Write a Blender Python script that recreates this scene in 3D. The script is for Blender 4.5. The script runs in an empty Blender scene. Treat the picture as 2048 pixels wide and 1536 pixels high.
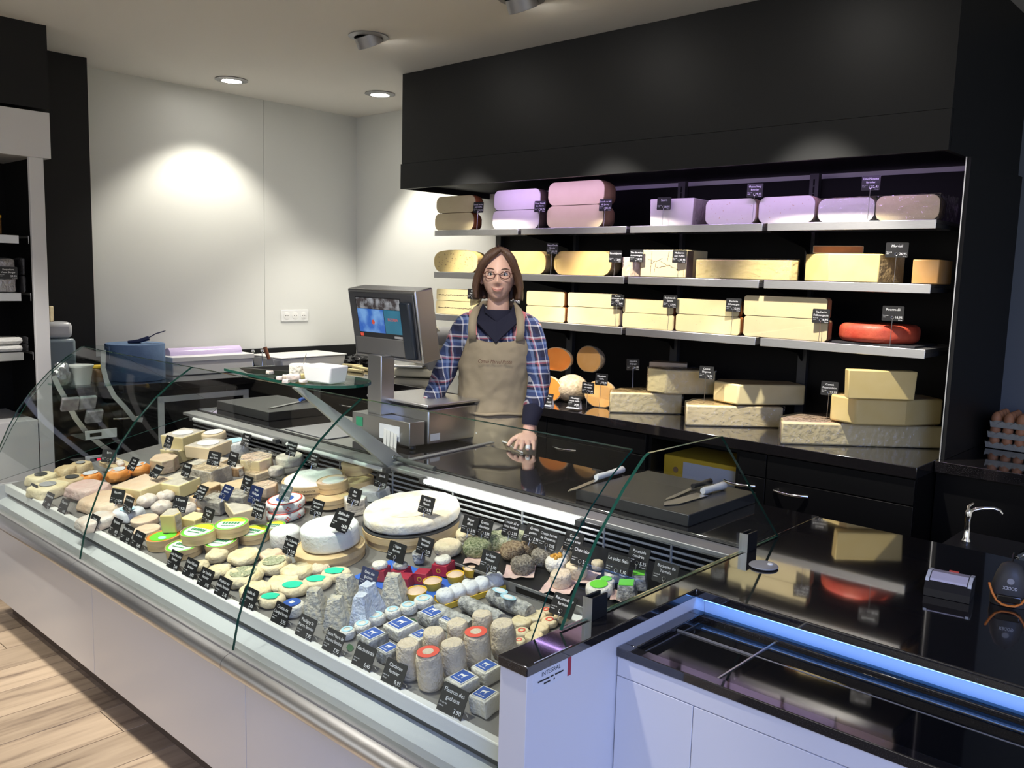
import bpy, bmesh, math, random
from mathutils import Vector, Matrix, noise
random.seed(7)
S = bpy.context.scene
COL = S.collection
R = math.radians

# ------------------------------------------------------------------ camera
FPX = 1742.65                       # focal length in pixels of the 2048 px wide photograph
YAW, PITCH, ROLL = 0.743926, 0.123615, 0.027491
CAM = Vector((0, 0, 1.6))
FW = Vector((-math.sin(YAW)*math.cos(PITCH), math.cos(YAW)*math.cos(PITCH), -math.sin(PITCH)))
_rt = Vector((math.cos(YAW), math.sin(YAW), 0))
_up = _rt.cross(FW)
RT = _rt*math.cos(ROLL) + _up*math.sin(ROLL)
UP = _up*math.cos(ROLL) - _rt*math.sin(ROLL)
cd = bpy.data.cameras.new('camera')
cam = bpy.data.objects.new('camera', cd)
COL.objects.link(cam)
cd.sensor_width = 36
cd.lens = FPX*36/2048
cd.clip_start = 0.05
cam.matrix_world = Matrix((
    (RT.x, UP.x, -FW.x, CAM.x), (RT.y, UP.y, -FW.y, CAM.y),
    (RT.z, UP.z, -FW.z, CAM.z), (0, 0, 0, 1)))
S.camera = cam

# ------------------------------------------------------------------ world, exposure
w = bpy.data.worlds.new('world')
S.world = w
w.use_nodes = True
w.node_tree.nodes['Background'].inputs[0].default_value = (0.82, 0.80, 0.76, 1)
w.node_tree.nodes['Background'].inputs[1].default_value = 0.52
S.view_settings.view_transform = 'Standard'
S.view_settings.look = 'None'
S.view_settings.exposure = 0.55
S.view_settings.gamma = 1
S.view_settings.use_curve_mapping = False
S.cycles.caustics_reflective = False
S.cycles.caustics_refractive = False
S.cycles.max_bounces = 10
S.cycles.transparent_max_bounces = 24
S.cycles.sample_clamp_indirect = 4.0

# main dimensions (metres)
ZC = 2.763                          # ceiling
XL, YB = -5.54, 4.19                # left wall, back wall
YH = 3.45                           # front of the black canopy
YS = 3.60                           # front of the shelves
ZW = 0.92                           # back worktop
ZS = 0.859                          # stone counter and case worktop

def area(name, loc, target, sx, sy, power, col):
    d = bpy.data.lights.new(name, 'AREA')
    d.shape = 'RECTANGLE'; d.size = sx; d.size_y = sy; d.energy = power; d.color = col
    o = bpy.data.objects.new(name, d); COL.objects.link(o)
    o.location = loc
    o.rotation_euler = (Vector(target)-Vector(loc)).to_track_quat('-Z', 'Y').to_euler()
    return o
def spot(name, loc, target, power, col=(1, .93, .80), ang=80, blend=.5, rad=.04):
    d = bpy.data.lights.new(name, 'SPOT')
    d.energy = power; d.color = col; d.spot_size = R(ang); d.spot_blend = blend; d.shadow_soft_size = rad
    o = bpy.data.objects.new(name, d); COL.objects.link(o)
    o.location = loc
    o.rotation_euler = (Vector(target)-Vector(loc)).to_track_quat('-Z', 'Y').to_euler()
    return o
# added area lights beside and behind the photographer, with no window built
dl = area('assumed_daylight', (1.5, -.5, 2.1), (-.8, 1.5, .35), 1.4, 1.4, 11, (.28, .42, 1))  # bluish light from outside, assumed from the tint of the white panels
dl.data.spread = R(75)
area('added_front_fill', (-2.5, -3.2, 2.2), (-3, 2, .6), 5.0, 1.6, 20, (1, .96, .90))  # warm fill added from the front, no such source seen
area('assumed_counter_led', (.27, 1.8135, ZS-.0275), (.27, 1.87, ZS-.062), 2.6, .008, .8, (.09, .32, 1))  # assumed strip lamp, inferred from the blue band; source not visible
# assumed ceiling downlights, added outside the picture, above the case and the floor
for i, (x, y, tx, ty, p) in enumerate((
        (-1.7, .95, -1.75, 1.7, 80), (-2.5, .95, -2.45, 1.75, 95), (-3.3, .95, -3.2, 1.75, 98), (-4.2, .95, -4.0, 1.7, 90),
        (-4.1, .2, -4.3, .35, 60))):
    spot('assumed_downlight', (x, y, ZC-.03), (tx, ty, .6), p, (1, .95, .86), 62, .4)

spot('assistant_fill_spot', (-1.75, 1.5, ZC-.03), (-2.7, 2.85, 1.45), 95, (1, .94, .86), 34, .6)  # added spot out of view, aimed to brighten the assistant's face

# ------------------------------------------------------------------ helpers: measured points
def ray(px):
    return FW + RT*((px[0]-1024)/FPX) - UP*((px[1]-768)/FPX)
def onz(px, z):
    d = ray(px); return CAM + d*((z-CAM.z)/d.z)
def ony(px, y):
    d = ray(px); return CAM + d*((y-CAM.y)/d.y)
def onx(px, x):
    d = ray(px); return CAM + d*((x-CAM.x)/d.x)
DK0, DKY, DKS = 0.60, 1.31, 0.14    # display deck: height at its front edge, and slope
DKA = math.atan(DKS)
def deck_z(y): return DK0 + DKS*(y-DKY)
def deck(px, up=0):
    d = ray(px)
    t = (DK0 + up - DKS*DKY - CAM.z + DKS*CAM.y)/(d.z - DKS*d.y)
    return CAM + d*t
def depth(p): return (Vector(p)-CAM).dot(FW)

# ------------------------------------------------------------------ helpers: materials
MATS = {}
def mat(name, col, rough=.5, metal=0, col2=None, nscale=8, ncon=.5, bump=0, bscale=40, spec=.5, coat=0,
        emit=None, estr=0, trans=0, sss=0, detail=4, stretch=None):
    if name in MATS: return MATS[name]
    m = bpy.data.materials.new(name); m.use_nodes = True
    nt = m.node_tree; b = nt.nodes['Principled BSDF']
    b.inputs['Base Color'].default_value = (*col, 1)
    b.inputs['Roughness'].default_value = rough
    b.inputs['Metallic'].default_value = metal
    b.inputs['Specular IOR Level'].default_value = spec
    b.inputs['Coat Weight'].default_value = coat
    b.inputs['Transmission Weight'].default_value = trans
    if sss:
        b.inputs['Subsurface Weight'].default_value = sss
        b.inputs['Subsurface Radius'].default_value = (.02, .012, .006)
    if emit:
        b.inputs['Emission Color'].default_value = (*emit, 1)
        b.inputs['Emission Strength'].default_value = estr
    tc = None
    if col2 or bump:
        tc = nt.nodes.new('ShaderNodeTexCoord')
        out = tc.outputs['Object']
        if stretch:
            mp = nt.nodes.new('ShaderNodeMapping'); mp.inputs['Scale'].default_value = stretch
            nt.links.new(out, mp.inputs[0]); out = mp.outputs[0]
    if col2:
        n = nt.nodes.new('ShaderNodeTexNoise'); n.inputs['Scale'].default_value = nscale
        n.inputs['Detail'].default_value = detail
        r = nt.nodes.new('ShaderNodeValToRGB')
        r.color_ramp.elements[0].position = .5-ncon*.5; r.color_ramp.elements[1].position = .5+ncon*.5
        r.color_ramp.elements[0].color = (*col, 1); r.color_ramp.elements[1].color = (*col2, 1)
        nt.links.new(out, n.inputs['Vector']); nt.links.new(n.outputs['Fac'], r.inputs[0])
        nt.links.new(r.outputs[0], b.inputs['Base Color'])
    if bump:
        n2 = nt.nodes.new('ShaderNodeTexNoise'); n2.inputs['Scale'].default_value = bscale
        n2.inputs['Detail'].default_value = 5
        bp = nt.nodes.new('ShaderNodeBump'); bp.inputs['Strength'].default_value = bump
        bp.inputs['Distance'].default_value = .01
        nt.links.new(out, n2.inputs['Vector']); nt.links.new(n2.outputs['Fac'], bp.inputs['Height'])
        nt.links.new(bp.outputs[0], b.inputs['Normal'])
    MATS[name] = m
    return m
def clear_mat(name, tint, refl_rough=.02, strength=1.0, bump=0, bscale=60, base=0.04):
    """thin clear sheet: lets light straight through and mirrors by Fresnel"""
    m = bpy.data.materials.new(name); m.use_nodes = True
    nt = m.node_tree; nt.nodes.remove(nt.nodes['Principled BSDF'])
    o = nt.nodes['Material Output']
    t = nt.nodes.new('ShaderNodeBsdfTransparent'); t.inputs[0].default_value = (*tint, 1)
    g = nt.nodes.new('ShaderNodeBsdfGlossy'); g.inputs['Roughness'].default_value = refl_rough
    fr = nt.nodes.new('ShaderNodeFresnel')
    ge = nt.nodes.new('ShaderNodeNewGeometry'); ri = nt.nodes.new('ShaderNodeMapRange')
    ri.inputs['To Min'].default_value = 1.45; ri.inputs['To Max'].default_value = 1/1.45     # same mirror on both sides of the sheet
    nt.links.new(ge.outputs['Backfacing'], ri.inputs[0]); nt.links.new(ri.outputs[0], fr.inputs['IOR'])
    ml = nt.nodes.new('ShaderNodeMath'); ml.operation = 'MULTIPLY_ADD'
    ml.inputs[1].default_value = strength; ml.inputs[2].default_value = base-.04; ml.use_clamp = True
    mx = nt.nodes.new('ShaderNodeMixShader')
    nt.links.new(fr.outputs[0], ml.inputs[0]); nt.links.new(ml.outputs[0], mx.inputs[0])
    nt.links.new(t.outputs[0], mx.inputs[1]); nt.links.new(g.outputs[0], mx.inputs[2])
    nt.links.new(mx.outputs[0], o.inputs[0])
    if bump:
        tc = nt.nodes.new('ShaderNodeTexCoord')
        n2 = nt.nodes.new('ShaderNodeTexNoise'); n2.inputs['Scale'].default_value = bscale; n2.inputs['Detail'].default_value = 3
        bp = nt.nodes.new('ShaderNodeBump'); bp.inputs['Strength'].default_value = bump; bp.inputs['Distance'].default_value = .02
        nt.links.new(tc.outputs['Object'], n2.inputs['Vector']); nt.links.new(n2.outputs['Fac'], bp.inputs['Height'])
        nt.links.new(bp.outputs[0], g.inputs['Normal']); nt.links.new(bp.outputs[0], fr.inputs['Normal'])
    MATS[name] = m
    return m

# ------------------------------------------------------------------ helpers: meshes
def newmesh(bm, name='m', smooth=None):
    bmesh.ops.recalc_face_normals(bm, faces=bm.faces)
    me = bpy.data.meshes.new(name)
    if smooth is not None and smooth != 'keep':
        for f in bm.faces: f.smooth = True
        bm.edges.ensure_lookup_table()
        for e in bm.edges:
            if len(e.link_faces) == 2 and e.calc_face_angle(0) > R(smooth): e.smooth = False
    bm.to_mesh(me); bm.free()
    return me
def add_box(bm, x0, x1, y0, y1, z0, z1, mi=0):
    vs = [bm.verts.new((x, y, z)) for z in (z0, z1) for x, y in ((x0, y0), (x1, y0), (x1, y1), (x0, y1))]
    for q in ((0, 1, 2, 3), (4, 5, 6, 7), (0, 1, 5, 4), (1, 2, 6, 5), (2, 3, 7, 6), (3, 0, 4, 7)):
        f = bm.faces.new([vs[i] for i in q]); f.material_index = mi
    return vs
def bev(bm, w, seg=2):
    if w > 0:
        bmesh.ops.recalc_face_normals(bm, faces=bm.faces)
        r = bmesh.ops.bevel(bm, geom=[e for e in bm.edges if e.calc_face_angle(0) > .5], offset=w, segments=seg, profile=.5, affect='EDGES', clamp_overlap=True)
        for f in r['faces']: f.smooth = True
def boxm(x0, x1, y0, y1, z0, z1, b=0, seg=2):
    bm = bmesh.new(); add_box(bm, x0, x1, y0, y1, z0, z1); bev(bm, b, seg)
    return newmesh(bm, smooth='keep')
def lathem(prof, seg=32, lump=0, freq=20, sx=1, sy=1, smooth=50, wob=0):
    """profile of (r, z) from the bottom centre to the top centre"""
    bm = bmesh.new(); rings = []
    sd = random.uniform(0, 50)
    for r, z in prof:
        if r < 1e-6: rings.append([bm.verts.new((0, 0, z))])
        else: rings.append([bm.verts.new((r*math.cos(2*math.pi*i/seg)*sx, r*math.sin(2*math.pi*i/seg)*sy, z)) for i in range(seg)])
    for a, b in zip(rings, rings[1:]):
        for i in range(seg):
            j = (i+1) % seg
            if len(a) == 1 and len(b) > 1: bm.faces.new((a[0], b[i], b[j]))
            elif len(b) == 1 and len(a) > 1: bm.faces.new((a[i], a[j], b[0]))
            elif len(a) > 1: bm.faces.new((a[i], a[j], b[j], b[i]))
    if len(rings[0]) > 1: bm.faces.new(rings[0])
    if len(rings[-1]) > 1: bm.faces.new(rings[-1])
    if lump: lumpy(bm, lump, freq, sd)
    return newmesh(bm, smooth=smooth)
def lumpy(bm, amp, freq, sd=0, keepbase=True):
    bmesh.ops.recalc_face_normals(bm, faces=bm.faces)
    bm.normal_update()
    for v in bm.verts:
        n = v.normal.copy()
        k = noise.noise(v.co*freq+Vector((sd, sd*1.7, sd*.3))) + .5*noise.noise(v.co*freq*2.3+Vector((sd, 3, sd)))
        d = n*amp*k
        if keepbase and v.co.z < 1e-4: d.z = 0
        v.co += d
def rprof(r, h, b, n=4, top=None):
    """rounded cylinder profile"""
    b = min(b, h*.49, r*.9)
    p = [(0, 0), (r-b, 0)]
    for i in range(1, n+1):
        a = math.pi/2*i/n; p.append((r-b+b*math.sin(a), b-b*math.cos(a)))
    for i in range(0, n+1):
        a = math.pi/2*i/n; p.append((r-b+b*math.cos(a), h-b+b*math.sin(a)))
    p += [(r*.45, h), (0, h)]
    return p
def prismm(poly, h, b=.004, side=None, top=0, bottom=0, z0=0, lump=0, freq=20, seg=2, taper=1):
    """polygon raised to h; side = material index for each edge"""
    bm = bmesh.new(); n = len(poly)
    cx = sum(p[0] for p in poly)/n; cy = sum(p[1] for p in poly)/n
    a = [bm.verts.new((x, y, z0)) for x, y in poly]
    c = [bm.verts.new((cx+(x-cx)*taper, cy+(y-cy)*taper, z0+h)) for x, y in poly]
    f = bm.faces.new(a); f.material_index = bottom
    f = bm.faces.new(c); f.material_index = top
    for i in range(n):
        j = (i+1) % n
        f = bm.faces.new((a[i], a[j], c[j], c[i])); f.material_index = side[i] if side else 0
    bev(bm, b, seg)
    if lump:
        bmesh.ops.subdivide_edges(bm, edges=[e for e in bm.edges if e.calc_length() > .012], cuts=3, use_grid_fill=True)
        lumpy(bm, lump, freq, random.uniform(0, 50))
    return newmesh(bm, smooth=40 if lump else 'keep')
def tubem(pts, rad, seg=8, caps=True, closed=False):
    bm = bmesh.new(); pts = [Vector(p) for p in pts]; n = len(pts); rings = []
    if not isinstance(rad, (list, tuple)): rad = [rad]*n
    ref = Vector((0, 0, 1))
    t0 = (pts[1]-pts[0]).normalized()
    if abs(t0.dot(ref)) > .9: ref = Vector((1, 0, 0))
    u = (ref - t0*ref.dot(t0)).normalized()
    for i in range(n):
        if closed: t = (pts[(i+1) % n]-pts[i-1]).normalized()
        else: t = (pts[min(i+1, n-1)]-pts[max(i-1, 0)]).normalized()
        u = (u - t*u.dot(t)).normalized(); v = t.cross(u)
        rings.append([bm.verts.new(pts[i]+(u*math.cos(2*math.pi*k/seg)+v*math.sin(2*math.pi*k/seg))*rad[i]) for k in range(seg)])
    m = n if closed else n-1
    for i in range(m):
        a, b = rings[i], rings[(i+1) % n]
        for k in range(seg):
            bm.faces.new((a[k], a[(k+1) % seg], b[(k+1) % seg], b[k]))
    if caps and not closed:
        bm.faces.new(rings[0]); bm.faces.new(rings[-1])
    return newmesh(bm, smooth=50)
def loftm(rings, cap=True, smooth=60, closed=True):
    """rings: lists of points with equal counts"""
    bm = bmesh.new(); rs = [[bm.verts.new(p) for p in r] for r in rings]
    n = len(rs[0])
    for a, b in zip(rs, rs[1:]):
        for i in range(n if closed else n-1):
            j = (i+1) % n
            bm.faces.new((a[i], a[j], b[j], b[i]))
    if cap: bm.faces.new(rs[0]); bm.faces.new(rs[-1])
    return newmesh(bm, smooth=smooth)
def joinm(meshes, smooth=40):
    bm = bmesh.new()
    for me, M in meshes:
        k = len(bm.verts); bm.from_mesh(me); bm.verts.ensure_lookup_table()
        if M is not None: bmesh.ops.transform(bm, matrix=M, verts=bm.verts[k:])
    return newmesh(bm, smooth=smooth)
def extrude_x(prof, x0, x1, thick=None, mi=None):
    """closed outline of (y, z) points swept from x0 to x1"""
    bm = bmesh.new()
    a = [bm.verts.new((x0, y, z)) for y, z in prof]; c = [bm.verts.new((x1, y, z)) for y, z in prof]
    n = len(prof)
    for i in range(n):
        f = bm.faces.new((a[i], a[(i+1) % n], c[(i+1) % n], c[i]))
        if mi: f.material_index = mi[i]
    f = bm.faces.new(a); g = bm.faces.new(c)
    if mi: f.material_index = g.material_index = mi[-1]
    return newmesh(bm, smooth=25)

# ------------------------------------------------------------------ helpers: objects
def T(x, y=None, z=None): return Matrix.Translation((x, y, z) if y is not None else x)
def obj(name, me, m=None, parent=None, loc=(0, 0, 0), rot=None, mode=None):
    o = bpy.data.objects.new(name, me); COL.objects.link(o)
    if m is not None and me is not None and len(me.materials) == 0:
        for x in (m if isinstance(m, (list, tuple)) else [m]):
            me.materials.append(MATS[x] if isinstance(x, str) else x)
    o.location = loc
    if mode: o.rotation_mode = mode
    if rot: o.rotation_euler = rot
    if parent: o.parent = parent
    return o
def tag(o, label, cat, group=None):
    o['label'] = label; o['category'] = cat
    if group: o['group'] = group
    return o
def thing(name, label, cat, loc=(0, 0, 0), rot=None, group=None, mode=None):
    o = bpy.data.objects.new(name, None); COL.objects.link(o); o.empty_display_size = .05
    o.location = loc
    if mode: o.rotation_mode = mode
    if rot: o.rotation_euler = rot
    return tag(o, label, cat, group)
def struct(name, me, m, parent=None, label=None):
    o = obj(name, me, m, parent)
    if parent is None: o['kind'] = 'structure'
    if label: o['label'] = label
    return o
_TX = {}
def textm(s, size=1.0, shear=0.0):
    k = (s, shear)
    if k not in _TX:
        c = bpy.data.curves.new('txt', 'FONT'); c.body = s; c.size = 1; c.resolution_u = 2; c.shear = shear
        c.align_x = 'LEFT'
        o = bpy.data.objects.new('txt', c); COL.objects.link(o)
        me = o.to_mesh(); bm = bmesh.new(); bm.from_mesh(me); o.to_mesh_clear()
        bpy.data.objects.remove(o); bpy.data.curves.remove(c)
        m2 = bpy.data.meshes.new('txt'); bm.to_mesh(m2)
        xs = [v.co.x for v in bm.verts] or [0, 1]; bm.free()
        _TX[k] = (m2, min(xs), max(xs))
    return _TX[k]
def put_text(bm, s, x, z, size, align='C', maxw=None, y=0, shear=0):
    """writes s into bm on the plane facing -Y; x, z = anchor on the baseline"""
    me, a, b = textm(s, 1, shear); sz = size; sxx = size
    if maxw and (b-a)*sz > maxw: sxx = maxw/(b-a)
    off = {'C': -(a+b)/2, 'L': -a, 'R': -b}[align]*sxx
    k = len(bm.verts); bm.from_mesh(me); bm.verts.ensure_lookup_table()
    for v in bm.verts[k:]:
        v.co = Vector((x+off+v.co.x*sxx, y, z+v.co.y*sz))
# ------------------------------------------------------------------ materials
mat('white_wall', (.70, .71, .68), .45, bump=.02, bscale=300)
mat('ceiling_paint', (.84, .81, .76), .7)
mat('black_panel', (.0095, .010, .011), .5, spec=.3)
mat('black_matt', (.003, .003, .0035), .6, spec=.2)
mat('black_cab', (.0035, .0035, .004), .45, spec=.25)
mat('black_gloss', (.006, .006, .007), .04, spec=.8)
mat('blue_paint', (.16, .20, .27), .6)
mat('white_lam', (.72, .72, .74), .28)
mat('white_soft', (.80, .80, .78), .35)
mat('plinth', (.10, .075, .06), .6)
mat('steel', (.55, .55, .56), .30, 1, bump=.02, bscale=200)
mat('steel_brushed', (.66, .66, .67), .36, 1, col2=(.80, .80, .80), nscale=30, stretch=(1, 30, 30))
mat('alu', (.80, .81, .83), .33, 1)
mat('chrome', (.8, .8, .8), .08, 1)
mat('grey_metal', (.36, .36, .36), .45, .6)
mat('deck_grey', (.30, .29, .28), .42, .5)
mat('slat_grey', (.58, .59, .59), .4, .3)
mat('dark_grey', (.055, .055, .055), .5)
mat('mid_grey', (.30, .30, .31), .5)
mat('light_grey', (.55, .57, .58), .4)
mat('slate', (.025, .026, .03), .55)
mat('edge_green', (.006, .065, .045), .12)
mat('tag_black', (.012, .012, .013), .35)
mat('tag_blue', (.012, .022, .08), .35)
mat('tag_grey', (.16, .17, .18), .3)  # black card with the glare put into its colour
mat('ink_white', (.85, .86, .88), .5)
mat('ink_black', (.02, .02, .02), .5)
mat('ink_brown', (.10, .03, .02), .6)
mat('plastic_white', (.78, .79, .78), .35)
mat('plastic_black', (.012, .012, .013), .35)
mat('tube_light', (1, 1, 1), .5, emit=(1, .98, .95), estr=9)
mat('lamp_glow', (1, 1, 1), .5, emit=(1, .96, .88), estr=30)
mat('blue_led', (.5, .7, 1), .5, emit=(.12, .38, 1), estr=5)
mat('lilac_tube', (1, 1, 1), .5, emit=(.62, .38, 1), estr=.8)
mat('lamp_ring', (.42, .42, .43), .4, .6)
mat('card_label', (.82, .82, .80), .6)
mat('label_blue', (.03, .10, .42), .5)
mat('label_cyan', (.45, .72, .82), .5)
mat('label_green', (.02, .62, .38), .5)
mat('label_lime', (.16, .70, .04), .5)
mat('label_yellow', (.85, .78, .03), .5)
mat('label_red', (.78, .10, .06), .5)
mat('label_orange', (.85, .25, .03), .5)
mat('ink_green', (.03, .33, .10), .5)
mat('carton_red', (.40, .02, .05), .4)
mat('yellow_card', (.80, .52, .04), .5)
mat('leaf_green', (.02, .09, .03), .5)
mat('pink_paper', (.72, .46, .42), .45, col2=(.78, .62, .55), nscale=16, bump=.8, bscale=40)
mat('bag_orange', (.85, .27, .04), .4, col2=(.90, .42, .12), nscale=25)
mat('tan_paper', (.50, .36, .19), .55, col2=(.66, .53, .33), nscale=22, bump=.8, bscale=40)
mat('pale_paper', (.70, .58, .34), .5, col2=(.78, .69, .48), nscale=18, bump=.7, bscale=35)
mat('wood_box', (.56, .39, .19), .6, col2=(.72, .55, .32), nscale=9, stretch=(1, 1, 14), bump=.15, bscale=80)
mat('wood_handle', (.25, .09, .04), .5)
mat('blue_tissue', (.12, .20, .36), .85, bump=.2, bscale=60, col2=(.16, .26, .44), nscale=14)
mat('blue_plastic', (.03, .14, .62), .35)
mat('film_white', (.70, .72, .76), .3)
# pastes and rinds
mat('paste_yellow', (.78, .60, .23), .5, col2=(.83, .67, .31), nscale=9, bump=.03)
mat('paste_pale', (.84, .72, .40), .5, col2=(.79, .66, .34), nscale=12, bump=.03)
mat('paste_cream', (.80, .68, .40), .5, col2=(.74, .61, .34), nscale=10, bump=.03)
mat('paste_gold', (.86, .57, .17), .45, col2=(.90, .66, .28), nscale=6, bump=.03)
mat('paste_white', (.86, .82, .74), .5, col2=(.80, .75, .66), nscale=10)
mat('paste_tan', (.70, .55, .34), .5, col2=(.78, .64, .44), nscale=10, bump=.05)
mat('paste_orange', (.86, .24, .03), .4, col2=(.90, .32, .06), nscale=12)
mat('paste_orange_pale', (.80, .40, .10), .4, col2=(.86, .52, .22), nscale=12)
mat('rind_orange', (.55, .20, .05), .5, col2=(.32, .10, .03), nscale=14, bump=.1)
mat('rind_brown', (.30, .17, .08), .6, col2=(.46, .29, .15), nscale=18, bump=.2, bscale=30)
mat('rind_dark', (.10, .07, .06), .6, col2=(.22, .15, .10), nscale=20, bump=.2, bscale=30)
mat('rind_tan', (.60, .43, .25), .6, col2=(.72, .57, .38), nscale=18, bump=.7, bscale=40)
mat('rind_comte', (.50, .33, .14), .6, col2=(.64, .47, .24), nscale=14, bump=.7, bscale=40)
mat('rind_pink', (.74, .50, .33), .5, col2=(.82, .66, .50), nscale=12, bump=.7, bscale=30)
mat('rind_grey', (.50, .44, .36), .7, col2=(.66, .59, .50), nscale=26, bump=.7, bscale=60)
mat('rind_stone', (.42, .38, .33), .7, col2=(.68, .62, .52), nscale=30, ncon=.35, bump=.7, bscale=60)
mat('bloom_white', (.80, .80, .77), .75, col2=(.68, .69, .68), nscale=26, bump=.4, bscale=90)
mat('bloom_brie', (.86, .85, .81), .75, col2=(.78, .68, .48), nscale=14, ncon=.3, bump=.5, bscale=60)
mat('goat_beige', (.80, .68, .50), .75, col2=(.62, .52, .39), nscale=34, bump=.8, bscale=120)
mat('goat_white', (.85, .82, .74), .65, col2=(.76, .72, .62), nscale=34, bump=.8, bscale=110)
mat('goat_cream', (.80, .70, .48), .65, col2=(.66, .54, .34), nscale=26, bump=.7, bscale=70)
mat('goat_yellow', (.72, .57, .30), .65, col2=(.84, .75, .53), nscale=26, bump=.8, bscale=70)
mat('goat_ash', (.20, .20, .19), .8, col2=(.58, .57, .53), nscale=60, ncon=.28, bump=.8, bscale=120)
mat('goat_wrinkle', (.78, .70, .52), .75, col2=(.46, .46, .43), nscale=60, ncon=.28, bump=1, bscale=110)
mat('goat_wrinkle_blue', (.70, .74, .82), .7, col2=(.52, .58, .72), nscale=46, ncon=.3, bump=.9, bscale=90)
mat('herb_green', (.10, .14, .05), .8, col2=(.42, .44, .26), nscale=160, ncon=.25, bump=1, bscale=160)
mat('herb_pale', (.30, .33, .18), .8, col2=(.58, .58, .40), nscale=160, ncon=.25, bump=1, bscale=160)
mat('spice_brown', (.16, .10, .05), .8, col2=(.44, .34, .20), nscale=170, ncon=.25, bump=1, bscale=170)
mat('spice_grey', (.14, .12, .09), .8, col2=(.40, .36, .28), nscale=170, ncon=.25, bump=1, bscale=170)
mat('raisin', (.75, .40, .05), .35, col2=(.50, .22, .02), nscale=60)
mat('red_rind', (.50, .04, .02), .5, col2=(.72, .14, .07), nscale=16, bump=.25, bscale=40)
mat('mimo_rind', (.62, .50, .34), .75, col2=(.42, .32, .20), nscale=46, ncon=.3, bump=.5, bscale=60)
mat('mozza', (.80, .77, .72), .3, col2=(.72, .56, .46), nscale=22, bump=.5, bscale=50)
mat('jar_brown', (.20, .10, .03), .4)
# person
mat('skin', (.70, .43, .32), .5, sss=.15, col2=(.76, .50, .39), nscale=10)
mat('lip', (.58, .27, .22), .45)
mat('hair', (.055, .028, .016), .38, col2=(.12, .062, .034), nscale=60, stretch=(6, 6, .5), bump=.4, bscale=60)
mat('sweater', (.008, .009, .025), .9)
mat('apron', (.34, .285, .19), .85, col2=(.30, .25, .165), nscale=5, bump=.5, bscale=9)
mat('eye_white', (.8, .78, .75), .2)
mat('eye_iris', (.03, .035, .03), .2)
mat('specs', (.10, .03, .02), .3)
mat('jeans', (.02, .025, .045), .8)
GLASS = clear_mat('glass', (.955, .98, .972), .0, .8, base=.028)
GLASS2 = clear_mat('glass_shelf', (.80, .92, .86), .0, 1.0)
FILM = clear_mat('cling_film', (.985, .985, .99), .05, 1.3, bump=.7, bscale=40, base=.05)
LENS = clear_mat('lens', (.97, .97, .97), .0, .6)

# floor planks: pale wood look with darker grain
def plank_mat():
    m = bpy.data.materials.new('plank'); m.use_nodes = True; nt = m.node_tree; b = nt.nodes['Principled BSDF']
    tc = nt.nodes.new('ShaderNodeTexCoord'); oi = nt.nodes.new('ShaderNodeObjectInfo')
    ad = nt.nodes.new('ShaderNodeVectorMath'); ad.operation = 'ADD'
    ml = nt.nodes.new('ShaderNodeVectorMath'); ml.operation = 'SCALE'; ml.inputs['Scale'].default_value = 40
    cmb = nt.nodes.new('ShaderNodeCombineXYZ')
    for i in range(3): nt.links.new(oi.outputs['Random'], cmb.inputs[i])
    nt.links.new(cmb.outputs[0], ml.inputs[0])
    mp = nt.nodes.new('ShaderNodeMapping'); mp.inputs['Scale'].default_value = (15, 1.3, 1)
    nt.links.new(tc.outputs['Object'], ad.inputs[0]); nt.links.new(ml.outputs[0], ad.inputs[1]); nt.links.new(ad.outputs[0], mp.inputs[0])
    n = nt.nodes.new('ShaderNodeTexNoise'); n.inputs['Scale'].default_value = 1.6; n.inputs['Detail'].default_value = 7; n.inputs['Distortion'].default_value = .6
    nt.links.new(mp.outputs[0], n.inputs['Vector'])
    r = nt.nodes.new('ShaderNodeValToRGB')
    r.color_ramp.elements[0].position = .28; r.color_ramp.elements[0].color = (.19, .135, .095, 1)
    r.color_ramp.elements[1].position = .66; r.color_ramp.elements[1].color = (.50, .385, .27, 1)
    e = r.color_ramp.elements.new(.45); e.color = (.41, .31, .215, 1)
    nt.links.new(n.outputs['Fac'], r.inputs[0])
    hs = nt.nodes.new('ShaderNodeHueSaturation')
    mr = nt.nodes.new('ShaderNodeMapRange'); mr.inputs['To Min'].default_value = .75; mr.inputs['To Max'].default_value = 1.25
    nt.links.new(oi.outputs['Random'], mr.inputs[0]); nt.links.new(mr.outputs[0], hs.inputs['Value'])
    nt.links.new(r.outputs[0], hs.inputs['Color']); nt.links.new(hs.outputs[0], b.inputs['Base Color'])
    b.inputs['Roughness'].default_value = .42
    MATS['plank'] = m
plank_mat()
def stone_mat():
    m = bpy.data.materials.new('stone'); m.use_nodes = True; nt = m.node_tree; b = nt.nodes['Principled BSDF']
    tc = nt.nodes.new('ShaderNodeTexCoord'); v = nt.nodes.new('ShaderNodeTexNoise'); v.inputs['Scale'].default_value = 700
    r = nt.nodes.new('ShaderNodeValToRGB')
    r.color_ramp.elements[0].position = .60; r.color_ramp.elements[0].color = (.010, .009, .010, 1)
    r.color_ramp.elements[1].position = .76; r.color_ramp.elements[1].color = (.13, .12, .12, 1)
    nt.links.new(tc.outputs['Object'], v.inputs['Vector']); nt.links.new(v.outputs['Fac'], r.inputs[0])
    nt.links.new(r.outputs[0], b.inputs['Base Color']); b.inputs['Roughness'].default_value = .06
    b.inputs['Specular IOR Level'].default_value = 1.0; b.inputs['Coat Weight'].default_value = .8
    b.inputs['Coat Roughness'].default_value = .03
    MATS['stone'] = m
stone_mat()
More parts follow.
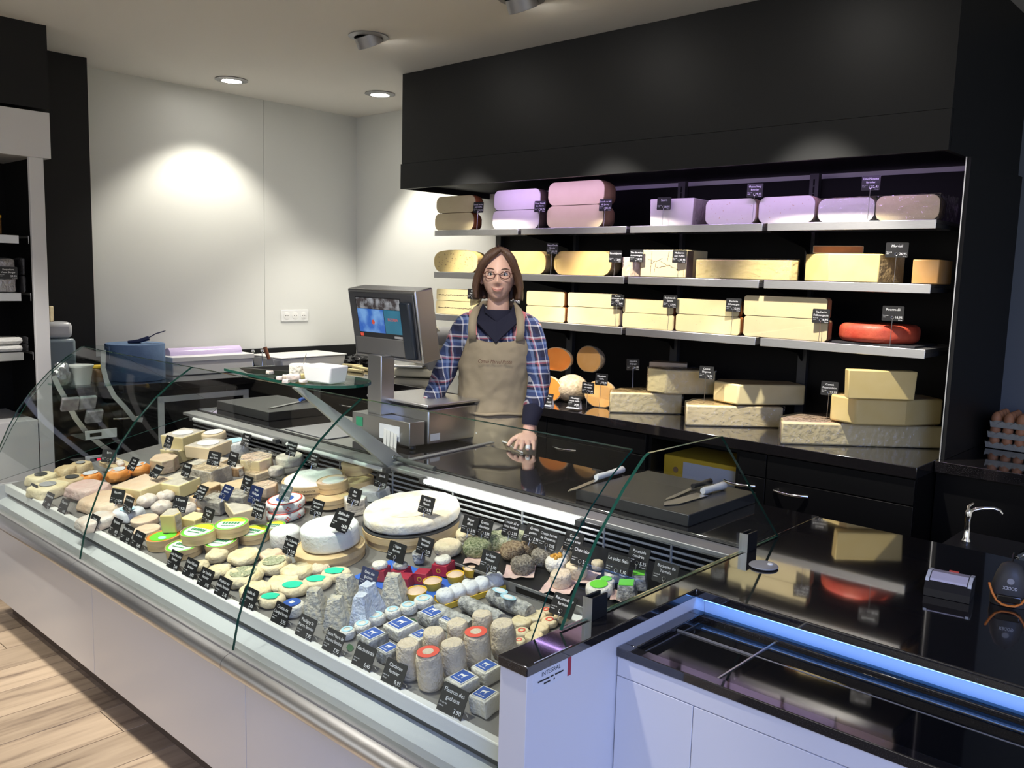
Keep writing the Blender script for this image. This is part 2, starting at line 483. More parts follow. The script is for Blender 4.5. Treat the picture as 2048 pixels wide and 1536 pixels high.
def plaid_mat():
    m = bpy.data.materials.new('plaid'); m.use_nodes = True; nt = m.node_tree; b = nt.nodes['Principled BSDF']
    L = nt.links.new
    tc = nt.nodes.new('ShaderNodeTexCoord')
    nz = nt.nodes.new('ShaderNodeTexNoise'); nz.inputs['Scale'].default_value = 7
    sc = nt.nodes.new('ShaderNodeVectorMath'); sc.operation = 'SCALE'; sc.inputs['Scale'].default_value = .035
    ad = nt.nodes.new('ShaderNodeVectorMath'); ad.operation = 'ADD'
    L(tc.outputs['Object'], nz.inputs['Vector']); L(nz.outputs['Color'], sc.inputs[0]); L(tc.outputs['Object'], ad.inputs[0]); L(sc.outputs[0], ad.inputs[1])
    sp = nt.nodes.new('ShaderNodeSeparateXYZ'); L(ad.outputs[0], sp.inputs[0])
    def band(src, period, offs):
        a = nt.nodes.new('ShaderNodeMath'); a.operation = 'MULTIPLY_ADD'; a.inputs[1].default_value = 1/period; a.inputs[2].default_value = offs; L(src, a.inputs[0])
        f = nt.nodes.new('ShaderNodeMath'); f.operation = 'FRACT'; L(a.outputs[0], f.inputs[0])
        r = nt.nodes.new('ShaderNodeValToRGB'); r.color_ramp.interpolation = 'CONSTANT'
        els = r.color_ramp.elements
        els[0].position = 0; els[0].color = (.012, .014, .04, 1)
        els[1].position = .30; els[1].color = (.62, .64, .70, 1)
        for p, c in ((.36, (.03, .06, .20, 1)), (.52, (.16, .24, .46, 1)), (.64, (.012, .014, .04, 1)), (.74, (.45, .12, .14, 1)), (.80, (.62, .60, .64, 1)), (.86, (.02, .03, .09, 1))):
            e = els.new(p); e.color = c
        L(f.outputs[0], r.inputs[0]); return r.outputs[0]
    sxy = nt.nodes.new('ShaderNodeMath'); sxy.operation = 'MULTIPLY_ADD'; sxy.inputs[1].default_value = .6
    L(sp.outputs['Y'], sxy.inputs[0]); L(sp.outputs['X'], sxy.inputs[2])
    c1 = band(sxy.outputs[0], .085, .1); c2 = band(sp.outputs['Z'], .10, .4)
    mx = nt.nodes.new('ShaderNodeMix'); mx.data_type = 'RGBA'; mx.inputs[0].default_value = .5
    L(c1, mx.inputs[6]); L(c2, mx.inputs[7])
    g = nt.nodes.new('ShaderNodeGamma'); g.inputs[1].default_value = .92
    L(mx.outputs[2], g.inputs[0]); L(g.outputs[0], b.inputs['Base Color']); b.inputs['Roughness'].default_value = .85
    MATS['plaid'] = m
plaid_mat()

# ------------------------------------------------------------------ setting
struct('floor', boxm(-6.5, 3, -4, 4.6, -.10, -.012), 'plinth')
fl = bpy.data.objects['floor']
pw, pl = .198, 1.19
pm = boxm(-pw/2+.0015, pw/2-.0015, -pl/2+.0015, pl/2-.0015, -.012, 0, .0008, 1)
for i in range(24):
    for j in range(3):
        x = -6.15 + pw*i; y = -.75 + pl*j + ((i*0.41) % 1)*pl - .5
        if y-pl/2 > 1.45 or y+pl/2 < -1.3: continue
        obj('plank', pm, 'plank', fl, (x, y, 0))
struct('ceiling', boxm(-6.5, 3, -4, 4.6, ZC, ZC+.1), 'ceiling_paint')
wl = struct('wall_left', boxm(XL-.1, XL, 2.11, YB+.1, 0, ZC), 'white_wall')
yj = onx((526, 260), XL).y
obj('wall_panel', boxm(XL, XL+.006, 2.11, yj-.0015, ZW+.115, ZC), 'white_wall', wl)
obj('wall_panel', boxm(XL, XL+.006, yj+.0015, YB-.0, ZW+.115, ZC), 'white_wall', wl)
obj('backsplash', boxm(XL, XL+.010, 2.11, YB, ZW+.001, ZW+.112), 'black_panel', wl)
struct('wall_left_column', boxm(XL-.1, -5.30, -1.5, 2.11, 0, ZC), 'black_panel')
struct('wall_left_bulkhead', boxm(-5.30, -4.765, -1.5, 1.708, 2.36, ZC), 'black_panel')
struct('wall_back', boxm(XL, -1.2, YB, YB+.1, 0, ZC), 'white_wall')
struct('wall_back_blue', boxm(-1.2, 3, 4.44, 4.54, 0, ZC), 'blue_paint')
# socket plate of three on the left wall
c = onx((589, 631), XL+.006)
sk = thing('wall_socket', 'white triple wall socket plate on the white wall above the worktop', 'socket', c)
obj('plate', boxm(0, .009, -.115, .115, -.042, .042, .003), 'plastic_white', sk)
for k in (-1, 0, 1):
    s_ = obj('outlet', lathem([(0, 0), (.026, 0), (.026, .002), (.022, .003), (0, .003)], 24), 'white_soft', sk, (.009, k*.072, 0), (0, R(90), 0))
    for q in (-1, 1):
        obj('hole', lathem([(0, 0), (.0032, 0), (.0032, .0006), (0, .0006)], 8), 'ink_black', s_, (0, q*.009, .0030))
# downlights in the ceiling
def ceiling_spot(x, y, label, tx, ty, power, ang=80, tilt=0, lit=True, blend=.5):
    t = thing('ceiling_spotlight', label, 'spotlight', (x, y, ZC), group='recessed ceiling spotlights')
    obj('ring', lathem([(.070, -.001), (.098, -.001), (.100, -.006), (.072, -.012), (.070, -.010), (.070, -.001)], 40), 'lamp_ring', t)
    if tilt == 0:
        obj('reflector', lathem([(.070, -.004), (.068, -.012), (.062, -.012), (.060, -.004)], 40), 'chrome', t)
        obj('lens', lathem([(0, -.011), (.060, -.011), (.060, -.009), (0, -.009)], 32), 'lamp_glow', t)
    else:
        h = obj('swivel_head', lathem([(0, .02), (.066, .02), (.066, -.035), (.058, -.037), (.054, -.030), (0, -.028)], 36), 'lamp_ring', t, (0, 0, -.012), (R(tilt), 0, 0))
        obj('lens', lathem([(0, -.031), (.05, -.031), (.05, -.0295), (0, -.0295)], 24), 'lamp_glow', h)
    spot('spot_beam', (x, y+(.02 if tilt else 0), ZC-(.06 if tilt else .03)), (tx, ty, 1.0 if tilt else .9), power, (1, .94, .82), ang, blend, .03)
a = onz((463, 159), ZC); ceiling_spot(a.x, a.y, 'lit recessed spotlight in front of the white wall with the bright scallop', a.x-.05, a.y, 44, 104)
a = onz((760, 187), ZC); ceiling_spot(a.x, a.y, 'lit recessed spotlight in the corner beside the black canopy', a.x+.02, a.y+.05, 70, 92)
a = onz((737, 72), ZC); ceiling_spot(a.x, a.y, 'swivelled recessed spotlight with a grey head, alone in mid ceiling', a.x+.2, YS+.08, 150, 46, 28, blend=.5)
a = onz((1043, -4), ZC); ceiling_spot(a.x, a.y, 'swivelled recessed spotlight cut by the top edge of the picture', a.x+.1, YS+.08, 150, 46, 28, blend=.5)
ceiling_spot(-1.55, 2.87, 'assumed swivelled recessed spotlight out of sight above the egg counter', -1.55, YS+.08, 150, 46, 28, blend=.5)  # assumed lamp continuing the row, not visible

# ------------------------------------------------------------------ canopy and shelving
t = thing('shelf_canopy', 'large black canopy box hanging above the cheese shelves', 'canopy', (0, 0, 0))
obj('front_board', boxm(-4.12, -1.052, YH, YH+.02, 2.245, ZC-.001), 'black_panel', t)
obj('lower_board', boxm(-4.125, -1.052, YH-.004, YH+.016, 2.097, 2.243), 'black_panel', t)
obj('end_board', boxm(-4.12, -4.10, YH+.02, YB-.001, 2.097, ZC-.001), 'black_panel', t)
obj('end_board', boxm(-1.072, -1.052, YH+.02, 4.439, 2.097, ZC-.001), 'black_panel', t)
obj('soffit', boxm(-4.10, -1.072, YH+.021, YB-.001, 2.130, 2.145), 'black_matt', t)
for x0, x1 in ((-3.5, -2.4), (-2.3, -1.2)):
    l = obj('assumed_lilac_lamp', tubem([(x0, YH+.045, 2.118), (x1, YH+.045, 2.118)], .009, 10), 'lilac_tube', t)
    area('assumed_lilac_light', ((x0+x1)/2, YH+.045, 2.106), ((x0+x1)/2, YH+.16, 1.80), x1-x0, .02, 1.5, (.62, .40, 1))  # assumed lamps behind the board, inferred from the lilac light on the cheeses
t = thing('wall_shelving', 'black wall shelving with three rows of steel shelves under the canopy', 'shelving', (0, 0, 0))
obj('back_panel', boxm(-3.93, -1.04, 4.10, YB-.001, ZW+.001, 2.097), 'black_matt', t)
obj('side_panel', boxm(-1.050, -1.035, 3.668, 4.439, ZW+.001, 2.097), 'black_panel', t)
obj('side_edge', boxm(-1.053, -1.049, 3.664, 3.668, ZW+.001, 2.097), 'alu', t)
XB = [ony((869, 465), YS).x, ony((1039, 460), YS).x, ony((1256, 460), YS).x, ony((1530, 445), YS).x, ony((1886, 440), YS).x]
for x in XB[:1] + XB[1:4] + [XB[4]]:
    u = obj('upright', boxm(-.022, .022, 4.07, 4.10, ZW+.001, 2.12), 'dark_grey', t, (x if x > -3.9 else -3.90, 0, 0))
for x in (XB[2], XB[3]):
    for k in range(7):
        obj('upright_slot', boxm(-.004, .004, 4.0685, 4.0695, 0, .03), 'black_matt', t, (x, 0, 1.86+k*.034))
SZ = []
for pt, pb in (((1245, 452.5), (1245, 466.5)), ((1244, 553), (1244, 567.5)), ((1242, 655), (1242, 669.5))):
    SZ.append((ony(pt, YS).z, ony(pb, YS).z))
for r_, (zt, zb) in enumerate(SZ):
    for k in range(4):
        x0, x1 = XB[k]+(.012 if k else 0), XB[k+1]-(.012 if k < 3 else .0)
        if k == 3: x1 = -1.12
        s = obj('shelf', boxm(x0, x1, YS+.004, 4.07, zt-.014, zt, .001), 'steel_brushed', t)
        obj('front_edge', boxm(x0, x1, YS, YS+.004, zb, zt, .0015), 'steel_brushed', s)
        obj('end_plate', boxm(x1-.003, x1, YS+.004, 4.05, zb+.004, zt-.014), 'dark_grey', s)
    for k in (1, 2, 3):
        bm = bmesh.new()
        p = [(YS+.05, zt-.016), (YS+.05, zt-.034), (4.02, zt-.09), (4.068, zt-.13), (4.068, zt-.016)]
        a_ = [bm.verts.new((XB[k]-.004, y, z)) for y, z in p]; b_ = [bm.verts.new((XB[k]+.004, y, z)) for y, z in p]
        bm.faces.new(a_); bm.faces.new(b_)
        for i in range(5): bm.faces.new((a_[i], a_[(i+1) % 5], b_[(i+1) % 5], b_[i]))
        obj('bracket', newmesh(bm), 'black_matt', t)

# ------------------------------------------------------------------ back worktop and cabinets
YW = 3.43; XR = -1.06; XLC = -4.95
bm = bmesh.new()
add_box(bm, XL+.011, XR, YW, YB-.001, ZW-.045, ZW)
wt = tag(obj('back_worktop', boxm(XLC, XR, YW, 4.07, ZW-.045, ZW, .002), 'stone'), 'polished black stone worktop along the back wall under the shelves', 'worktop')
bm.free()
tag(obj('side_worktop', boxm(XL+.011, XLC, 2.115, 4.07, ZW-.045, ZW, .002), 'stone'), 'polished black stone worktop along the white wall with bowls and trays', 'worktop')
tag(obj('egg_worktop', boxm(XR+.003, 1.2, 3.625, 4.439, ZW-.045, ZW, .002), 'stone'), 'black stone worktop carrying the egg trays', 'worktop')
def handle(parent, x, z, y):
    pts = [(x-.075 + .15*k/10, y-.028*math.sin(math.pi*k/10)-.002, z) for k in range(11)]
    return obj('handle', tubem(pts, .006, 8), 'chrome', parent)
xs_h = [ony((1135, 868), YW+.03).x, ony((1485, 935), YW+.03).x, ony((1588, 953), YW+.03).x]
xn0, xn1 = ony((1296, 900), YW+.03).x, ony((1478, 960), YW+.03).x
x533 = ony((1533, 985), YW+.03).x; xd1 = ony((1098, 868), YW+.03).x
def cabinet(x0, x1, label, doors, open_=False):
    c = thing('base_cabinet', label, 'cabinet', ((x0+x1)/2, YW+.03, 0), group='black base cabinets along the back wall')
    hw = (x1-x0)/2
    obj('body', joinm([(boxm(-hw, -hw+.018, 0, .60, .1, ZW-.046), None), (boxm(hw-.018, hw, 0, .60, .1, ZW-.046), None),
                       (boxm(-hw+.018, hw-.018, .58, .60, .1, ZW-.046), None), (boxm(-hw+.018, hw-.018, 0, .58, .1, .118), None),
                       (boxm(-hw+.018, hw-.018, 0, .58, ZW-.066, ZW-.046), None)]), 'black_cab', c)
    obj('plinth', boxm(-hw, hw, .05, .07, 0, .1), 'black_matt', c)
    if open_: return c
    zt = ZW-.052
    dr = None
    n = len(doors); dw = 2*hw/n
    for k, hx in enumerate(doors):
        d = obj('door', boxm(-hw+k*dw+.002, -hw+(k+1)*dw-.002, -.019, -.001, .105, zt-.105, .001), 'black_cab', c)
        if hx is not None: handle(d, hx-(x0+x1)/2, zt-.145, -.019)
    obj('drawer_front', boxm(-hw+.002, hw-.002, -.019, -.001, zt-.10, zt, .001), 'black_cab', c)
    return c
cabinet(XLC+.01, -3.62, 'black two-door base cabinet in the corner behind the weighing scale', [ony((690, 775), YW).x, None])
cabinet(-3.615, xd1-.002, 'black base cabinet hidden behind the shop assistant', [None, None])
cabinet(xd1, xn0, 'black base cabinet with one bow handle beside the open niche', [xs_h[0]])
cabinet(xn0+.002, xn1, 'open black cabinet niche holding the yellow box', [], True)
cabinet(xn1+.002, x533, 'narrow black base cabinet with a bow handle beside the yellow box', [xs_h[1]])
cabinet(x533+.002, XR-.004, 'wide black base cabinet at the end near the egg trays', [xs_h[2]])
c = thing('base_cabinet', 'black base cabinet under the worktop with blue paper roll', 'cabinet', (XLC-.03, 2.8, 0), group='black base cabinets along the back wall')
obj('body', boxm(-.54, -.019, -.68, .62, .1, ZW-.046), 'black_cab', c)
for k in range(2):
    d = obj('door', boxm(-.018, 0, -.68+.65*k+.002, -.03+.65*k-.002, .105, ZW-.05, .001), 'black_cab', c)
    yy = onx((252+150*k, 801-12*k), XLC-.03).y-2.8
    obj('handle', tubem([(.002+.028*math.sin(math.pi*q/10), yy-.075+.15*q/10, ZW-.19) for q in range(11)], .006, 8), 'chrome', d)
tag(obj('egg_cabinet', boxm(XR+.003, 1.2, 3.66, 4.439, 0, ZW-.046), 'black_cab'), 'black panel below the worktop with the egg trays', 'cabinet')
# yellow box in the niche
p = ony((1410, 955), YW+.10)
yb_ = thing('storage_box', 'yellow box with a white label inside the open black niche', 'box', ((xn0+xn1)/2+.01, YW+.10, .119), group=None)
hw = (xn1-xn0)/2-.035
obj('body', boxm(-hw, hw, 0, .3, 0, p.z-.119+.075, .006), 'yellow_card', yb_)
obj('label', boxm(-hw+.11, hw-.03, -.002, -.0005, p.z-.119-.10, p.z-.119+.055), 'film_white', yb_)
obj('sticker', lathem([(0, 0), (.014, 0), (.014, .0015), (0, .0015)], 16), 'rind_brown', yb_, (-hw+.07, -.0005, p.z-.119+.01), (R(90), 0, 0))
# ------------------------------------------------------------------ refrigerated display case
XE = -1.115                                                     # inner face of the end panel
XJ = [XE, -2.14, -3.213, -4.285]
case = thing('display_case', 'long white refrigerated cheese display case with tilted glass front and steel rail', 'display case')
for x0, x1 in ((XJ[1]+.0015, XE), (XJ[2]+.0015, XJ[1]-.0015), (XJ[3], XJ[2]-.0015)):
    obj('front_panel', boxm(x0, x1, 1.237, 1.255, .083, .474, .001), 'white_lam', case)
obj('plinth', boxm(XJ[3]+.03, XE, 1.287, 1.31, 0, .083), 'plinth', case)
obj('end_panel', boxm(XJ[3]-.03, XJ[3], 1.237, 2.66, .083, .60, .002), 'white_lam', case)
# rounded rail that carries the glass
rp = []
for k in range(15):
    a = R(-100 + 200*k/14); rp.append((1.200-.040*math.cos(a), .502+.029*math.sin(a)))
rp += [(1.245, .531), (1.245, .473)]
for x0, x1 in ((XJ[1]+.001, XE), (XJ[2]+.001, XJ[1]-.001), (XJ[3]-.03, XJ[2]-.001)):
    obj('rail', extrude_x(rp, x0, x1), 'alu', case)
obj('glass_channel', boxm(XJ[3], XE, 1.190, 1.214, .531, .536), 'grey_metal', case)
obj('front_gutter', extrude_x([(1.215, .520), (1.215, .528), (1.262, .532), (1.300, .545), (1.312, .545), (1.312, .520)], XJ[3], XE), 'light_grey', case)
obj('gutter_step', boxm(XJ[3], XE, 1.296, 1.312, .546, .561), 'dark_grey', case)
obj('white_lip', boxm(XJ[3], XE, 1.286, 1.312, .562, .603, .004), 'white_soft', case)
bm = bmesh.new()
y0, y1 = 1.313, 2.20
add_box(bm, XJ[3], XE, y0, y1, -.012, 0)
for v in bm.verts: v.co.z += deck_z(v.co.y)-.001
obj('deck', newmesh(bm), 'deck_grey', case)
obj('inner_tank', boxm(XJ[3], XE, 1.256, 2.62, .30, .515), 'mid_grey', case)
obj('rear_panel', boxm(XJ[3], XE, 2.20, 2.64, .52, .69), 'mid_grey', case)
# louvred back of the well
for k in range(6):
    obj('louvre_slat', boxm(XJ[3], XE, -.006, .018, 0, .0075, .002), 'slat_grey', case, (0, 2.194, .714+k*.0195), (R(-22), 0, 0))
for x in (-1.35, -1.6, -1.95, -2.3, -2.65, -3.0, -3.4, -3.8):
    obj('louvre_post', boxm(x-.003, x+.003, 2.188, 2.193, .70, .832), 'slat_grey', case)
obj('louvre_back', boxm(XJ[3], XE, 2.225, 2.24, .69, .83), 'black_matt', case)
obj('case_worktop', boxm(XJ[3], XE-.001, 2.215, 2.69, .832, ZS, .002), 'stone', case)
obj('worktop_lip', boxm(XJ[3], XE, 2.135, 2.212, .835, .850, .003), 'grey_metal', case)
obj('operator_panel', boxm(XJ[3], XE, 2.645, 2.665, .08, .83), 'black_panel', case)
for x0, x1 in ((-2.38, -1.66), (-3.3, -2.62), (-4.15, -3.4)):
    tb = obj('fluorescent_tube', tubem([(x0, 2.125, .832), (x1, 2.125, .832)], .009, 10), 'tube_light' if x1 > -2 else 'plastic_white', case)
    for x in (x0-.012, x1+.012):
        obj('tube_cap', boxm(x-.012, x+.012, 2.112, 2.138, .822, .842, .002), 'dark_grey', tb)
# curved glass panes
GP = [(1.197, .535), (1.214, .62), (1.240, .70), (1.272, .78), (1.308, .86), (1.352, .94), (1.412, 1.02), (1.487, 1.10), (1.565, 1.164), (1.640, 1.213)]
def pane(x0, x1, prof, name='glass_pane', parent=case, clip=None):
    th = .005; n = len(prof); outer = prof; inner = []
    for i, (y, z) in enumerate(prof):
        a = prof[max(i-1, 0)]; b = prof[min(i+1, n-1)]
        ty, tz = b[0]-a[0], b[1]-a[1]; l = math.hypot(ty, tz)
        inner.append((y+tz/l*th, z-ty/l*th))
    bm = bmesh.new(); rows = []
    for x in (x0, x1):
        rows.append(([bm.verts.new((x, y, z)) for y, z in outer], [bm.verts.new((x, y, z)) for y, z in inner]))
    (ao, ai), (bo, bi) = rows
    for i in range(n-1):
        bm.faces.new((ao[i], bo[i], bo[i+1], ao[i+1])); bm.faces.new((ai[i], ai[i+1], bi[i+1], bi[i]))
        for p_, q_ in ((ao, ai), (bo, bi)):
            f = bm.faces.new((p_[i], p_[i+1], q_[i+1], q_[i])); f.material_index = 1
    for i in (0, n-1):
        f = bm.faces.new((ao[i], bo[i], bi[i], ai[i])); f.material_index = 1
    return obj(name, newmesh(bm, smooth=25), ['glass', 'edge_green'], parent)
pane(XJ[1]+.002, -1.128, GP); pane(XJ[2]+.002, XJ[1]-.002, GP); pane(XJ[3]+.002, XJ[2]-.002, GP)
def flat_pane(x, poly, name='end_glass', th=.008, parent=case):
    bm = bmesh.new(); a = [bm.verts.new((x, y, z)) for y, z in poly]; b = [bm.verts.new((x+th, y, z)) for y, z in poly]
    bm.faces.new(a); bm.faces.new(b); n = len(poly)
    for i in range(n):
        f = bm.faces.new((a[i], a[(i+1) % n], b[(i+1) % n], b[i])); f.material_index = 1
    return obj(name, newmesh(bm), ['glass', 'edge_green'], parent)
flat_pane(-1.108, [(1.372, ZS+.003), (1.420, .945), (1.492, 1.045), (1.580, 1.135), (1.655, 1.196), (1.672, 1.203), (2.005, 1.203), (2.37, ZS+.003)])
flat_pane(XJ[3]-.010, [(1.22, .61), (1.26, .72), (1.33, .86), (1.41, .985), (1.52, 1.11), (1.655, 1.212), (1.74, 1.212), (2.35, ZS)])
for y in (1.49, 2.19):
    c = thing('glass_clamp', 'dark glass clamp on the stone counter by the %s' % ('front goat cheeses' if y < 2 else 'plastic coin disc'), 'clamp', (-1.104, y, ZS), group='clamps holding the end glass')
    for s in (-1, 1):
        obj('jaw', boxm(s*.0065-.003+(.003*s), s*.0065+.003+(.003*s), -.028, .028, 0, .052, .001), 'black_panel', c)
    obj('edge_trim', boxm(-.013, .013, -.029, -.0282, 0, .052), 'alu', c)

# stone counter with white base, beside the case
XP = -1.044
bm = bmesh.new()
L = [(XE-.003, 1.195), (XP+.004, 1.195), (XP+.004, 1.811), (1.6, 1.811), (1.6, 2.678), (XE-.003, 2.678)]
tag(obj('stone_counter', prismm(L, .021, .002, z0=ZS-.021), 'stone'), 'polished black stone counter top running from the cheese case to the till', 'counter top')
bm.free()
ct = thing('checkout_counter', 'white laminate counter base under the black stone top', 'counter')
obj('end_wall', boxm(XE, XP, 1.20, 2.66, .0, ZS-.0215, .001), 'white_lam', ct)
obj('rear_wall', boxm(XP+.001, 1.6, 1.86, 1.89, 0, ZS-.0215), 'white_lam', ct)
obj('assumed_led_housing', boxm(XP+.02, 1.58, 1.816, 1.826, ZS-.0245, ZS-.0215), 'alu', ct)  # assumed housing for the unseen blue strip lamp
# sticker on the end wall
st = obj('sticker', boxm(XP, XP+.0008, 0, .115, 0, .062), 'film_white', ct)
q = onx((1066, 1388), XP); st.location = (0, onx((1066, 1388), XP).y, onx((1066, 1388), XP).z+.002)
obj('sticker_band', boxm(XP+.0008, XP+.0012, .104, .115, 0, .062), 'carton_red', st)
bm = bmesh.new()
put_text(bm, 'INTEGRAL', .052, .026, .0125)
for x0_, x1_, z_ in ((.012, .047, .0155), (.050, .060, .0155), (.064, .090, .0155), (.030, .050, .0075), (.060, .064, .0075)):
    bm.faces.new([bm.verts.new((x0_, 0, z_)), bm.verts.new((x1_, 0, z_)), bm.verts.new((x1_, 0, z_+.0035)), bm.verts.new((x0_, 0, z_+.0035))])
for xx in (.046, .053):
    vs = [bm.verts.new((xx, 0, .041)), bm.verts.new((xx+.005, 0, .041)), bm.verts.new((xx+.005, 0, .053)), bm.verts.new((xx, 0, .053))]
    bm.faces.new(vs)
me = newmesh(bm); me.transform(Matrix.Rotation(R(90), 4, 'Z')); me.transform(T(XP+.0013, 0, 0))
obj('sticker_lettering', me, 'ink_black', st)

# low chest freezer with glass lids in front of the counter
fz = thing('chest_freezer', 'low white chest freezer with black rim and dark sliding glass lids', 'freezer')
fx0, fx1, fy0, fy1, fzt = XP+.002, 1.6, 1.49, 1.812, .809
obj('body', boxm(fx0+.001, fx1, fy0+.021, fy1+.016, .08, .60), 'white_lam', fz)
obj('white_band', boxm(fx0+.001, fx1, fy0+.004, fy0+.02, .745, fzt-.022, .001), 'white_lam', fz)
xs_ = ony((1384, 1420), fy0).x
for x0, x1 in ((fx0+.001, xs_-.001), (xs_+.001, xs_+.75), (xs_+.752, fx1)):
    obj('front_panel', boxm(x0, x1, fy0+.004, fy0+.02, .10, .743, .001), 'white_lam', fz)
obj('plinth', boxm(fx0, fx1, fy0+.06, fy0+.08, 0, .08), 'plinth', fz)
obj('rim', boxm(fx0, fx1, fy0, fy0+.03, fzt-.021, fzt, .002), 'stone', fz)
obj('rim', boxm(fx0, fx0+.03, fy0+.03, fy1-.03, fzt-.021, fzt, .002), 'stone', fz)
obj('rim', boxm(fx0, fx1, fy1-.03, fy1, fzt-.021, fzt, .002), 'stone', fz)
obj('well', boxm(fx0+.031, fx1, fy0+.031, fy1-.031, .62, .63), 'black_matt', fz)
gx = onz((1470, 1330), fzt).x
for x0, x1, dz in ((fx0+.031, gx, 0), (gx, fx1, .003)):
    obj('glass_lid', boxm(x0, x1, fy0+.031, fy1-.031, fzt-.016+dz, fzt-.010+dz), 'black_gloss', fz)
obj('lid_edge', boxm(gx-.002, gx+.002, fy0+.031, fy1-.031, fzt-.012, fzt-.005), 'alu', fz)
obj('lid_rail', boxm(fx0+.031, fx1, fy1-.13, fy1-.127, fzt-.011, fzt-.006), 'grey_metal', fz)

# things on the stone counter: terminal, scanner, disc, sink
p = onz((1890, 1195), ZS)
d = thing('card_terminal', 'black terminal with a lilac shining top on the stone counter', 'terminal', (p.x, p.y+.03, ZS+.001), (0, 0, R(8)))
bm = bmesh.new()
prof = [(-.045, 0), (-.045, .018), (-.030, .040), (.0, .050), (.035, .046), (.045, .030), (.045, 0)]
obj('body', extrude_x(prof, -.05, .05), 'plastic_black', d)
prof2 = [(-.034, .0365), (-.030, .0405), (-.002, .0505), (.030, .0470), (.030, .0460), (-.002, .0495), (-.030, .0395)]
obj('screen', extrude_x(prof2, -.040, .040), mat('screen_lilac_sheen', (.75, .70, .80), .12), d)  # lilac lamp reflection put into the colour of the top
obj('button', boxm(-.008, .014, .031, .037, .046, .0495, .001), 'label_red', d)
bm.free()
for s in (-1, 1): obj('side_trim', extrude_x([(-.040, .024), (-.030, .041), (0, .0515), (.034, .0475), (.034, .043), (0, .047), (-.028, .037)], s*.046-.004, s*.046+.004), 'plastic_white', d)
p = onz((2010, 1215), ZS)
d = thing('barcode_scanner', 'dark grey hand scanner with an orange rim standing on the stone counter', 'scanner', (p.x, p.y+.025, ZS+.001), (0, 0, R(14)))
rings = []
for z, wx, wy in ((.0, .038, .020), (.02, .040, .026), (.045, .038, .030), (.075, .031, .028), (.095, .022, .02), (.103, .010, .010)):
    rings.append([(wx*math.cos(2*math.pi*k/20)*abs(math.cos(2*math.pi*k/20))**-.25 if abs(math.cos(2*math.pi*k/20)) > .01 else 0, wy*math.sin(2*math.pi*k/20), z) for k in range(20)])
obj('body', loftm(rings), 'dark_grey', d)
obj('orange_rim', tubem([(.043*math.cos(a), -.012+.026*math.sin(a)*.5-.006, .006+.045*abs(math.cos(a))**3) for a in [R(180+18*k) for k in range(11)]], .0028, 6), 'label_orange', d)
obj('window', boxm(-.026, .026, -.030, -.024, .012, .030, .003), 'black_gloss', d)
obj('button', lathem([(0, 0), (.009, 0), (.007, .003), (0, .003)], 16), 'mid_grey', d, (0, -.0265, .064), (R(80), 0, 0))
bm = bmesh.new(); put_text(bm, 'GODEX', 0, .044, .011, maxw=.03)
me = newmesh(bm); me.transform(T(0, 0, -.048)); me.transform(Matrix.Rotation(R(180), 4, 'Y')); obj('lettering', me, 'ink_white', d, (0, -.0312, .048))
obj('cable', tubem([(0, .005, .10), (.002, .02, .115), (.004, .06, .11), (.006, .11, .04), (.01, .16, .004), (.03, .3, .003)], .002, 6), 'plastic_black', d)
p = onz((1527, 1134), ZS)
d = thing('coin_disc', 'flat mauve plastic disc lying on the stone counter by the glass clamp', 'disc', (p.x, p.y, ZS+.0008))
obj('dish', lathem([(0, 0), (.034, 0), (.038, .003), (.036, .006), (.020, .007), (0, .0065)], 32), 'mid_grey', d)
obj('dimple', lathem([(0, 0), (.008, 0), (.006, .003), (0, .0035)], 16), 'plastic_white', d, (.012, .012, .0065))
sn = thing('wash_basin', 'black basin unit with steel rim behind the stone counter', 'sink')
obj('body', joinm([(boxm(-.80, .6, 2.70, 3.10, 0, .70), None), (boxm(-.80, .6, 2.70, 2.73, .70, .80), None), (boxm(-.80, .6, 3.07, 3.10, .70, .80), None), (boxm(-.80, -.6, 2.73, 3.07, .70, .80), None)]), 'black_panel', sn)
obj('basin_rim', tubem([(-.37+.22*math.cos(R(k*12)), 2.90+.15*math.sin(R(k*12)), .806) for k in range(30)], .006, 6, closed=True), 'chrome', sn)
obj('bowl', lathem([(0, .72), (.10, .72), (.20, .76), (.215, .803), (.20, .80), (.09, .73), (0, .727)], 28, sx=1, sy=.68), 'chrome', sn, (-.37, 2.90, 0))
p = onz((1932, 1085), .80)
fc = thing('tap', 'chrome mixer tap with a bent spout behind the stone counter', 'tap', (p.x, max(p.y, 2.76), .801))
fc.scale = (.62, .62, .75)
obj('column', lathem([(0, 0), (.024, 0), (.024, .01), (.016, .02), (.015, .10), (.018, .13), (.012, .14), (0, .14)], 20), 'chrome', fc)
obj('spout', tubem([(0, 0, .12), (.02, .01, .14), (.06, .03, .152), (.10, .05, .155), (.125, .06, .148), (.135, .065, .135)], [.011, .011, .010, .009, .009, .009], 10), 'chrome', fc)
obj('lever', tubem([(0, 0, .14), (-.005, .005, .152), (.01, .03, .165)], [.010, .008, .005], 8), 'chrome', fc)

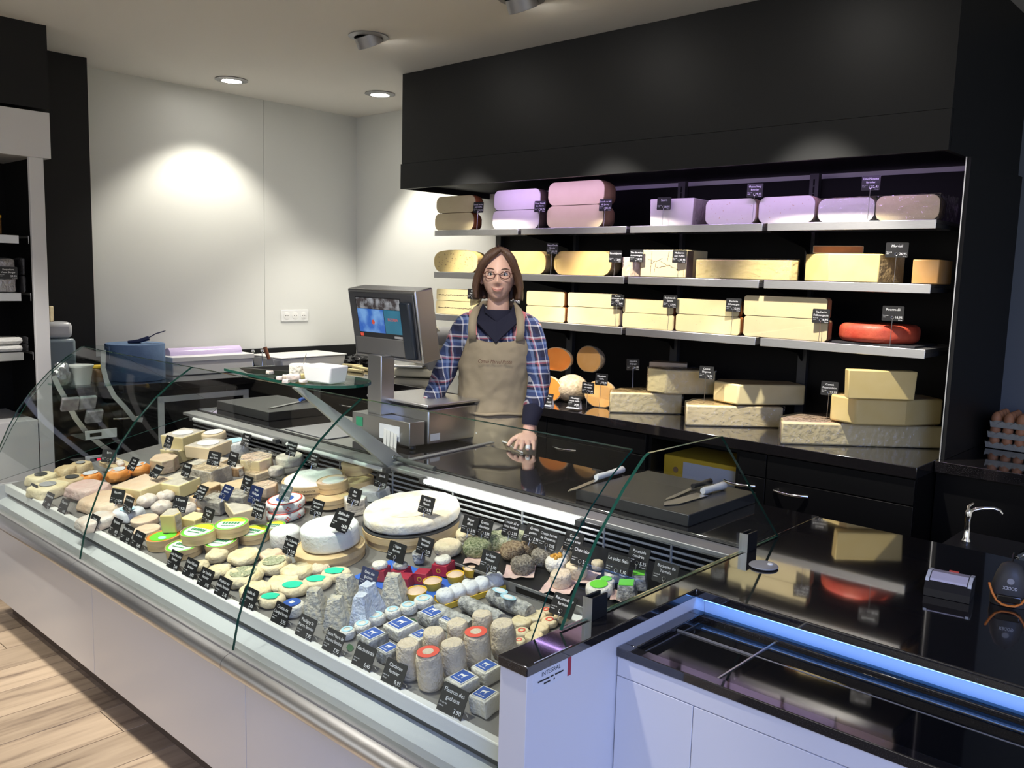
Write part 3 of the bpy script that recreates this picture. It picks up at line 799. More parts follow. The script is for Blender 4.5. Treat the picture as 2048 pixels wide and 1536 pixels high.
# egg trays on the far worktop
e0 = onz((1962, 895), ZW)
def egg_tray(k, label):
    t = thing('egg_tray', label, 'egg tray', (-.855, 4.25, ZW+.001+k*.046), (0, 0, R(-2+3*k)), group='stacked egg trays')
    bm = bmesh.new(); n = 24
    vs = {}
    for i in range(n+1):
        for j in range(n+1):
            x = -.145+.29*i/n; y = -.145+.29*j/n
            z = .026+.014*math.cos(2*math.pi*i/n*6)*math.cos(2*math.pi*j/n*6) - .010*(math.cos(2*math.pi*i/n*6)+math.cos(2*math.pi*j/n*6))*.5
            vs[i, j] = bm.verts.new((x, y, max(z, .004)))
    for i in range(n):
        for j in range(n): bm.faces.new((vs[i, j], vs[i+1, j], vs[i+1, j+1], vs[i, j+1]))
    sk_ = bmesh.ops.extrude_edge_only(bm, edges=[e for e in bm.edges if e.is_boundary])['geom']
    for v in [g for g in sk_ if isinstance(g, bmesh.types.BMVert)]:
        v.co.z = v.co.z-.020 if v.co.z > .03 else .002
        v.co.x *= .97; v.co.y *= .97
    obj('pulp_tray', newmesh(bm, smooth=60), 'rind_grey' if False else mat('pulp', (.40, .42, .40), .9, bump=.3, bscale=90), t)
    return t
em = lathem([(0, 0), (.010, .002), (.018, .010), (.021, .021), (.0195, .034), (.014, .046), (.006, .053), (0, .0545)], 14)
mat('egg', (.46, .21, .11), .5, col2=(.56, .28, .16), nscale=12)
names_e = ['egg tray at the bottom of the stack by the blue wall', 'middle egg tray of the stack by the blue wall', 'top egg tray, its brown eggs in full view']
for k in range(3):
    egg_tray(k, names_e[k])
    for i in range(5):
        for j in range(5 if k == 2 else 1):
            if k == 2 and j > 3: continue
            o = obj('egg', em, 'egg')
            o.location = (-.855-.121+.0483*(i+.5)-.02, 4.25-.121+.0483*(j+.5)-.024, ZW+.001+k*.046+.012)
            row = ['front', 'second', 'third', 'fourth'][j]
            tag(o, '%s brown egg from the black pillar, %s row of the %s tray' % (['first', 'second', 'third', 'fourth', 'fifth'][i], row, ['bottom', 'middle', 'top'][k]), 'egg', 'brown eggs in the trays')

# ------------------------------------------------------------------ white wall cabinet at the left edge
XC = -4.77
wc = thing('wall_refrigerator', 'tall open white wall refrigerator with steel shelves at the picture edge', 'refrigerator')
obj('fascia', boxm(-5.25, XC, .6, 1.71, 2.12, 2.345, .002), 'white_lam', wc)
obj('post', boxm(XC-.03, XC-.005, 1.607, 1.675, .10, 2.12, .002), 'white_lam', wc)
obj('side_wall', boxm(-5.25, XC-.031, 1.640, 1.674, .10, 2.12), 'black_matt', wc)
obj('back', boxm(-5.29, -5.25, .6, 1.675, .10, 2.345), 'black_matt', wc)
obj('base', boxm(-5.25, XC-.004, .6, 1.60, .14, .80, .002), 'white_lam', wc)
obj('plinth', boxm(-5.25, XC-.16, .62, 1.66, 0, .10), 'plinth', wc)
obj('handle_plate', boxm(XC-.04, XC-.012, 1.676, 1.70, 1.30, 1.38, .004), 'pale_paper', wc)
zs_ = [onx((20, q), XC-.02).z for q in (470, 586, 706)]
for z in zs_:
    for y0, y1 in ((.65, onx((38, 480), XC-.02).y), (onx((57, 480), XC-.02).y, 1.598)):
        s = obj('shelf', boxm(-5.24, XC-.026, y0, y1, z-.012, z), 'steel_brushed', wc)
        obj('front_edge', boxm(XC-.026, XC-.022, y0, y1, z-.040, z, .001), 'steel_brushed', s)
def packs(z, y0, y1, h, m, n, lbl, kind):
    for k in range(n):
        o = obj('wrapped_cheese', prismm([(-.12, y0), (.04, y0), (.04, y1), (-.12, y1)], h, .02, lump=.006, freq=18), m)
        o.location = (XC-.085, 0, z+.001+k*(h+.003))
        tag(o, lbl[k], 'cheese', 'wrapped cheeses in the wall refrigerator')
mat('foil', (.45, .45, .47), .3, .8, bump=.9, bscale=50)
mat('foil_dark', (.06, .06, .065), .4, .3, bump=.9, bscale=50)
yA = onx((33, 560), XC-.05).y; yB = onx((45, 560), XC-.05).y
packs(zs_[1], yA-.3, yA, .085, 'foil', 2, ['crumpled foil cheese with the black tag, lower one of its pair', 'crumpled foil cheese, upper one above the black tag'], 0)
packs(zs_[1], yB, 1.585, .085, 'foil_dark', 2, ['dark foil cheese beside the white post, lower one on the middle shelf', 'dark foil cheese beside the white post, upper one on the middle shelf'], 0)
packs(zs_[2], yA-.3, yA+.02, .035, 'bloom_white', 2, ['white crumpled cheese pack on the bottom shelf, lower one', 'white crumpled cheese pack on the bottom shelf, upper one'], 0)
packs(zs_[2], yB+.01, 1.585, .035, 'foil_dark', 2, ['dark crumpled pack beside the white post on the bottom shelf, lower one', 'dark crumpled pack beside the white post on the bottom shelf, upper one'], 0)
p = onx((-2, 455), XC-.06)
jr = thing('preserve_jar', 'small jar with amber contents on the top refrigerator shelf', 'jar', (p.x, p.y-.02, zs_[0]+.001))
obj('body', lathem(rprof(.03, .08, .008), 20), 'jar_brown', jr); obj('lid', lathem(rprof(.031, .015, .002), 20), 'yellow_card', jr, (0, 0, .080))
# ------------------------------------------------------------------ price tags
TAGN = {}
def price_tag(pos, lines, price, label, w=.075, h=.062, tilt=22, yaw=0, m='tag_black', stand='clip', unit='€ la pièce', milk='vache', drop=.05, group='black price tags', ink='ink_white', base_rx=0):
    """pos = middle of the card; the card faces -Y and leans back by tilt"""
    t = thing('price_tag', label, 'price tag', pos, (R(-tilt), 0, R(yaw)), group, 'XYZ')
    key = (w, h)
    if key not in TAGN:
        TAGN[key] = boxm(-w/2, w/2, -.0008, .0008, -h/2, h/2, .0006, 1)
        bm = bmesh.new()
        add_box(bm, -w/2, w/2, -.0008, .0008, -h/2, h/2)
        bmesh.ops.recalc_face_normals(bm, faces=bm.faces)
        bmesh.ops.bevel(bm, geom=[e for e in bm.edges if abs((e.verts[0].co-e.verts[1].co).y) > .001], offset=.004, segments=3, affect='EDGES', profile=.5)
        TAGN[key] = newmesh(bm)
    me = TAGN[key] if m == 'tag_black' else TAGN[key].copy()
    if m != 'tag_black': me.materials.clear()
    obj('card', me, m, t)
    bm = bmesh.new(); y = -.0012; k = len(lines)
    fs = h*.235 if k <= 1 else (h*.205 if k == 2 else h*.17)
    for i, s in enumerate(lines):
        put_text(bm, s, 0, h/2-fs*1.05-i*fs*1.12 - (.004 if k < 3 else .001), fs, 'C', w*.92, y)
    put_text(bm, 'lait cru de', -w/2+.004, -h*.17, h*.085, 'L', w*.4, y)
    put_text(bm, milk, -w/2+.004, -h*.28, h*.085, 'L', w*.4, y)
    if price:
        put_text(bm, price, w/2-.005, -h*.33, h*.22, 'R', w*.5, y)
        put_text(bm, unit, w/2-.005, -h*.455, h*.085, 'R', w*.5, y)
    obj('lettering', newmesh(bm), ink, t)
    if stand == 'clip':
        obj('clip_foot', boxm(-.012, .012, .0012, .024, -h/2-.004, -h/2+.003, .001), 'plastic_black', t)
        obj('clip_arm', tubem([(w/2-.012, .002, -h*.15), (w/2+.002, .010, -h*.2), (w/2+.004, .014, -h*.28)], .0012, 5), 'steel', t)
    elif stand == 'pin':
        obj('pin', tubem([(0, -.0025, -h*.36), (0, -.0025, -h/2-drop)], .0011, 5), 'steel', t)
        obj('ring', tubem([(.0055*math.cos(R(30*k_)), -.0025, -h*.28+.0055*math.sin(R(30*k_))) for k_ in range(12)], .0010, 5, closed=True), 'steel', t)
    elif stand == 'white':
        obj('tag_holder', extrude_x([(.0015, h*.1), (.004, h*.1), (.030, -h/2-.002), (-.012, -h/2-.012), (-.014, -h/2-.010), (.0015, -h/2-.002)], -w/2, w/2), 'plastic_white', t)
    return t

# ------------------------------------------------------------------ cheese builders
def half_wheel(name, label, pos, w, h, dp, paste, rind, edge=.3, group=None, holes=None, rz=0, round_top=False, vein=False, film=False):
    """half wheel, its flat cut side facing -Y at y = 0"""
    t = thing(name, label, 'cheese', pos, (0, 0, R(rz)), group)
    Rr = w/2; e = min(h*.5*edge*2, h*.49)
    prof = []
    for i in range(7):
        a = math.pi/2*i/6; prof.append((Rr-e+e*math.sin(a), e-e*math.cos(a)))
    for i in range(7):
        a = math.pi/2*i/6; prof.append((Rr-e+e*math.cos(a), h-e+e*math.sin(a)))
    if round_top: prof = [(r, z if z < h*.5 else h*.5+(z-h*.5)*(1-.25*(r/Rr)**2)) for r, z in prof] + [(Rr*.4, h*.99), (0, h)]
    N = 20; bm = bmesh.new(); rows = []
    for i in range(N+1):
        a = math.pi*i/N
        rows.append([bm.verts.new((r*math.cos(a), max(r*dp/Rr*math.sin(a), 0), z)) for r, z in prof])
    for a, b in zip(rows, rows[1:]):
        for j in range(len(prof)-1): bm.faces.new((a[j], a[j+1], b[j+1], b[j]))
    bm.faces.new([r[0] for r in rows]); bm.faces.new([r[-1] for r in rows])
    if round_top: pass
    obj('rind', newmesh(bm, smooth=50), rind, t)
    bm = bmesh.new(); k = .985
    pts = [(r*k, z) for r, z in prof] + [(-r*k, z) for r, z in reversed(prof)]
    vs = [bm.verts.new((x, -.003+random.uniform(-.0004, .0004), h/2+(z-h/2)*k)) for x, z in pts]
    vb = [bm.verts.new((x, .004, h/2+(z-h/2)*k)) for x, z in pts]
    bm.faces.new(vs)
    for i in range(len(vs)): bm.faces.new((vs[i], vs[(i+1) % len(vs)], vb[(i+1) % len(vs)], vb[i]))
    obj('cut_face', newmesh(bm), paste, t)
    if holes:
        n, r0, m = holes; bm = bmesh.new()
        for q in range(n):
            x = random.uniform(-.42, .42)*w; z = random.uniform(.16, .84)*h; r = r0*random.uniform(.4, 1)
            vv = [bm.verts.new((x+r*1.3*math.cos(R(45*j)), -.0036, z+r*math.sin(R(45*j)))) for j in range(8)]
            bm.faces.new(vv)
        o = obj('holes', newmesh(bm), m, t); o['kind'] = 'stuff'
    if vein:
        bm = bmesh.new()
        for q in range(vein):
            x = -.44*w
            while x < .42*w:
                l = random.uniform(.006, .018)
                z = h*.5+random.uniform(-.0025, .0025)
                bm.faces.new([bm.verts.new((x, -.0036, z-.0012)), bm.verts.new((x+l, -.0036, z-.0018)), bm.verts.new((x+l, -.0036, z+.0016)), bm.verts.new((x, -.0036, z+.001))])
                x += l+random.uniform(.0, .004)
        o = obj('dark_vein', newmesh(bm), 'rind_dark', t); o['kind'] = 'stuff'
    if film:
        bm = bmesh.new()
        add_box(bm, -Rr*1.015, Rr*1.015, -.008, dp*.9, -.0, h*1.03)
        bmesh.ops.subdivide_edges(bm, edges=bm.edges[:], cuts=7, use_grid_fill=True)
        for v in bm.verts:
            v.co += Vector((noise.noise(v.co*22), noise.noise(v.co*22+Vector((5, 0, 0))), noise.noise(v.co*22+Vector((0, 9, 0)))))*.004
            v.co.z = max(v.co.z, .0005)
        obj('cling_film', newmesh(bm, smooth=80), 'cling_film', t)
    return t
def wedge(name, label, pos, poly, h, mats, side, top=1, rz=0, group=None, film=0, cat='cheese', b=.004, lump=0, taper=1):
    t = thing(name, label, cat, pos, (0, 0, R(rz)), group)
    obj('paste', prismm(poly, h, b, side=side, top=top, bottom=top, lump=lump, taper=taper), mats, t)
    if film:
        xs = [p[0] for p in poly]; ys = [p[1] for p in poly]
        cx, cy = sum(xs)/len(xs), sum(ys)/len(ys)
        bm = bmesh.new(); n = 6
        P = []
        for (xa, ya), (xb, yb) in zip(poly, poly[1:]+poly[:1]):
            for q in range(n): P.append((cx+(xa+(xb-xa)*q/n-cx)*1.015, cy+(ya+(yb-ya)*q/n-cy)*1.03))
        rows = []
        for z in (0, h*.25, h*.5, h*.75, h+.004):
            rows.append([bm.verts.new((x, y, z)) for x, y in P])
        for a, c in zip(rows, rows[1:]):
            for i in range(len(P)): bm.faces.new((a[i], a[(i+1) % len(P)], c[(i+1) % len(P)], c[i]))
        prev = rows[-1]
        for s in (.8, .55, .3):
            r2 = [bm.verts.new((cx+(x-cx)*s, cy+(y-cy)*s, h+.005)) for x, y in P]
            for i in range(len(P)): bm.faces.new((prev[i], prev[(i+1) % len(P)], r2[(i+1) % len(P)], r2[i]))
            prev = r2
        bm.faces.new(prev)
        for v in bm.verts:
            k = Vector((noise.noise(v.co*16), noise.noise(v.co*16+Vector((5, 0, 0))), noise.noise(v.co*16+Vector((0, 9, 0)))))*.0045*film
            k.z = abs(k.z) if v.co.z > h*.9 else 0
            r = Vector((v.co.x-cx, v.co.y-cy, 0)).normalized()
            if k.dot(r) < 0: k -= r*k.dot(r)
            v.co += k
        obj('cling_film', newmesh(bm, smooth=80), 'cling_film', t)
    return t

# ------------------------------------------------------------------ cheeses on the shelves
FY = YS+.04
def shelf_piece(row, x0, x1, yt, yb, label, paste, rind, under=0, **k):
    pm = ony(((x0+x1)/2, yb), FY); dpt = depth(pm)
    a, b = ony((x0, yb), FY), ony((x1, yb), FY)
    h = (yb-yt)*dpt/FPX*1.0
    z = SZ[row][0]+.001+under
    half_wheel('cheese', label, ((a.x+b.x)/2, FY, z), b.x-a.x, h, k.pop('dp', .26), paste, rind, group='cut cheeses on the wall shelves', **k)
    return h+.0015
S1 = 0
sp = ('rind_dark')
h = shelf_piece(S1, 870, 948, 425, 459, 'speckled half cheese with orange rind, lower of the pair at the canopy corner', 'paste_cream', 'rind_orange', dp=.16, edge=.38, holes=(14, .002, 'rind_tan'))
shelf_piece(S1, 873, 951, 391, 424, 'speckled half cheese with orange rind, upper of the pair at the canopy corner', 'paste_cream', 'rind_orange', h, dp=.16, edge=.38, holes=(9, .002, 'rind_tan'))
h = shelf_piece(S1, 985, 1078, 420, 457, 'smooth white half cheese with dark rind, lower of its pair', 'paste_white', 'rind_dark', dp=.2, edge=.34)
shelf_piece(S1, 988, 1081, 379, 419, 'smooth white half cheese with dark rind, upper of its pair', 'paste_white', 'rind_dark', h, dp=.2, edge=.34)
h = shelf_piece(S1, 1093, 1207, 409, 453, 'big cream half cheese with mottled brown rind, lower of the tallest stack', 'paste_cream', 'rind_brown', dp=.24, edge=.36)
shelf_piece(S1, 1096, 1209, 361, 408, 'big cream half cheese with mottled brown rind, upper of the tallest stack', 'paste_cream', 'rind_brown', h, dp=.24, edge=.36)
shelf_piece(S1, 1410, 1511, 394, 444, 'pale half cheese to the left of a slightly bigger twin on the top shelf', 'paste_white', 'rind_tan', dp=.2, edge=.26, holes=(22, .002, 'rind_tan'))
shelf_piece(S1, 1516, 1629, 388, 441, 'pale half cheese with fine holes beside the top-shelf bracket gap', 'paste_white', 'rind_pink', dp=.24, edge=.30, holes=(22, .002, 'rind_tan'))
shelf_piece(S1, 1635, 1749, 391, 438, 'smooth low half cheese behind the 22,45 tag', 'paste_white', 'rind_tan', dp=.22, edge=.34, film=True)
shelf_piece(S1, 1750, 1879, 384, 434, 'yellowish wrapped half cheese at the far end of the top shelf', 'paste_cream', 'rind_dark', dp=.24, edge=.32, film=True)
def shelf_block(row, x0, x1, yt, yb, label, poly_fn, mats, side, top=1, **k):
    a, b = ony((x0, yb), FY), ony((x1, yb), FY); W = b.x-a.x
    h = (yb-yt)*depth(a)/FPX
    wedge('cheese', label, ((a.x+b.x)/2, FY, SZ[row][0]+.001+k.pop('under', 0)), poly_fn(W), h, mats, side, top, group='cut cheeses on the wall shelves', **k)
    return h+.001
shelf_block(S1, 1284, 1380, 396, 448, 'pale square-cut block with a tag stuck in its face on the top shelf', lambda W: [(-W*.32, 0), (W*.5, .015), (W*.45, .2), (-W*.5, .2), (-W*.5, .08)], ['paste_white', 'rind_grey'], [0, 1, 1, 1, 0], taper=1.04)
S2 = 1
shelf_piece(S2, 868, 956, 500, 544, 'domed yellow cheese full of holes behind the shop assistant', 'paste_yellow', 'paste_gold', dp=.2, edge=.44, holes=(60, .0042, 'rind_comte'), round_top=True)
shelf_piece(S2, 996, 1092, 502, 547, 'smooth golden half cheese beside the shop assistant\'s head', 'paste_gold', 'rind_comte', dp=.2, edge=.42)
shelf_piece(S2, 1107, 1223, 503, 551, 'largest golden half cheese on the middle shelf', 'paste_gold', 'rind_comte', dp=.24, edge=.46)
shelf_block(S2, 1243, 1276, 515, 553, 'small salmon-coloured piece in dark rind beside the veined block', lambda W: [(-W*.5, 0), (W*.1, -.01), (W*.5, .03), (W*.5, .12), (-W*.5, .12)], ['rind_pink', 'rind_dark'], [0, 0, 1, 1, 1])
t_ = shelf_block(S2, 1280, 1371, 502, 555, 'cream block with dark truffle veins on the middle shelf', lambda W: [(-W*.5, 0), (W*.5, 0), (W*.55, .04), (W*.6, .15), (-W*.5, .15)], ['paste_cream', 'rind_dark'], [0, 1, 0, 1, 1], 0)
# veins on that block
a, b = ony((1285, 555), FY), ony((1366, 502), FY)
bm = bmesh.new()
for x0, z0, x1, z1 in ((.2, .1, .22, .98), (.22, .55, .5, .72), (.3, .2, .34, .6), (.34, .36, .7, .48), (.62, .5, .95, .3), (.62, .6, .66, .98), (.45, .62, .6, .5), (.1, .7, .3, .62), (.7, .75, .92, .85)):
    n = 7
    for q in range(n):
        xa = a.x+(b.x-a.x)*(x0+(x1-x0)*q/n); xb = a.x+(b.x-a.x)*(x0+(x1-x0)*(q+1)/n)
        za = a.z+(b.z-a.z)*(z0+(z1-z0)*q/n)+random.uniform(-.003, .003); zb = a.z+(b.z-a.z)*(z0+(z1-z0)*(q+1)/n)+random.uniform(-.003, .003)
        wd = random.uniform(.0006, .0016)
        dx, dz = (wd, 0) if abs(z1-z0) > abs(x1-x0) else (0, wd)
        bm.faces.new([bm.verts.new((xa-dx, FY-.0006, za-dz)), bm.verts.new((xb-dx, FY-.0006, zb-dz)), bm.verts.new((xb+dx, FY-.0006, zb+dz)), bm.verts.new((xa+dx, FY-.0006, za+dz))])
par = [o for o in COL.objects if o.get('label', '').startswith('cream block with dark')][0]
me = newmesh(bm); me.transform(T(-par.location.x, -par.location.y, -par.location.z))
o = obj('truffle_veins', me, 'rind_dark', par); o['kind'] = 'stuff'
shelf_block(S2, 1390, 1588, 523, 560, 'long low yellow cheese wrapped in shiny film on the middle shelf', lambda W: [(-W*.5, 0), (W*.46, 0), (W*.5, .03), (W*.4, .15), (-W*.4, .15), (-W*.5, .05)], ['paste_yellow', 'rind_brown'], [0, 0, 1, 1, 1, 1], film=1)
h = shelf_block(S2, 1594, 1752, 509, 563, 'tall pale yellow wedge with a small orange wedge lying on it', lambda W: [(-W*.5, .07), (-W*.08, -.02), (W*.5, .02), (W*.66, .16), (-W*.3, .2)], ['paste_yellow', 'rind_comte'], [0, 0, 1, 1, 1])
p = ony((1672, 508), FY+.05)
wedge('cheese', 'small orange-rinded wedge lying on top of the tall pale wedge', (p.x, FY+.05, SZ[1][0]+h+.002), [(-.10, -.01), (.11, .02), (-.09, .08)], .034, ['paste_tan', 'rind_orange'], [1, 1, 0], group='cut cheeses on the wall shelves')
shelf_block(S2, 1822, 1872, 518, 566, 'bright orange cube of cheese at the end of the middle shelf', lambda W: [(-W*.5, 0), (W*.5, .02), (W*.62, .15), (-W*.4, .15)], ['paste_orange_pale', 'paste_orange_pale'], [0, 1, 1, 1])
S3 = 2
G3 = [(872, 958, 602, 629, 578, 'paste_pale', 'rind_tan', 'ash-veined half cheese behind the shop assistant', 2),
      (1052, 1130, 614, 644, 584, 'paste_pale', 'rind_orange', 'orange-rinded half cheese at the assistant\'s shoulder', 0),
      (1134, 1240, 619, 653, 590, 'paste_cream', 'rind_pink', 'cream half cheese, third-row stack with a 13,95 tag at its corner', 0),
      (1244, 1348, 631, 661, 603, 'paste_pale', 'rind_orange', 'plain pale half cheese in the stack with the 17,95 tag', 0),
      (1350, 1480, 634, 669, 602, 'paste_pale', 'rind_orange', 'orange-edged half cheese in the stack before the bracket gap', 0),
      (1485, 1655, 640, 682, 598, 'paste_cream', 'rind_brown', 'widest half cheese on the third row', 0)]
for x0, x1, ym, yb, yt, pa, ri, lb, vn in G3:
    d_ = min((x1-x0)/430*.5, .24)
    h = shelf_piece(S3, x0, x1, ym, yb, lb+', lower one', pa, ri, dp=d_, edge=.16, vein=vn, holes=(14, .0016, 'rind_tan') if x0 > 1100 else None)
    shelf_piece(S3, x0+1, x1-1, yt, ym-1, lb+', upper one', pa, ri, h, dp=d_, edge=.16, vein=vn, holes=(10, .0016, 'rind_tan') if x0 > 1100 else None)
a, b = ony((1676, 688), FY+.05), ony((1842, 688), FY+.05)
tag(obj('slate_plate', boxm((a.x), b.x, FY-.02, FY+.26, SZ[2][0]+.001, SZ[2][0]+.009, .001), 'slate'), 'black slate board under the red wheel on the third shelf', 'board')
a, b = ony((1682, 688), FY+.12), ony((1835, 688), FY+.12)
r_ = (b.x-a.x)/2
t = thing('cheese', 'flat red-coated cheese wheel on the black slate board', 'cheese', ((a.x+b.x)/2, FY+.12, SZ[2][0]+.010), None, 'cut cheeses on the wall shelves')
obj('wheel', lathem(rprof(r_, .075, .025, 5), 40, .003, 20), 'red_rind', t)

# ------------------------------------------------------------------ cheeses on the back worktop
def wt_wedge(px0, px1, yb, yt, label, dp, mats=('paste_pale', 'rind_comte'), z=None, y=None, poly=None, side=None, film=0, rz=0, top=1):
    z = ZW+.001 if z is None else z
    a = onz((px0, yb), z) if y is None else ony((px0, yb), y); yy = a.y if y is None else y
    b = ony((px1, yb), yy); W = b.x-a.x; h = (yb-yt)*depth(a)/FPX
    P = poly(W) if poly else [(-W*.5, 0), (W*.5, 0), (W*.42, dp), (-W*.42, dp)]
    wedge('cheese', label, ((a.x+b.x)/2, yy, z), P, h, list(mats), side or [0, 1, 1, 1], top, rz, 'big cheese pieces on the back worktop', film)
    return yy, z+h+.002
def wt2(px, yb, pxw, yt, label, dp, mats, z=None, rz=42, poly=None, side=None, film=0, top=1):
    z = ZW+.001 if z is None else z
    a = onz((px, yb), z); k = depth(a)/FPX; W = pxw*k; h = (yb-yt)*k
    P = poly(W) if poly else [(-W*.5, 0), (W*.5, 0), (W*.45, dp*.45), (W*.28, dp*.85), (0, dp), (-W*.28, dp*.85), (-W*.45, dp*.45)]
    wedge('cheese', label, (a.x, a.y, z), P, h, list(mats), side or [0]+[1]*6, top, rz, 'big cheese pieces on the back worktop', film, b=.008)
    return z+h+.003
zA = wt2(1291, 827, 146, 786, 'film-wrapped pale slab, bottom of the stack beside the orange cheeses', .24, ('paste_pale', 'rind_comte'), film=1, rz=44)
wt2(1364, 789, 134, 741, 'two-sided pale wedge in film on the slab beside the orange cheeses', .2, ('paste_pale', 'rind_comte'), z=zA+.004, rz=40, poly=lambda W: [(-W*.5, .08), (-W*.25, -.01), (W*.5, .03), (W*.45, .14), (-W*.4, .16)], side=[0, 0, 1, 1, 1], film=.8)
p = onz((1322, 768), zA+.01)
wedge('cheese', 'small brown-topped piece behind the two-sided wedge', (-2.50, 3.93, zA+.003), [(-.10, 0), (.10, .0), (.09, .09), (-.09, .09)], .135, ['paste_tan', 'rind_brown'], [0, 1, 1, 1], rz=25, group='big cheese pieces on the back worktop')
zB = wt2(1468, 854, 196, 812, 'film-wrapped greyish slab with red print, bottom of the middle stack', .26, ('paste_cream', 'rind_comte'), film=1, rz=44)
wt2(1527, 811, 178, 770, 'unwrapped pale wedge on the middle stack beside the 16,95 tag', .22, ('paste_pale', 'rind_comte'), z=zB+.005, rz=42, poly=lambda W: [(-W*.5, .13), (-W*.30, -.01), (W*.5, .05), (W*.42, .20), (-W*.4, .22)], side=[0, 0, 1, 1, 1])
zC_ = wt2(1722, 893, 322, 848, 'long film-wrapped slab, bottom of the stack at the worktop end', .30, ('paste_pale', 'rind_pink'), film=1.1, rz=42)
zD = wt2(1788, 852, 216, 799, 'big yellow three-sided piece in the middle of the end stack', .3, ('paste_yellow', 'rind_comte'), z=zC_+.006, rz=42, poly=lambda W: [(-W*.5, .12), (-W*.36, .0), (W*.1, .0), (W*.5, .06), (W*.45, .20), (-W*.42, .22)], side=[0, 0, 0, 1, 1, 1])
p = onz((1763, 800), zD)
wedge('cheese', 'upright yellow slice on top of the end stack', (p.x, p.y, zD+.001), [(-.135, 0), (.135, .01), (.13, .06), (-.13, .06)], .118, ['paste_yellow', 'rind_comte'], [0, 0, 0, 0], 0, 40, group='big cheese pieces on the back worktop', taper=1.04)
# orange ball cheeses
def ball(px, yb, r, label, z=None, y=3.7, cut=None, m='mimo_rind', rz=0, sq=.85, film=False):
    p = ony((px, yb), y); z = ZW+.001 if z is None else z
    t = thing('cheese', label, 'cheese', (p.x, y, z), (0, 0, R(rz)), 'orange ball cheeses on the back worktop')
    bm = bmesh.new()
    bmesh.ops.create_uvsphere(bm, u_segments=28, v_segments=18, radius=r)
    for v in bm.verts:
        v.co.z *= sq; v.co.z = max(v.co.z, -r*sq*.93)+r*sq*.93
    if cut:
        g = bm.verts[:]+bm.edges[:]+bm.faces[:]
        bmesh.ops.bisect_plane(bm, geom=g, plane_co=(0, 0, r*sq), plane_no=(0, -1, 0), clear_outer=True)
        e = [x for x in bm.edges if x.is_boundary]
        ring = bmesh.ops.edgeloop_fill(bm, edges=e)['faces']
        fv = [v.co.copy() for v in ring[0].verts]
        obj('rind', newmesh(bm, smooth=60), m, t)
        bm = bmesh.new()
        c_ = sum(fv, Vector())/len(fv)
        va = [bm.verts.new((c_.x+(v.x-c_.x)*.95, -.003, c_.z+(v.z-c_.z)*.95)) for v in fv]
        vb = [bm.verts.new((c_.x+(v.x-c_.x)*.95, .002, c_.z+(v.z-c_.z)*.95)) for v in fv]
        bm.faces.new(va)
        for i in range(len(va)): bm.faces.new((va[i], va[(i+1) % len(va)], vb[(i+1) % len(va)], vb[i]))
        obj('cut_face', newmesh(bm), cut, t)
    else:
        obj('rind', newmesh(bm, smooth=60), m, t)
    return t
ball(1095, 800, .085, 'halved orange ball cheese at the bottom beside the assistant\'s sleeve', cut='paste_orange', y=3.62, rz=12)
ball(1143, 806, .092, 'whole pitted ball cheese with dusty rind', y=3.72)
ball(1200, 806, .088, 'halved dark orange ball cheese leaning against the slabs', cut='paste_orange_pale', y=3.68, rz=20)
ball(1112, 750, .095, 'halved bright orange ball cheese on top beside the plaid sleeve', z=ZW+.158, cut='paste_orange', y=3.74, rz=10, sq=.72)
ball(1176, 755, .093, 'halved pale orange ball cheese on top, half in shadow', z=ZW+.166, cut='paste_orange_pale', y=3.80, rz=-6, sq=.8)

# ------------------------------------------------------------------ tags on the shelves
def stag(px, py, lines, price, label, row=0, w=.072, h=.060, y=None, milk='vache', zb=None, stand='pin', tilt=4, yaw=8):
    y = YS+.018 if y is None else y
    p = ony((px, py), y); zb = SZ[row][0] if zb is None else zb
    price_tag(p, lines, price, label, w, h, tilt, yaw, stand=stand, drop=max(p.z-h/2-zb-.002, .004), unit='€ le kg', milk=milk, group='price tags on the wall shelves')
stag(957, 415, ['Gouda fermier', 'aux truffes'], '29,95', 'black price tag showing 29,95 at the canopy corner', 0)
stag(1080, 413, ['Vieux Gouda', 'de chèvre'], '29,75', 'black price tag showing 29,75 beside the smooth white pair', 0, milk='chèvre')
stag(1211, 410, ['Gouda au lait', 'de Jersey'], '25,95', 'black price tag beside the tallest stack on the top shelf', 0)
stag(1328, 407, ['Salers'], '28,95', 'black price tag showing 28,95 in front of the pale square block', 0)
stag(1510, 381, ['Ossau Iraty', 'fermier'], '29,45', 'black price tag showing 29,45 above two pale halves', 0, milk='brebis')
stag(1742, 366, ['Lou Nouste', 'fermier'], '22,45', 'highest black price tag on the top shelf, showing 22,45', 0, milk='brebis')
stag(1105, 497, ['Vieux Gouda', 'fermier'], '25,95', 'black price tag showing 25,95 on the middle shelf by the assistant', 1)
stag(1231, 513, ['Gouda jeune'], '13,95', 'teal-lettered black price tag beside the largest golden half', 1)
stag(1273, 512, ['Tête de moine', 'de montagne'], '28,95', 'black price tag in front of the salmon-coloured piece', 1)
stag(1359, 513, ['Moliterno', 'aux truffes'], '45,95', 'black price tag showing 45,95 on the veined block', 1, milk='brebis')
stag(1794, 500, ['Morésil'], '26,95', 'black price tag showing 26,95 beside the orange cube', 1, .085)
stag(945, 588, ['Mini', 'Morbier'], '15,95', 'black price tag half hidden by the assistant\'s hair, in front of the ash-veined halves', 2)
stag(1031, 596, ['Morbier'], '16,95', 'black price tag peeping out beside the assistant\'s collar', 2)
stag(1235, 601, ['Raclette', "d'Auvergne au vin", 'blanc'], '13,95', 'three-line black price tag on the third shelf', 2)
stag(1340, 603, ['Raclette de', 'Savoie'], '17,95', 'black price tag showing 17,95 on the third shelf', 2)
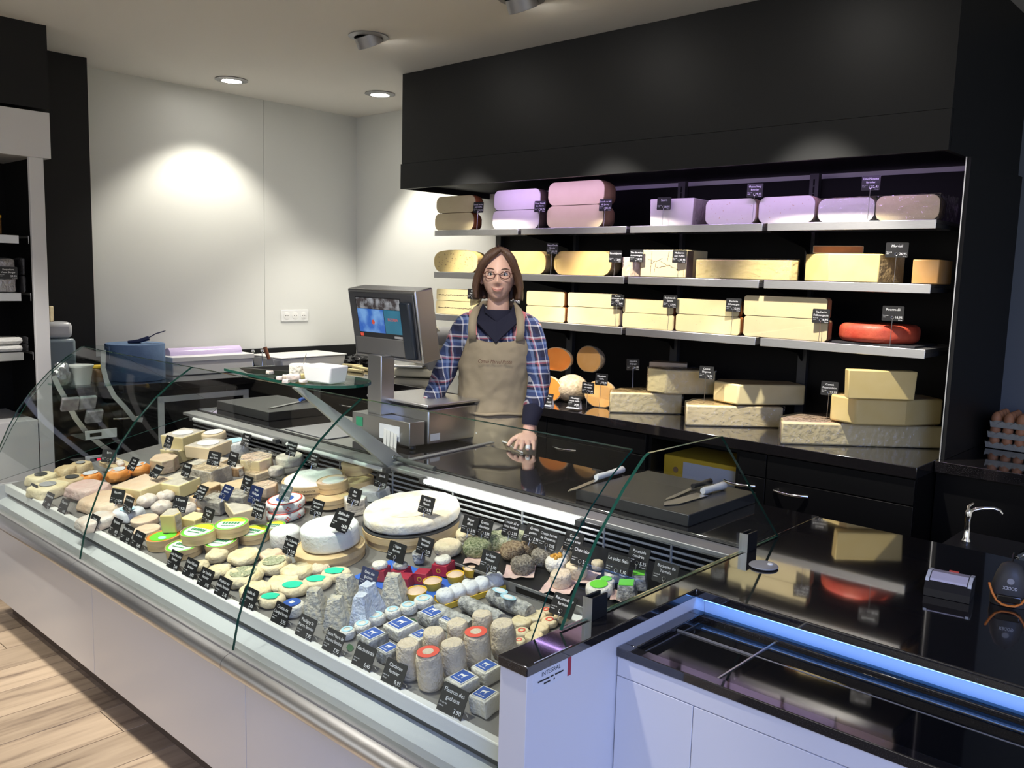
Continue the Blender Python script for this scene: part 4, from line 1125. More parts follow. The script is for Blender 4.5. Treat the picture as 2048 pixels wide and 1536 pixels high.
stag(1467, 610, ['Raclette', "d'Auvergne"], '13,95', 'two-line black price tag showing 13,95 beside the bracket gap', 2)
stag(1642, 632, ['Vacherin', 'Fribourgeois'], '28,95', 'black price tag showing 28,95 at the widest stack', 2)
stag(1786, 627, ['Fourmelli'], '18,95', 'black price tag showing 18,95 above the red wheel', 2, .082)
stag(1266, 729, ['Gruyère', "d'alpage"], '26,95', 'turned black price tag above the wrapped slab by the orange cheeses', zb=ZW+.12, y=3.72, yaw=60)
stag(1413, 745, ['Comté', 'Elégance'], '16,95', 'black price tag showing 16,95 on the back worktop', zb=ZW+.11, y=3.66)
stag(1659, 777, ['Comté', 'Réservation'], '23,95', 'black price tag showing 23,95 at the end stack', zb=zC_, y=3.66)
stag(1203, 759, ['Mimolette', 'vieille'], '18,95', 'black price tag showing 18,95 stuck in the orange cheeses', zb=ZW+.01, y=3.58)
stag(1176, 776, ['Mimolette', 'mi-vieille'], '13,45', 'black price tag showing 13,45 before the pitted ball', zb=ZW+.004, y=3.55)
stag(1149, 803, ['Mimolette', 'extra vieille'], '24,45', 'black price tag showing 24,45 on a clear stand at the worktop edge', zb=ZW, y=3.50, stand='white', tilt=20)
stag(1094, 798, ['Mimolette', 'jeune'], '21,95', 'black price tag showing 21,95 beside the plaid cuff', zb=ZW, y=3.50, stand='white', tilt=20)
# ------------------------------------------------------------------ cheeses in the display case
def place(x0, x1, yb, up=0, back=.5):
    p = deck(((x0+x1)/2, yb), up); wd = (x1-x0)*depth(p)/FPX
    v = Vector((p.x, p.y, 0)).normalized()
    q = p + v*wd*back
    q.z = deck_z(q.y)+up+.0008
    return q, wd
def ctop(name, label, q, rz, cat='cheese', group=None):
    return thing(name, label, cat, q, (DKA, 0, R(rz)), group, 'ZYX')
def flat_label(parent, pts, z, m, name='paper_label', th=.0006):
    bm = bmesh.new()
    a = [bm.verts.new((x, y, z)) for x, y in pts]; b = [bm.verts.new((x, y, z+th)) for x, y in pts]
    bm.faces.new(a); bm.faces.new(b); n = len(pts)
    for i in range(n): bm.faces.new((a[i], a[(i+1) % n], b[(i+1) % n], b[i]))
    return obj(name, newmesh(bm), m, parent)
def circ(r, n=24, sx=1, sy=1, ox=0, oy=0): return [(ox+r*sx*math.cos(2*math.pi*k/n), oy+r*sy*math.sin(2*math.pi*k/n)) for k in range(n)]
def disc(x0, x1, yb, h, label, m, up=0, rz=0, edge=.35, lump=.002, freq=35, group=None, lab=None, sx=1, sy=1, name='cheese', topm=None, seg=36):
    q, wd = place(x0, x1, yb, up); r = wd/2
    t = ctop(name, label, q, rz, group=group)
    obj('body', lathem(rprof(r, h, h*edge, 4), seg, lump, freq, sx, sy), m, t)
    if topm: flat_label(t, circ(r*.68, 20), h+.0012, topm, 'top')
    if lab:
        for k, (lm, ls, kind) in enumerate(lab):
            z = h+.0006+lump*.7+.0007*k
            if kind == 'c': flat_label(t, circ(r*ls, 24, sx, sy), z, lm)
            elif kind == 'h':
                flat_label(t, [(r*ls*.95*math.cos(a)*(1.0 if math.cos(a) < 0 else .62+.38*abs(math.sin(a))), r*ls*.62*math.sin(a)*(1 if math.cos(a) < 0 else .9)) for a in [2*math.pi*j/24 for j in range(24)]], z, lm)
            elif kind == 'r':
                bm = bmesh.new(); ro = [bm.verts.new((x, y, z)) for x, y in circ(r*ls, 28)]; ri = [bm.verts.new((x, y, z)) for x, y in circ(r*ls*.62, 28)]
                for j in range(28): bm.faces.new((ro[j], ro[(j+1) % 28], ri[(j+1) % 28], ri[j]))
                obj('ring_label', newmesh(bm), lm, t)
            elif kind == 's':
                s = r*ls; flat_label(t, [(-s, -s), (s, -s), (s, s), (-s, s)], z, lm)
    return t, q, wd
def blue_square(x0, x1, yb, h, label, up=0, rz=45, m='goat_white', group=None):
    q, wd = place(x0, x1, yb, up); s = wd/1.36/2
    t = ctop('cheese', label, q, rz, group=group)
    obj('body', prismm([(-s, -s), (s, -s), (s, s), (-s, s)], h, s*.16, lump=.0016, freq=40), m, t)
    k = s*.70
    flat_label(t, [(-k*1.12, -k*1.12), (k*1.12, -k*1.12), (k*1.12, k*1.12), (-k*1.12, k*1.12)], h+.0012, 'card_label')
    flat_label(t, [(-k, -k), (k, -k), (k, k), (-k, k)], h+.0020, 'label_blue', 'blue_print')
    bm = bmesh.new()                                            # white goat sketch and lettering bar
    for pts in ([(-.45, -.05), (.30, -.05), (.34, .25), (.50, .48), (.30, .42), (.10, .28), (-.45, .25)], [(-.42, -.4), (-.32, -.4), (-.30, -.05), (-.42, -.05)], [(.18, -.4), (.28, -.4), (.28, -.05), (.18, -.05)]):
        bm.faces.new([bm.verts.new((x*k, y*k+.1*k, h+.0029)) for x, y in pts])
    for xx in range(7):
        bm.faces.new([bm.verts.new((x, y, h+.0029)) for x, y in ((-.7*k+xx*.2*k, -.78*k), (-.58*k+xx*.2*k, -.78*k), (-.58*k+xx*.2*k, -.62*k), (-.7*k+xx*.2*k, -.62*k))])
    obj('goat_print', newmesh(bm), 'ink_white', t)
    return t
def tall(x0, x1, yb, h, label, m='goat_beige', red=False, up=0):
    q, wd = place(x0, x1, yb, up); r = wd/2
    t = ctop('cheese', label, q, random.uniform(0, 360), group='tall goat cheese cylinders at the stone counter')
    prof = [(0, 0), (r*.80, 0), (r*.93, .006), (r*.99, h*.3), (r, h*.5), (r*.97, h*.75), (r*.90, h*.93), (r*.80, h*.99), (r*.4, h), (0, h)]
    pr2 = []
    for a, b in zip(prof, prof[1:]):
        for k in range(3): pr2.append((a[0]+(b[0]-a[0])*k/3, a[1]+(b[1]-a[1])*k/3))
    obj('body', lathem(pr2+[prof[-1]], 32, .0022, 45), m, t)
    if red:
        bm = bmesh.new(); ro = [bm.verts.new((x, y, h+.0022)) for x, y in circ(r*.84, 28)]; ri = [bm.verts.new((x, y, h+.0026)) for x, y in circ(r*.42, 28)]
        for j in range(28): bm.faces.new((ro[j], ro[(j+1) % 28], ri[(j+1) % 28], ri[j]))
        obj('ring_label', newmesh(bm), 'label_red', t); flat_label(t, circ(r*.42, 20), h+.0022, 'goat_beige', 'label_centre')
    return t
def pyramid(x0, x1, yb, h, label, m, rz=20, up=0):
    q, wd = place(x0, x1, yb, up); s = wd/1.3/2
    t = ctop('cheese', label, q, rz, group='wrinkled pyramid goat cheeses')
    bm = bmesh.new(); N = 9; rows = []
    for i in range(N+1):
        f = i/N; k = s*(1-.52*f); z = h*f; ring = []
        for e in range(4):
            for j in range(8):
                u = -1+2*j/8
                x, y = [(u, -1), (1, u), (-u, 1), (-1, -u)][e]
                l = max(abs(x), abs(y)); c = math.hypot(x, y); g = 1-.10*(c-1)
                ring.append(bm.verts.new((x*k*g, y*k*g, z)))
        rows.append(ring)
    n = len(rows[0])
    for a, b in zip(rows, rows[1:]):
        for j in range(n): bm.faces.new((a[j], a[(j+1) % n], b[(j+1) % n], b[j]))
    bm.faces.new(rows[0]); bm.faces.new(rows[-1])
    lumpy(bm, .0038, 80, random.uniform(0, 30))
    obj('body', newmesh(bm, smooth=70), m, t)
    return t
def wood_box(x0, x1, yb, h, label, up=0, lab='sun', rz=0, lid=True, name='cheese_box', rim='wood_box', group='round wooden cheese boxes', txt=None):
    q, wd = place(x0, x1, yb, up); r = wd/2
    t = ctop(name, label, q, rz, 'cheese box', group)
    obj('box_wall', lathem([(0, 0), (r*.97, 0), (r*.97, h*.52), (r, h*.52), (r, h), (r*.965, h), (r*.96, h-.003), (0, h-.003)], 40), 'wood_box', t)
    if lab == 'sun':
        flat_label(t, circ(r*.94), h-.0025, 'label_lime' if rz % 2 else 'ink_green', 'green_ring')
        flat_label(t, circ(r*.80), h-.0015, 'card_label', 'lid_label')
        flat_label(t, [(r*.78*math.cos(a), r*.78*math.sin(a)) for a in [R(20+140*k/14) for k in range(15)]], h-.0005, 'label_yellow', 'yellow_print')
        bm = bmesh.new()
        for k in range(6):
            a = (-.5+.18*k)*r; bm.faces.new([bm.verts.new((x, y, h+.0006)) for x, y in ((a, -.12*r), (a+.10*r, -.12*r), (a+.10*r, .16*r), (a, .16*r))])
        for k in range(9):
            a = (-.45+.1*k)*r; bm.faces.new([bm.verts.new((x, y, h+.0006)) for x, y in ((a, -.40*r), (a+.06*r, -.40*r), (a+.06*r, -.30*r), (a, -.30*r))])
        obj('lid_print', newmesh(bm), 'ink_green', t)
    elif lab == 'green':
        flat_label(t, circ(r*.95), h-.0025, 'label_orange', 'orange_ring')
        flat_label(t, circ(r*.78), h-.0015, 'label_lime', 'lid_label')
        flat_label(t, circ(r*.3, 20, 1, .7, r*.3, -.2*r), h-.0005, 'label_cyan', 'picture_spot')
        flat_label(t, circ(r*.2, 20, 1, .7, -.2*r, .3*r), h-.0005, 'tag_blue', 'flower_spot')
    elif lab == 'white':
        obj('cheese_top', lathem(rprof(r*.93, .012, .004), 32, .0015, 30), 'bloom_white', t, (0, 0, h-.008))
    elif lab == 'peach':
        flat_label(t, circ(r*.95), h-.0025, 'rind_pink', 'cheese_top'); flat_label(t, circ(r*.70, 24, 1, 1, r*.1, 0), h-.0012, 'card_label', 'lid_label')
    elif lab == 'plain':
        flat_label(t, circ(r*.96), h-.0025, 'wood_box', 'lid')
    if txt:
        bm = bmesh.new()
        for ln, (s, zz, sz) in enumerate(txt):
            put_text(bm, s, 0, zz, sz, 'C')
        for v in bm.verts:
            a = -math.pi/2+v.co.x/(r*.985)
            v.co = Vector((r*1.004*math.cos(a), r*1.004*math.sin(a), v.co.z))
        o = obj('box_lettering', newmesh(bm), 'ink_black', t); o.rotation_euler.z = R(txt[0][1]*0+38-rz)
    return t, q, wd
def block(x0, x1, yb, h, label, mats=('paste_tan', 'rind_tan'), up=0, rz=0, dp=.7, kind='rect', lab=None, film=0, lump=.0, group='cut cheeses in the display case', b=.004, top=1, bandm=None):
    q, wd = place(x0, x1, yb, up, .42); W = wd*.95; D = W*dp*1.1; h *= 1.12
    P = {'rect': [(-W/2, -D/2), (W/2, -D/2), (W/2, D/2), (-W/2, D/2)],
         'wedge': [(-W/2, D*.1), (W*.15, -D/2), (W/2, D*.1), (W*.3, D/2), (-W*.3, D/2)],
         'tri': [(-W/2, 0), (W*.35, -D/2), (W/2, D/2)],
         'arc': [(-W/2, -D*.1), (-W*.05, -D/2), (W/2, -D*.25), (W*.5, D*.2), (W*.2, D/2), (-W*.3, D*.45)]}[kind]
    sd = {'rect': [0, 0, 1, 1], 'wedge': [0, 0, 1, 1, 1], 'tri': [0, 0, 1], 'arc': [0, 0, 1, 1, 1, 1]}[kind]
    t = ctop('cheese', label, q, rz, group=group)
    obj('paste', prismm(P, h, b, side=sd, top=top, bottom=top, lump=lump, freq=30), list(mats), t)
    if lab: flat_label(t, circ(W*.3, 20, 1.2, D/W), h+.0016, lab)
    if film:
        bm = bmesh.new(); add_box(bm, -W*.53, W*.53, -D*.53, D*.53, 0, h+.006)
        bmesh.ops.subdivide_edges(bm, edges=bm.edges[:], cuts=6, use_grid_fill=True)
        for v in bm.verts:
            k = Vector((noise.noise(v.co*30), noise.noise(v.co*30+Vector((5, 0, 0))), noise.noise(v.co*30+Vector((0, 9, 0)))))*.004
            if v.co.z < 1e-4: k.z = 0
            v.co += k
        obj('cling_film', newmesh(bm, smooth=80), 'cling_film', t)
    return t
def paper_pack(x0, x1, yb, h, label, m='tan_paper', up=0, rz=0, dp=.8, lab=None, lump=.004, group='paper wrapped cheeses at the far end'):
    q, wd = place(x0, x1, yb, up, .42); W = wd*.98; D = W*dp*1.15; h *= 1.1
    t = ctop('wrapped_cheese', label, q, rz, group=group)
    obj('wrapper', prismm([(-W*.5, -D*.25), (-W*.35, -D*.5), (W*.35, -D*.5), (W*.5, -D*.25), (W*.5, D*.25), (W*.35, D*.5), (-W*.35, D*.5), (-W*.5, D*.25)], h, h*.22, lump=lump, freq=34, taper=.86), m, t)
    if lab: flat_label(t, circ(W*.25, 20, 1, .7), h+lump*.7, lab)
    return t
# --- tall goat cylinders beside the stone counter
GT = .092
tall(947, 990, 1302, GT, 'plain tall goat cylinder in the back row beside the ash logs')
tall(983, 1035, 1325, GT, 'plain tall goat cylinder closest to the stone counter')
tall(897, 942, 1320, GT, 'plain tall goat cylinder in the back row behind the two red rings')
tall(930, 984, 1346, GT, 'tall goat cylinder with a red ring label, the one further from the front glass', red=True)
tall(848, 897, 1340, GT, 'plain tall goat cylinder between the blue-labelled squares and the red rings')
tall(884, 936, 1366, GT, 'plain tall goat cylinder between the two red-ringed ones')
tall(796, 848, 1367, GT, 'plain tall goat cylinder behind the 8,95 tag')
tall(835, 890, 1389, GT, 'tall goat cylinder with a red ring label in the front row', red=True)
# --- squares with blue goat labels
gs = 'goat cheese squares with blue labels'
blue_square(938, 1003, 1441, .044, 'crumbly square with blue label closest to the white end wall', rz=2, group=gs)
blue_square(891, 961, 1397, .030, 'crumbly square with blue label behind the 3,90 tag', rz=-4, group=gs)
blue_square(942, 1005, 1376, .036, 'crumbly square with blue label half hidden by the stone counter', rz=-4, group=gs)
blue_square(752, 806, 1334, .034, 'ash-sided square with blue label behind the 5,45 tag', rz=-4, m='goat_ash', group=gs)
blue_square(713, 780, 1308, .034, 'ash-sided square with blue label beside the small white rounds', rz=-4, m='goat_ash', group=gs)
blue_square(767, 840, 1288, .034, 'ash-sided square with blue label in the middle of its group', rz=-4, group=gs)
blue_square(818, 868, 1302, .030, 'square with blue label partly behind the tall cylinders', rz=-4, group=gs)
blue_square(834, 902, 1262, .034, 'ash-sided square with blue label in front of the yellow tray', rz=-4, m='goat_ash', group=gs)
blue_square(877, 930, 1268, .028, 'square with blue label in front of the ash logs', rz=-4, group=gs)
# --- small white rounds with ring print
for k, (x0, x1, yb, lb) in enumerate(((680, 712, 1284, 'small white round with a printed ring behind the third 7,95 tag'), (709, 744, 1272, 'small white round with a printed ring, second along the pyramids'),
        (734, 772, 1256, 'small white round with a printed ring, third along the pyramids'), (770, 803, 1243, 'small white round with a printed ring, fourth along the pyramids'),
        (800, 836, 1234, 'small white round with a printed ring near the dark leaves'), (828, 868, 1222, 'small white round with a printed ring at the yellow tray'))):
    disc(x0, x1, yb, .026, lb, 'goat_white', edge=.3, lump=.0008, group='small white rounds with printed rings', lab=[('label_cyan', .72, 'r')])
for px, py, k in ((700, 1297, 1), (826, 1242, 2), (818, 1238, 3)):
    q = deck((px, py), .002)
    o = obj('leaf', loftm([[(-.004, -.012, 0), (.004, -.012, 0)], [(-.010, 0, .003), (.010, 0, .003)], [(-.006, .012, .002), (.006, .012, .002)], [(-.001, .02, .001), (.001, .02, .001)]], False, closed=False), 'leaf_green', None, (q.x, q.y, q.z), (R(12), 0, R(60*k)))
    tag(o, ['dark green leaf behind the third 7,95 tag', 'dark green leaf at the blue-labelled squares, front one', 'dark green leaf at the blue-labelled squares, rear one'][k-1], 'leaf', 'leaves among the goat cheeses')
# --- ash logs
def log(px, py, L, r, label, m='goat_ash', rz=-4, lab=None):
    q = deck((px, py), r)
    t = ctop('cheese', label, (q.x, q.y, q.z-r+.001), rz, group='ash coated goat cheese logs')
    n = 12; pts = [(-L/2+L*k/n, 0, r) for k in range(n+1)]
    rad = [r*(.86 if k in (0, n) else 1)*(1+.03*math.sin(k*2.1)) for k in range(n+1)]
    me = tubem(pts, rad, 18); bm = bmesh.new(); bm.from_mesh(me)
    bmesh.ops.subdivide_edges(bm, edges=[e for e in bm.edges if e.calc_length() > .01], cuts=1, use_grid_fill=True)
    lumpy(bm, .0018, 60, random.uniform(0, 9), False)
    obj('body', newmesh(bm, smooth=60), m, t)
    if lab:
        for k, x in enumerate(lab):
            o = obj('paper_disc', lathem([(0, 0), (.021, 0), (.021, .0006), (0, .0006)], 24, sx=1.15, sy=.85), 'label_cyan', t, (x, -.004-.012*k, 2*r+.006), (R(-10), R(8), R(15)))
            obj('disc_print', lathem([(0, 0), (.014, 0), (.014, .0003), (0, .0003)], 20, sx=1.1, sy=.8), 'card_label', o, (0, 0, .0007))
    return t
log(908, 1236, .150, .021, 'ash log closest to the blue-labelled squares', rz=-3)
log(965, 1222, .165, .022, 'ash log in the middle of the three')
log(1022, 1207, .165, .024, 'ash log with two pale blue paper discs', 'goat_ash', -5, [-.035, .012])
# --- yellow tray with snowy cheeses
q0 = deck((880, 1211)); q1 = deck((1000, 1172))
q = (q0+q1)/2; LL = (q1-q0).length; an = math.degrees(math.atan2(q1.y-q0.y, q1.x-q0.x))
t = ctop('yellow_tray', 'long yellow card tray under the snowy white cheeses', (q.x, q.y, q.z+.001), an, 'tray')
obj('base', boxm(-LL/2, LL/2, -.035, .035, 0, .003), 'yellow_card', t)
for s in (-1, 1): obj('side_wall', boxm(-LL/2, LL/2, s*.036-.0015, s*.036+.0015, 0, .016), 'yellow_card', t)
for k in range(5):
    f = (k+.5)/5
    x = -LL/2+LL*f; a = R(an)
    pos = Vector((q.x+x*math.cos(a), q.y+x*math.sin(a), 0)); pos.z = deck_z(pos.y)+.005
    t2 = ctop('cheese', 'snowy white lump of cheese in the yellow tray, %s from the rear tray edge' % ['fifth', 'fourth', 'third', 'second', 'first'][k], pos, an+90, group='snowy cheeses in the yellow tray')
    obj('body', lathem(rprof(.029, .040, .016, 4), 28, .005, 40, 1.05, .95), 'bloom_white', t2)
# --- small gilt cups with mauve film
for x0, x1, yb, lb in ((812, 856, 1207, 'small gilt cup cheese with glossy top behind the white rounds'), (846, 886, 1186, 'small gilt cup cheese with glossy top, middle of the row'), (893, 930, 1172, 'small gilt cup cheese with brown glossy top beside the red carton'), (926, 962, 1158, 'small gilt cup cheese with brown glossy top at the rear tray edge')):
    q, wd = place(x0, x1, yb); r = wd/2
    t = ctop('cheese', lb, q, 0, group='gilt cup cheeses')
    obj('cup', lathem([(0, 0), (r*.8, 0), (r, .026), (r*.96, .026), (r*.9, .022), (0, .022)], 28), 'yellow_card', t)
    obj('glaze', lathem([(0, .0225), (r*.88, .0225), (r*.6, .028), (0, .029)], 24), 'rind_pink', t)
# --- red cartons with pale cheeses on a blue sheet
q0 = deck((725, 1168)); q1 = deck((920, 1150))
sh = ctop('blue_sheet', 'blue plastic sheet under the red cartons', deck((808, 1163), .0), 0, 'sheet')
obj('sheet', boxm(-.16, .16, -.075, .085, 0, .002), 'blue_plastic', sh)
def carton(x0, x1, yb, label, rz=20, lid=True):
    q, wd = place(x0, x1, yb, .003); s = wd/1.3/2
    t = ctop('boxed_cheese', label, q, rz, group='red carton cheeses on the blue sheet')
    obj('carton', prismm([(-s, -s), (s, -s), (s, s), (-s, s)], .034, .001, taper=.85), 'carton_red', t)
    bm = bmesh.new(); ro = [(x, z) for x, z in circ(.008, 18)]
    vo = [bm.verts.new((x-.002, -s*.93-.0008, .017+z)) for x, z in ro]; vi = [bm.verts.new((x*.6-.002, -s*.93-.0008, .017+z*.6)) for x, z in ro]
    for j in range(18): bm.faces.new((vo[j], vo[(j+1) % 18], vi[(j+1) % 18], vi[j]))
    obj('gilt_ring', newmesh(bm), 'yellow_card', t)
    if lid: obj('cheese_top', lathem(rprof(s*.85, .018, .007), 24, .002, 50), 'goat_ash' if rz == 20 else 'goat_white', t, (0, 0, .033))
carton(738, 786, 1166, 'red carton with a pale top beside the blue tag', 25)
carton(781, 826, 1166, 'red carton with ash-grey top in the middle of the blue sheet')
carton(826, 868, 1172, 'red carton in the front of the blue sheet', 24, False)
carton(788, 832, 1182, 'red carton nearest the pyramids', 26, False)
carton(862, 914, 1156, 'red carton with gilt ring beside the rear tray', 16)
disc(826, 852, 1132, .045, 'small ash-grey cone cheese behind the cartons', 'goat_ash', edge=.3, group='red carton cheeses on the blue sheet')
# --- wrinkled pyramids
for x0, x1, yb, m, rz, lb in ((667, 727, 1222, 'goat_wrinkle', 15, 'tawny wrinkled pyramid behind the green-labelled ovals'), (758, 824, 1222, 'goat_wrinkle', 30, 'wrinkled pyramid beside the gilt cups'),
        (712, 770, 1240, 'goat_wrinkle_blue', 10, 'bluish wrinkled pyramid in the middle of the group'), (607, 664, 1250, 'goat_wrinkle', 28, 'wrinkled pyramid beside the blue round label'),
        (645, 708, 1270, 'goat_wrinkle', 35, 'wrinkled pyramid behind the 7,95 tags at the front'), (700, 756, 1262, 'goat_wrinkle_blue', 22, 'pale wrinkled pyramid behind the small white rounds')):
    pyramid(x0-3, x1+3, yb, .088, lb, m, rz)
# --- ovals with green labels, and soft rounds
go = 'soft ovals with green labels'
for x0, x1, yb, lb in ((516, 574, 1222, 'soft oval with a green drop label behind the 3,85 tag'), (557, 622, 1200, 'soft oval with a green drop label, second from the front'),
                       (605, 667, 1187, 'soft oval with a green drop label, third from the front'), (641, 704, 1171, 'soft oval with a green drop label closest to the wooden ring')):
    disc(x0, x1, yb, .026, lb, 'goat_cream', edge=.45, lump=.002, group=go, lab=[('label_green', .78, 'h')], rz=30, sy=.85)
disc(563, 611, 1240, .036, 'white round with a navy round label behind the 2,95 tag', 'goat_white', edge=.3, group=go, lab=[('label_blue', .74, 'c'), ('card_label', .2, 's')])
gr = 'soft creamy rounds in the middle of the case'
for x0, x1, yb, h, m, top, lb in (
        (521, 570, 1128, .026, 'rind_pink', None, 'pinkish soft round half behind the leaf-topped ones'),
        (457, 522, 1135, .030, 'goat_yellow', None, 'soft creamy round in the back of the group, by the green boxes'),
        (413, 459, 1130, .032, 'goat_cream', None, 'lumpy cream round standing beside the wooden boxes'),
        (386, 420, 1147, .030, 'goat_cream', None, 'small cream round behind the 3,95 tag of the front row'),
        (622, 662, 1156, .030, 'goat_beige', None, 'beige round against the wooden ring'),
        (516, 584, 1155, .034, 'goat_yellow', 'herb_pale', 'creamy round topped with a dry brown leaf, rear one'),
        (413, 463, 1160, .026, 'goat_yellow', None, 'wrinkled yellow round behind the front 7,95 tag'),
        (563, 629, 1167, .034, 'goat_yellow', None, 'large smooth creamy round in front of the wooden ring'),
        (450, 529, 1181, .036, 'goat_yellow', 'herb_pale', 'creamy round topped with a dry brown leaf, front one'),
        (535, 600, 1187, .026, 'goat_yellow', None, 'creamy round under the large smooth one'),
        (480, 545, 1205, .030, 'goat_yellow', None, 'creamy round behind the 5,75 tag')):
    disc(x0, x1, yb, h, lb, m, edge=.46, lump=.0060, freq=42, group=gr, topm=top)
# --- big white wheel on wooden ring, and its neighbour
t, q, wd = wood_box(588, 735, 1143, .040, 'pale wooden ring under the big white wheel', lab='plain', group='large round wooden boxes')
d_, q2, w2 = disc(603, 722, 1110, .068, 'big white bloomy wheel on the pale wooden ring', 'bloom_white', up=.041, edge=.16, lump=.0012, group='large cheese wheels')
disc(543, 606, 1103, .062, 'white bloomy drum beside the big white wheel', 'bloom_white', edge=.22, group='large cheese wheels')
# --- brie on its wooden box
t, q, wd = wood_box(722, 925, 1107, .050, 'large round wooden box under the flat white wheel', lab='plain', group='large round wooden boxes')
t2 = ctop('cheese_mat', 'dark round mat under the flat white wheel', (q.x, q.y, q.z+.051), 0, 'mat')
obj('mat', lathem([(0, 0), (wd*.51, 0), (wd*.515, .004), (wd*.49, .006), (0, .005)], 44), 'slate', t2)
t3 = ctop('cheese', 'huge flat white wheel with golden edges', (q.x, q.y, q.z+.0595), 0, group='large cheese wheels')
obj('body', lathem(rprof(wd*.50, .040, .012, 4)[:-1]+[(wd*.3, .041), (wd*.15, .039), (0, .040)], 56, .0035, 22), 'bloom_brie', t3)
# --- white wedge pieces behind
block(676, 738, 1036, .052, 'tall white-topped wedge with a grey cut side, beside the flat wheel', ('rind_stone', 'bloom_white'), dp=.8, kind='wedge', rz=10)
block(721, 777, 1006, .040, 'white block at the louvred back, behind the flat wheel', ('bloom_white', 'bloom_white'), dp=.7, rz=20)
# --- round wooden boxes with lids
wood_box(566, 694, 1002, .055, 'large open round wooden box filled with a white cheese', lab='white', up=.02, group='large round wooden boxes', txt=[('SAPIN FLEURDOR', .036, .011), ('FRANCHE COMTE', .024, .007), ('lait cru - fromagerie artisanale', .014, .0055)])
wood_box(684, 750, 988, .042, 'small plain wooden box under the lidded one at the louvres', lab='plain', up=.02)
wood_box(684, 750, 953, .042, 'small plain wooden box with a lid and white paper label', lab='plain', up=.063)
wood_box(633, 699, 1020, .034, 'lower wooden box of the pair in front of the open box', lab='plain', up=.01)
wood_box(635, 698, 990, .042, 'upper wooden box with a peach-coloured cheese top', lab='peach', up=.045)
# --- red and white wrapped discs
def flag_disc(x0, x1, yb, up, label):
    q, wd = place(x0, x1, yb, up); r = wd/2
    t = ctop('wrapped_cheese', label, q, 10, group='red and white wrapped discs')
    obj('wrapper', lathem(rprof(r, .03, .011, 4), 36, .002, 40), 'bloom_white', t)
    flat_label(t, circ(r*.88, 28), .0318, 'label_red', 'red_ring'); flat_label(t, circ(r*.80, 28), .0325, 'card_label', 'top_paper'); flat_label(t, circ(r*.45, 24), .0333, 'label_blue', 'top_print')
    bm = bmesh.new()
    for k in range(10):
        a = 2*math.pi*k/10
        for du, dz in ((0, .006), (0, -.006), (.006, 0), (-.006, 0)):
            for s in (1,):
                c = [((r+.002)*math.cos(a+(du+e1*.0025)/r), (r+.002)*math.sin(a+(du+e1*.0025)/r), .015+dz+e2*.0028) for e1, e2 in ((-1, -1), (1, -1), (1, 1), (-1, 1))]
                bm.faces.new([bm.verts.new(p) for p in c])
    obj('red_crosses', newmesh(bm), 'label_red', t)
flag_disc(533, 611, 1047, 0, 'red and white wrapped disc, lower of the pair')
flag_disc(532, 612, 1027, .034, 'red and white wrapped disc, upper of the pair')
# --- boxes with yellow and green lids
wood_box(334, 406, 1121, .034, 'wooden box with yellow and green lid closest to the front tags', rz=15)
wood_box(412, 477, 1112, .034, 'wooden box with yellow and green lid under two others', rz=21)
wood_box(478, 541, 1091, .036, 'wooden box with green lid behind the 6,95 tag', rz=15)
wood_box(528, 574, 1076, .034, 'wooden box with yellow lid half behind the white drum', rz=25)
wood_box(296, 364, 1104, .040, 'wooden box with orange rim and green picture lid', lab='green')
wood_box(364, 437, 1092, .036, 'upper wooden box with yellow and green lid, in the middle', up=.036, rz=15)
wood_box(430, 500, 1078, .036, 'tilted upper wooden box with yellow and green lid', up=.040, rz=33)
for x0, x1, yb, lb in ((268, 322, 1080, 'flat brown disc, front one beside the 12,85 tag'), (264, 318, 1058, 'flat brown disc, rear one beside the teal pack')):
    disc(x0, x1, yb, .026, lb, 'rind_pink', edge=.15, lump=.0008, group='flat brown discs')
# --- cut pieces, centre left
block(316, 371, 1068, .060, 'tan wedge standing on the boxes', ('paste_yellow', 'rind_grey'), up=.04, kind='wedge', rz=-15)
block(368, 414, 1056, .030, 'pale yellow slice behind the sun-lid box', ('paste_yellow', 'paste_pale'), up=.045, dp=.8, rz=15)
block(421, 533, 1050, .040, 'long grey-rinded wedge behind the sun-lid boxes', ('paste_tan', 'rind_grey'), up=.02, kind='tri', dp=.5)
block(406, 466, 1029, .048, 'peppery grey square in film, front of two', ('rind_stone', 'rind_stone'), dp=.8, rz=20, film=1)
block(458, 506, 1015, .040, 'peppery grey square in film, rear of two', ('rind_stone', 'rind_stone'), dp=.8, rz=20, film=1, up=.02)
block(382, 410, 1012, .030, 'orange block beside the peppery square, upper one', ('rind_pink', 'paste_orange_pale'), up=.02)
block(390, 414, 1030, .022, 'orange block beside the peppery square, lower one', ('rind_pink', 'paste_orange_pale'))
for x0, x1, yb, h, lb in ((277, 318, 1018, .045, 'knotted pale ball beside the 5,25 tag'), (314, 351, 1008, .040, 'pinkish wrapped ball behind the white one'), (306, 346, 1032, .046, 'shiny white ball in the middle of the group'), (360, 396, 1036, .048, 'pale ball half behind the 5,25 tag')):
    disc(x0, x1, yb, h, lb, 'mozza', edge=.49, lump=.005, freq=40, group='white wrapped balls')
paper_pack(224, 292, 1046, .034, 'teal and white wrapped pack behind the 8,95 tags', 'film_white', dp=.7, lab='label_cyan', group='wrapped packs on the left', rz=20)
paper_pack(158, 232, 1062, .034, 'clear wrapped pale pack behind a front tag', 'mozza', dp=.9, group='wrapped packs on the left')
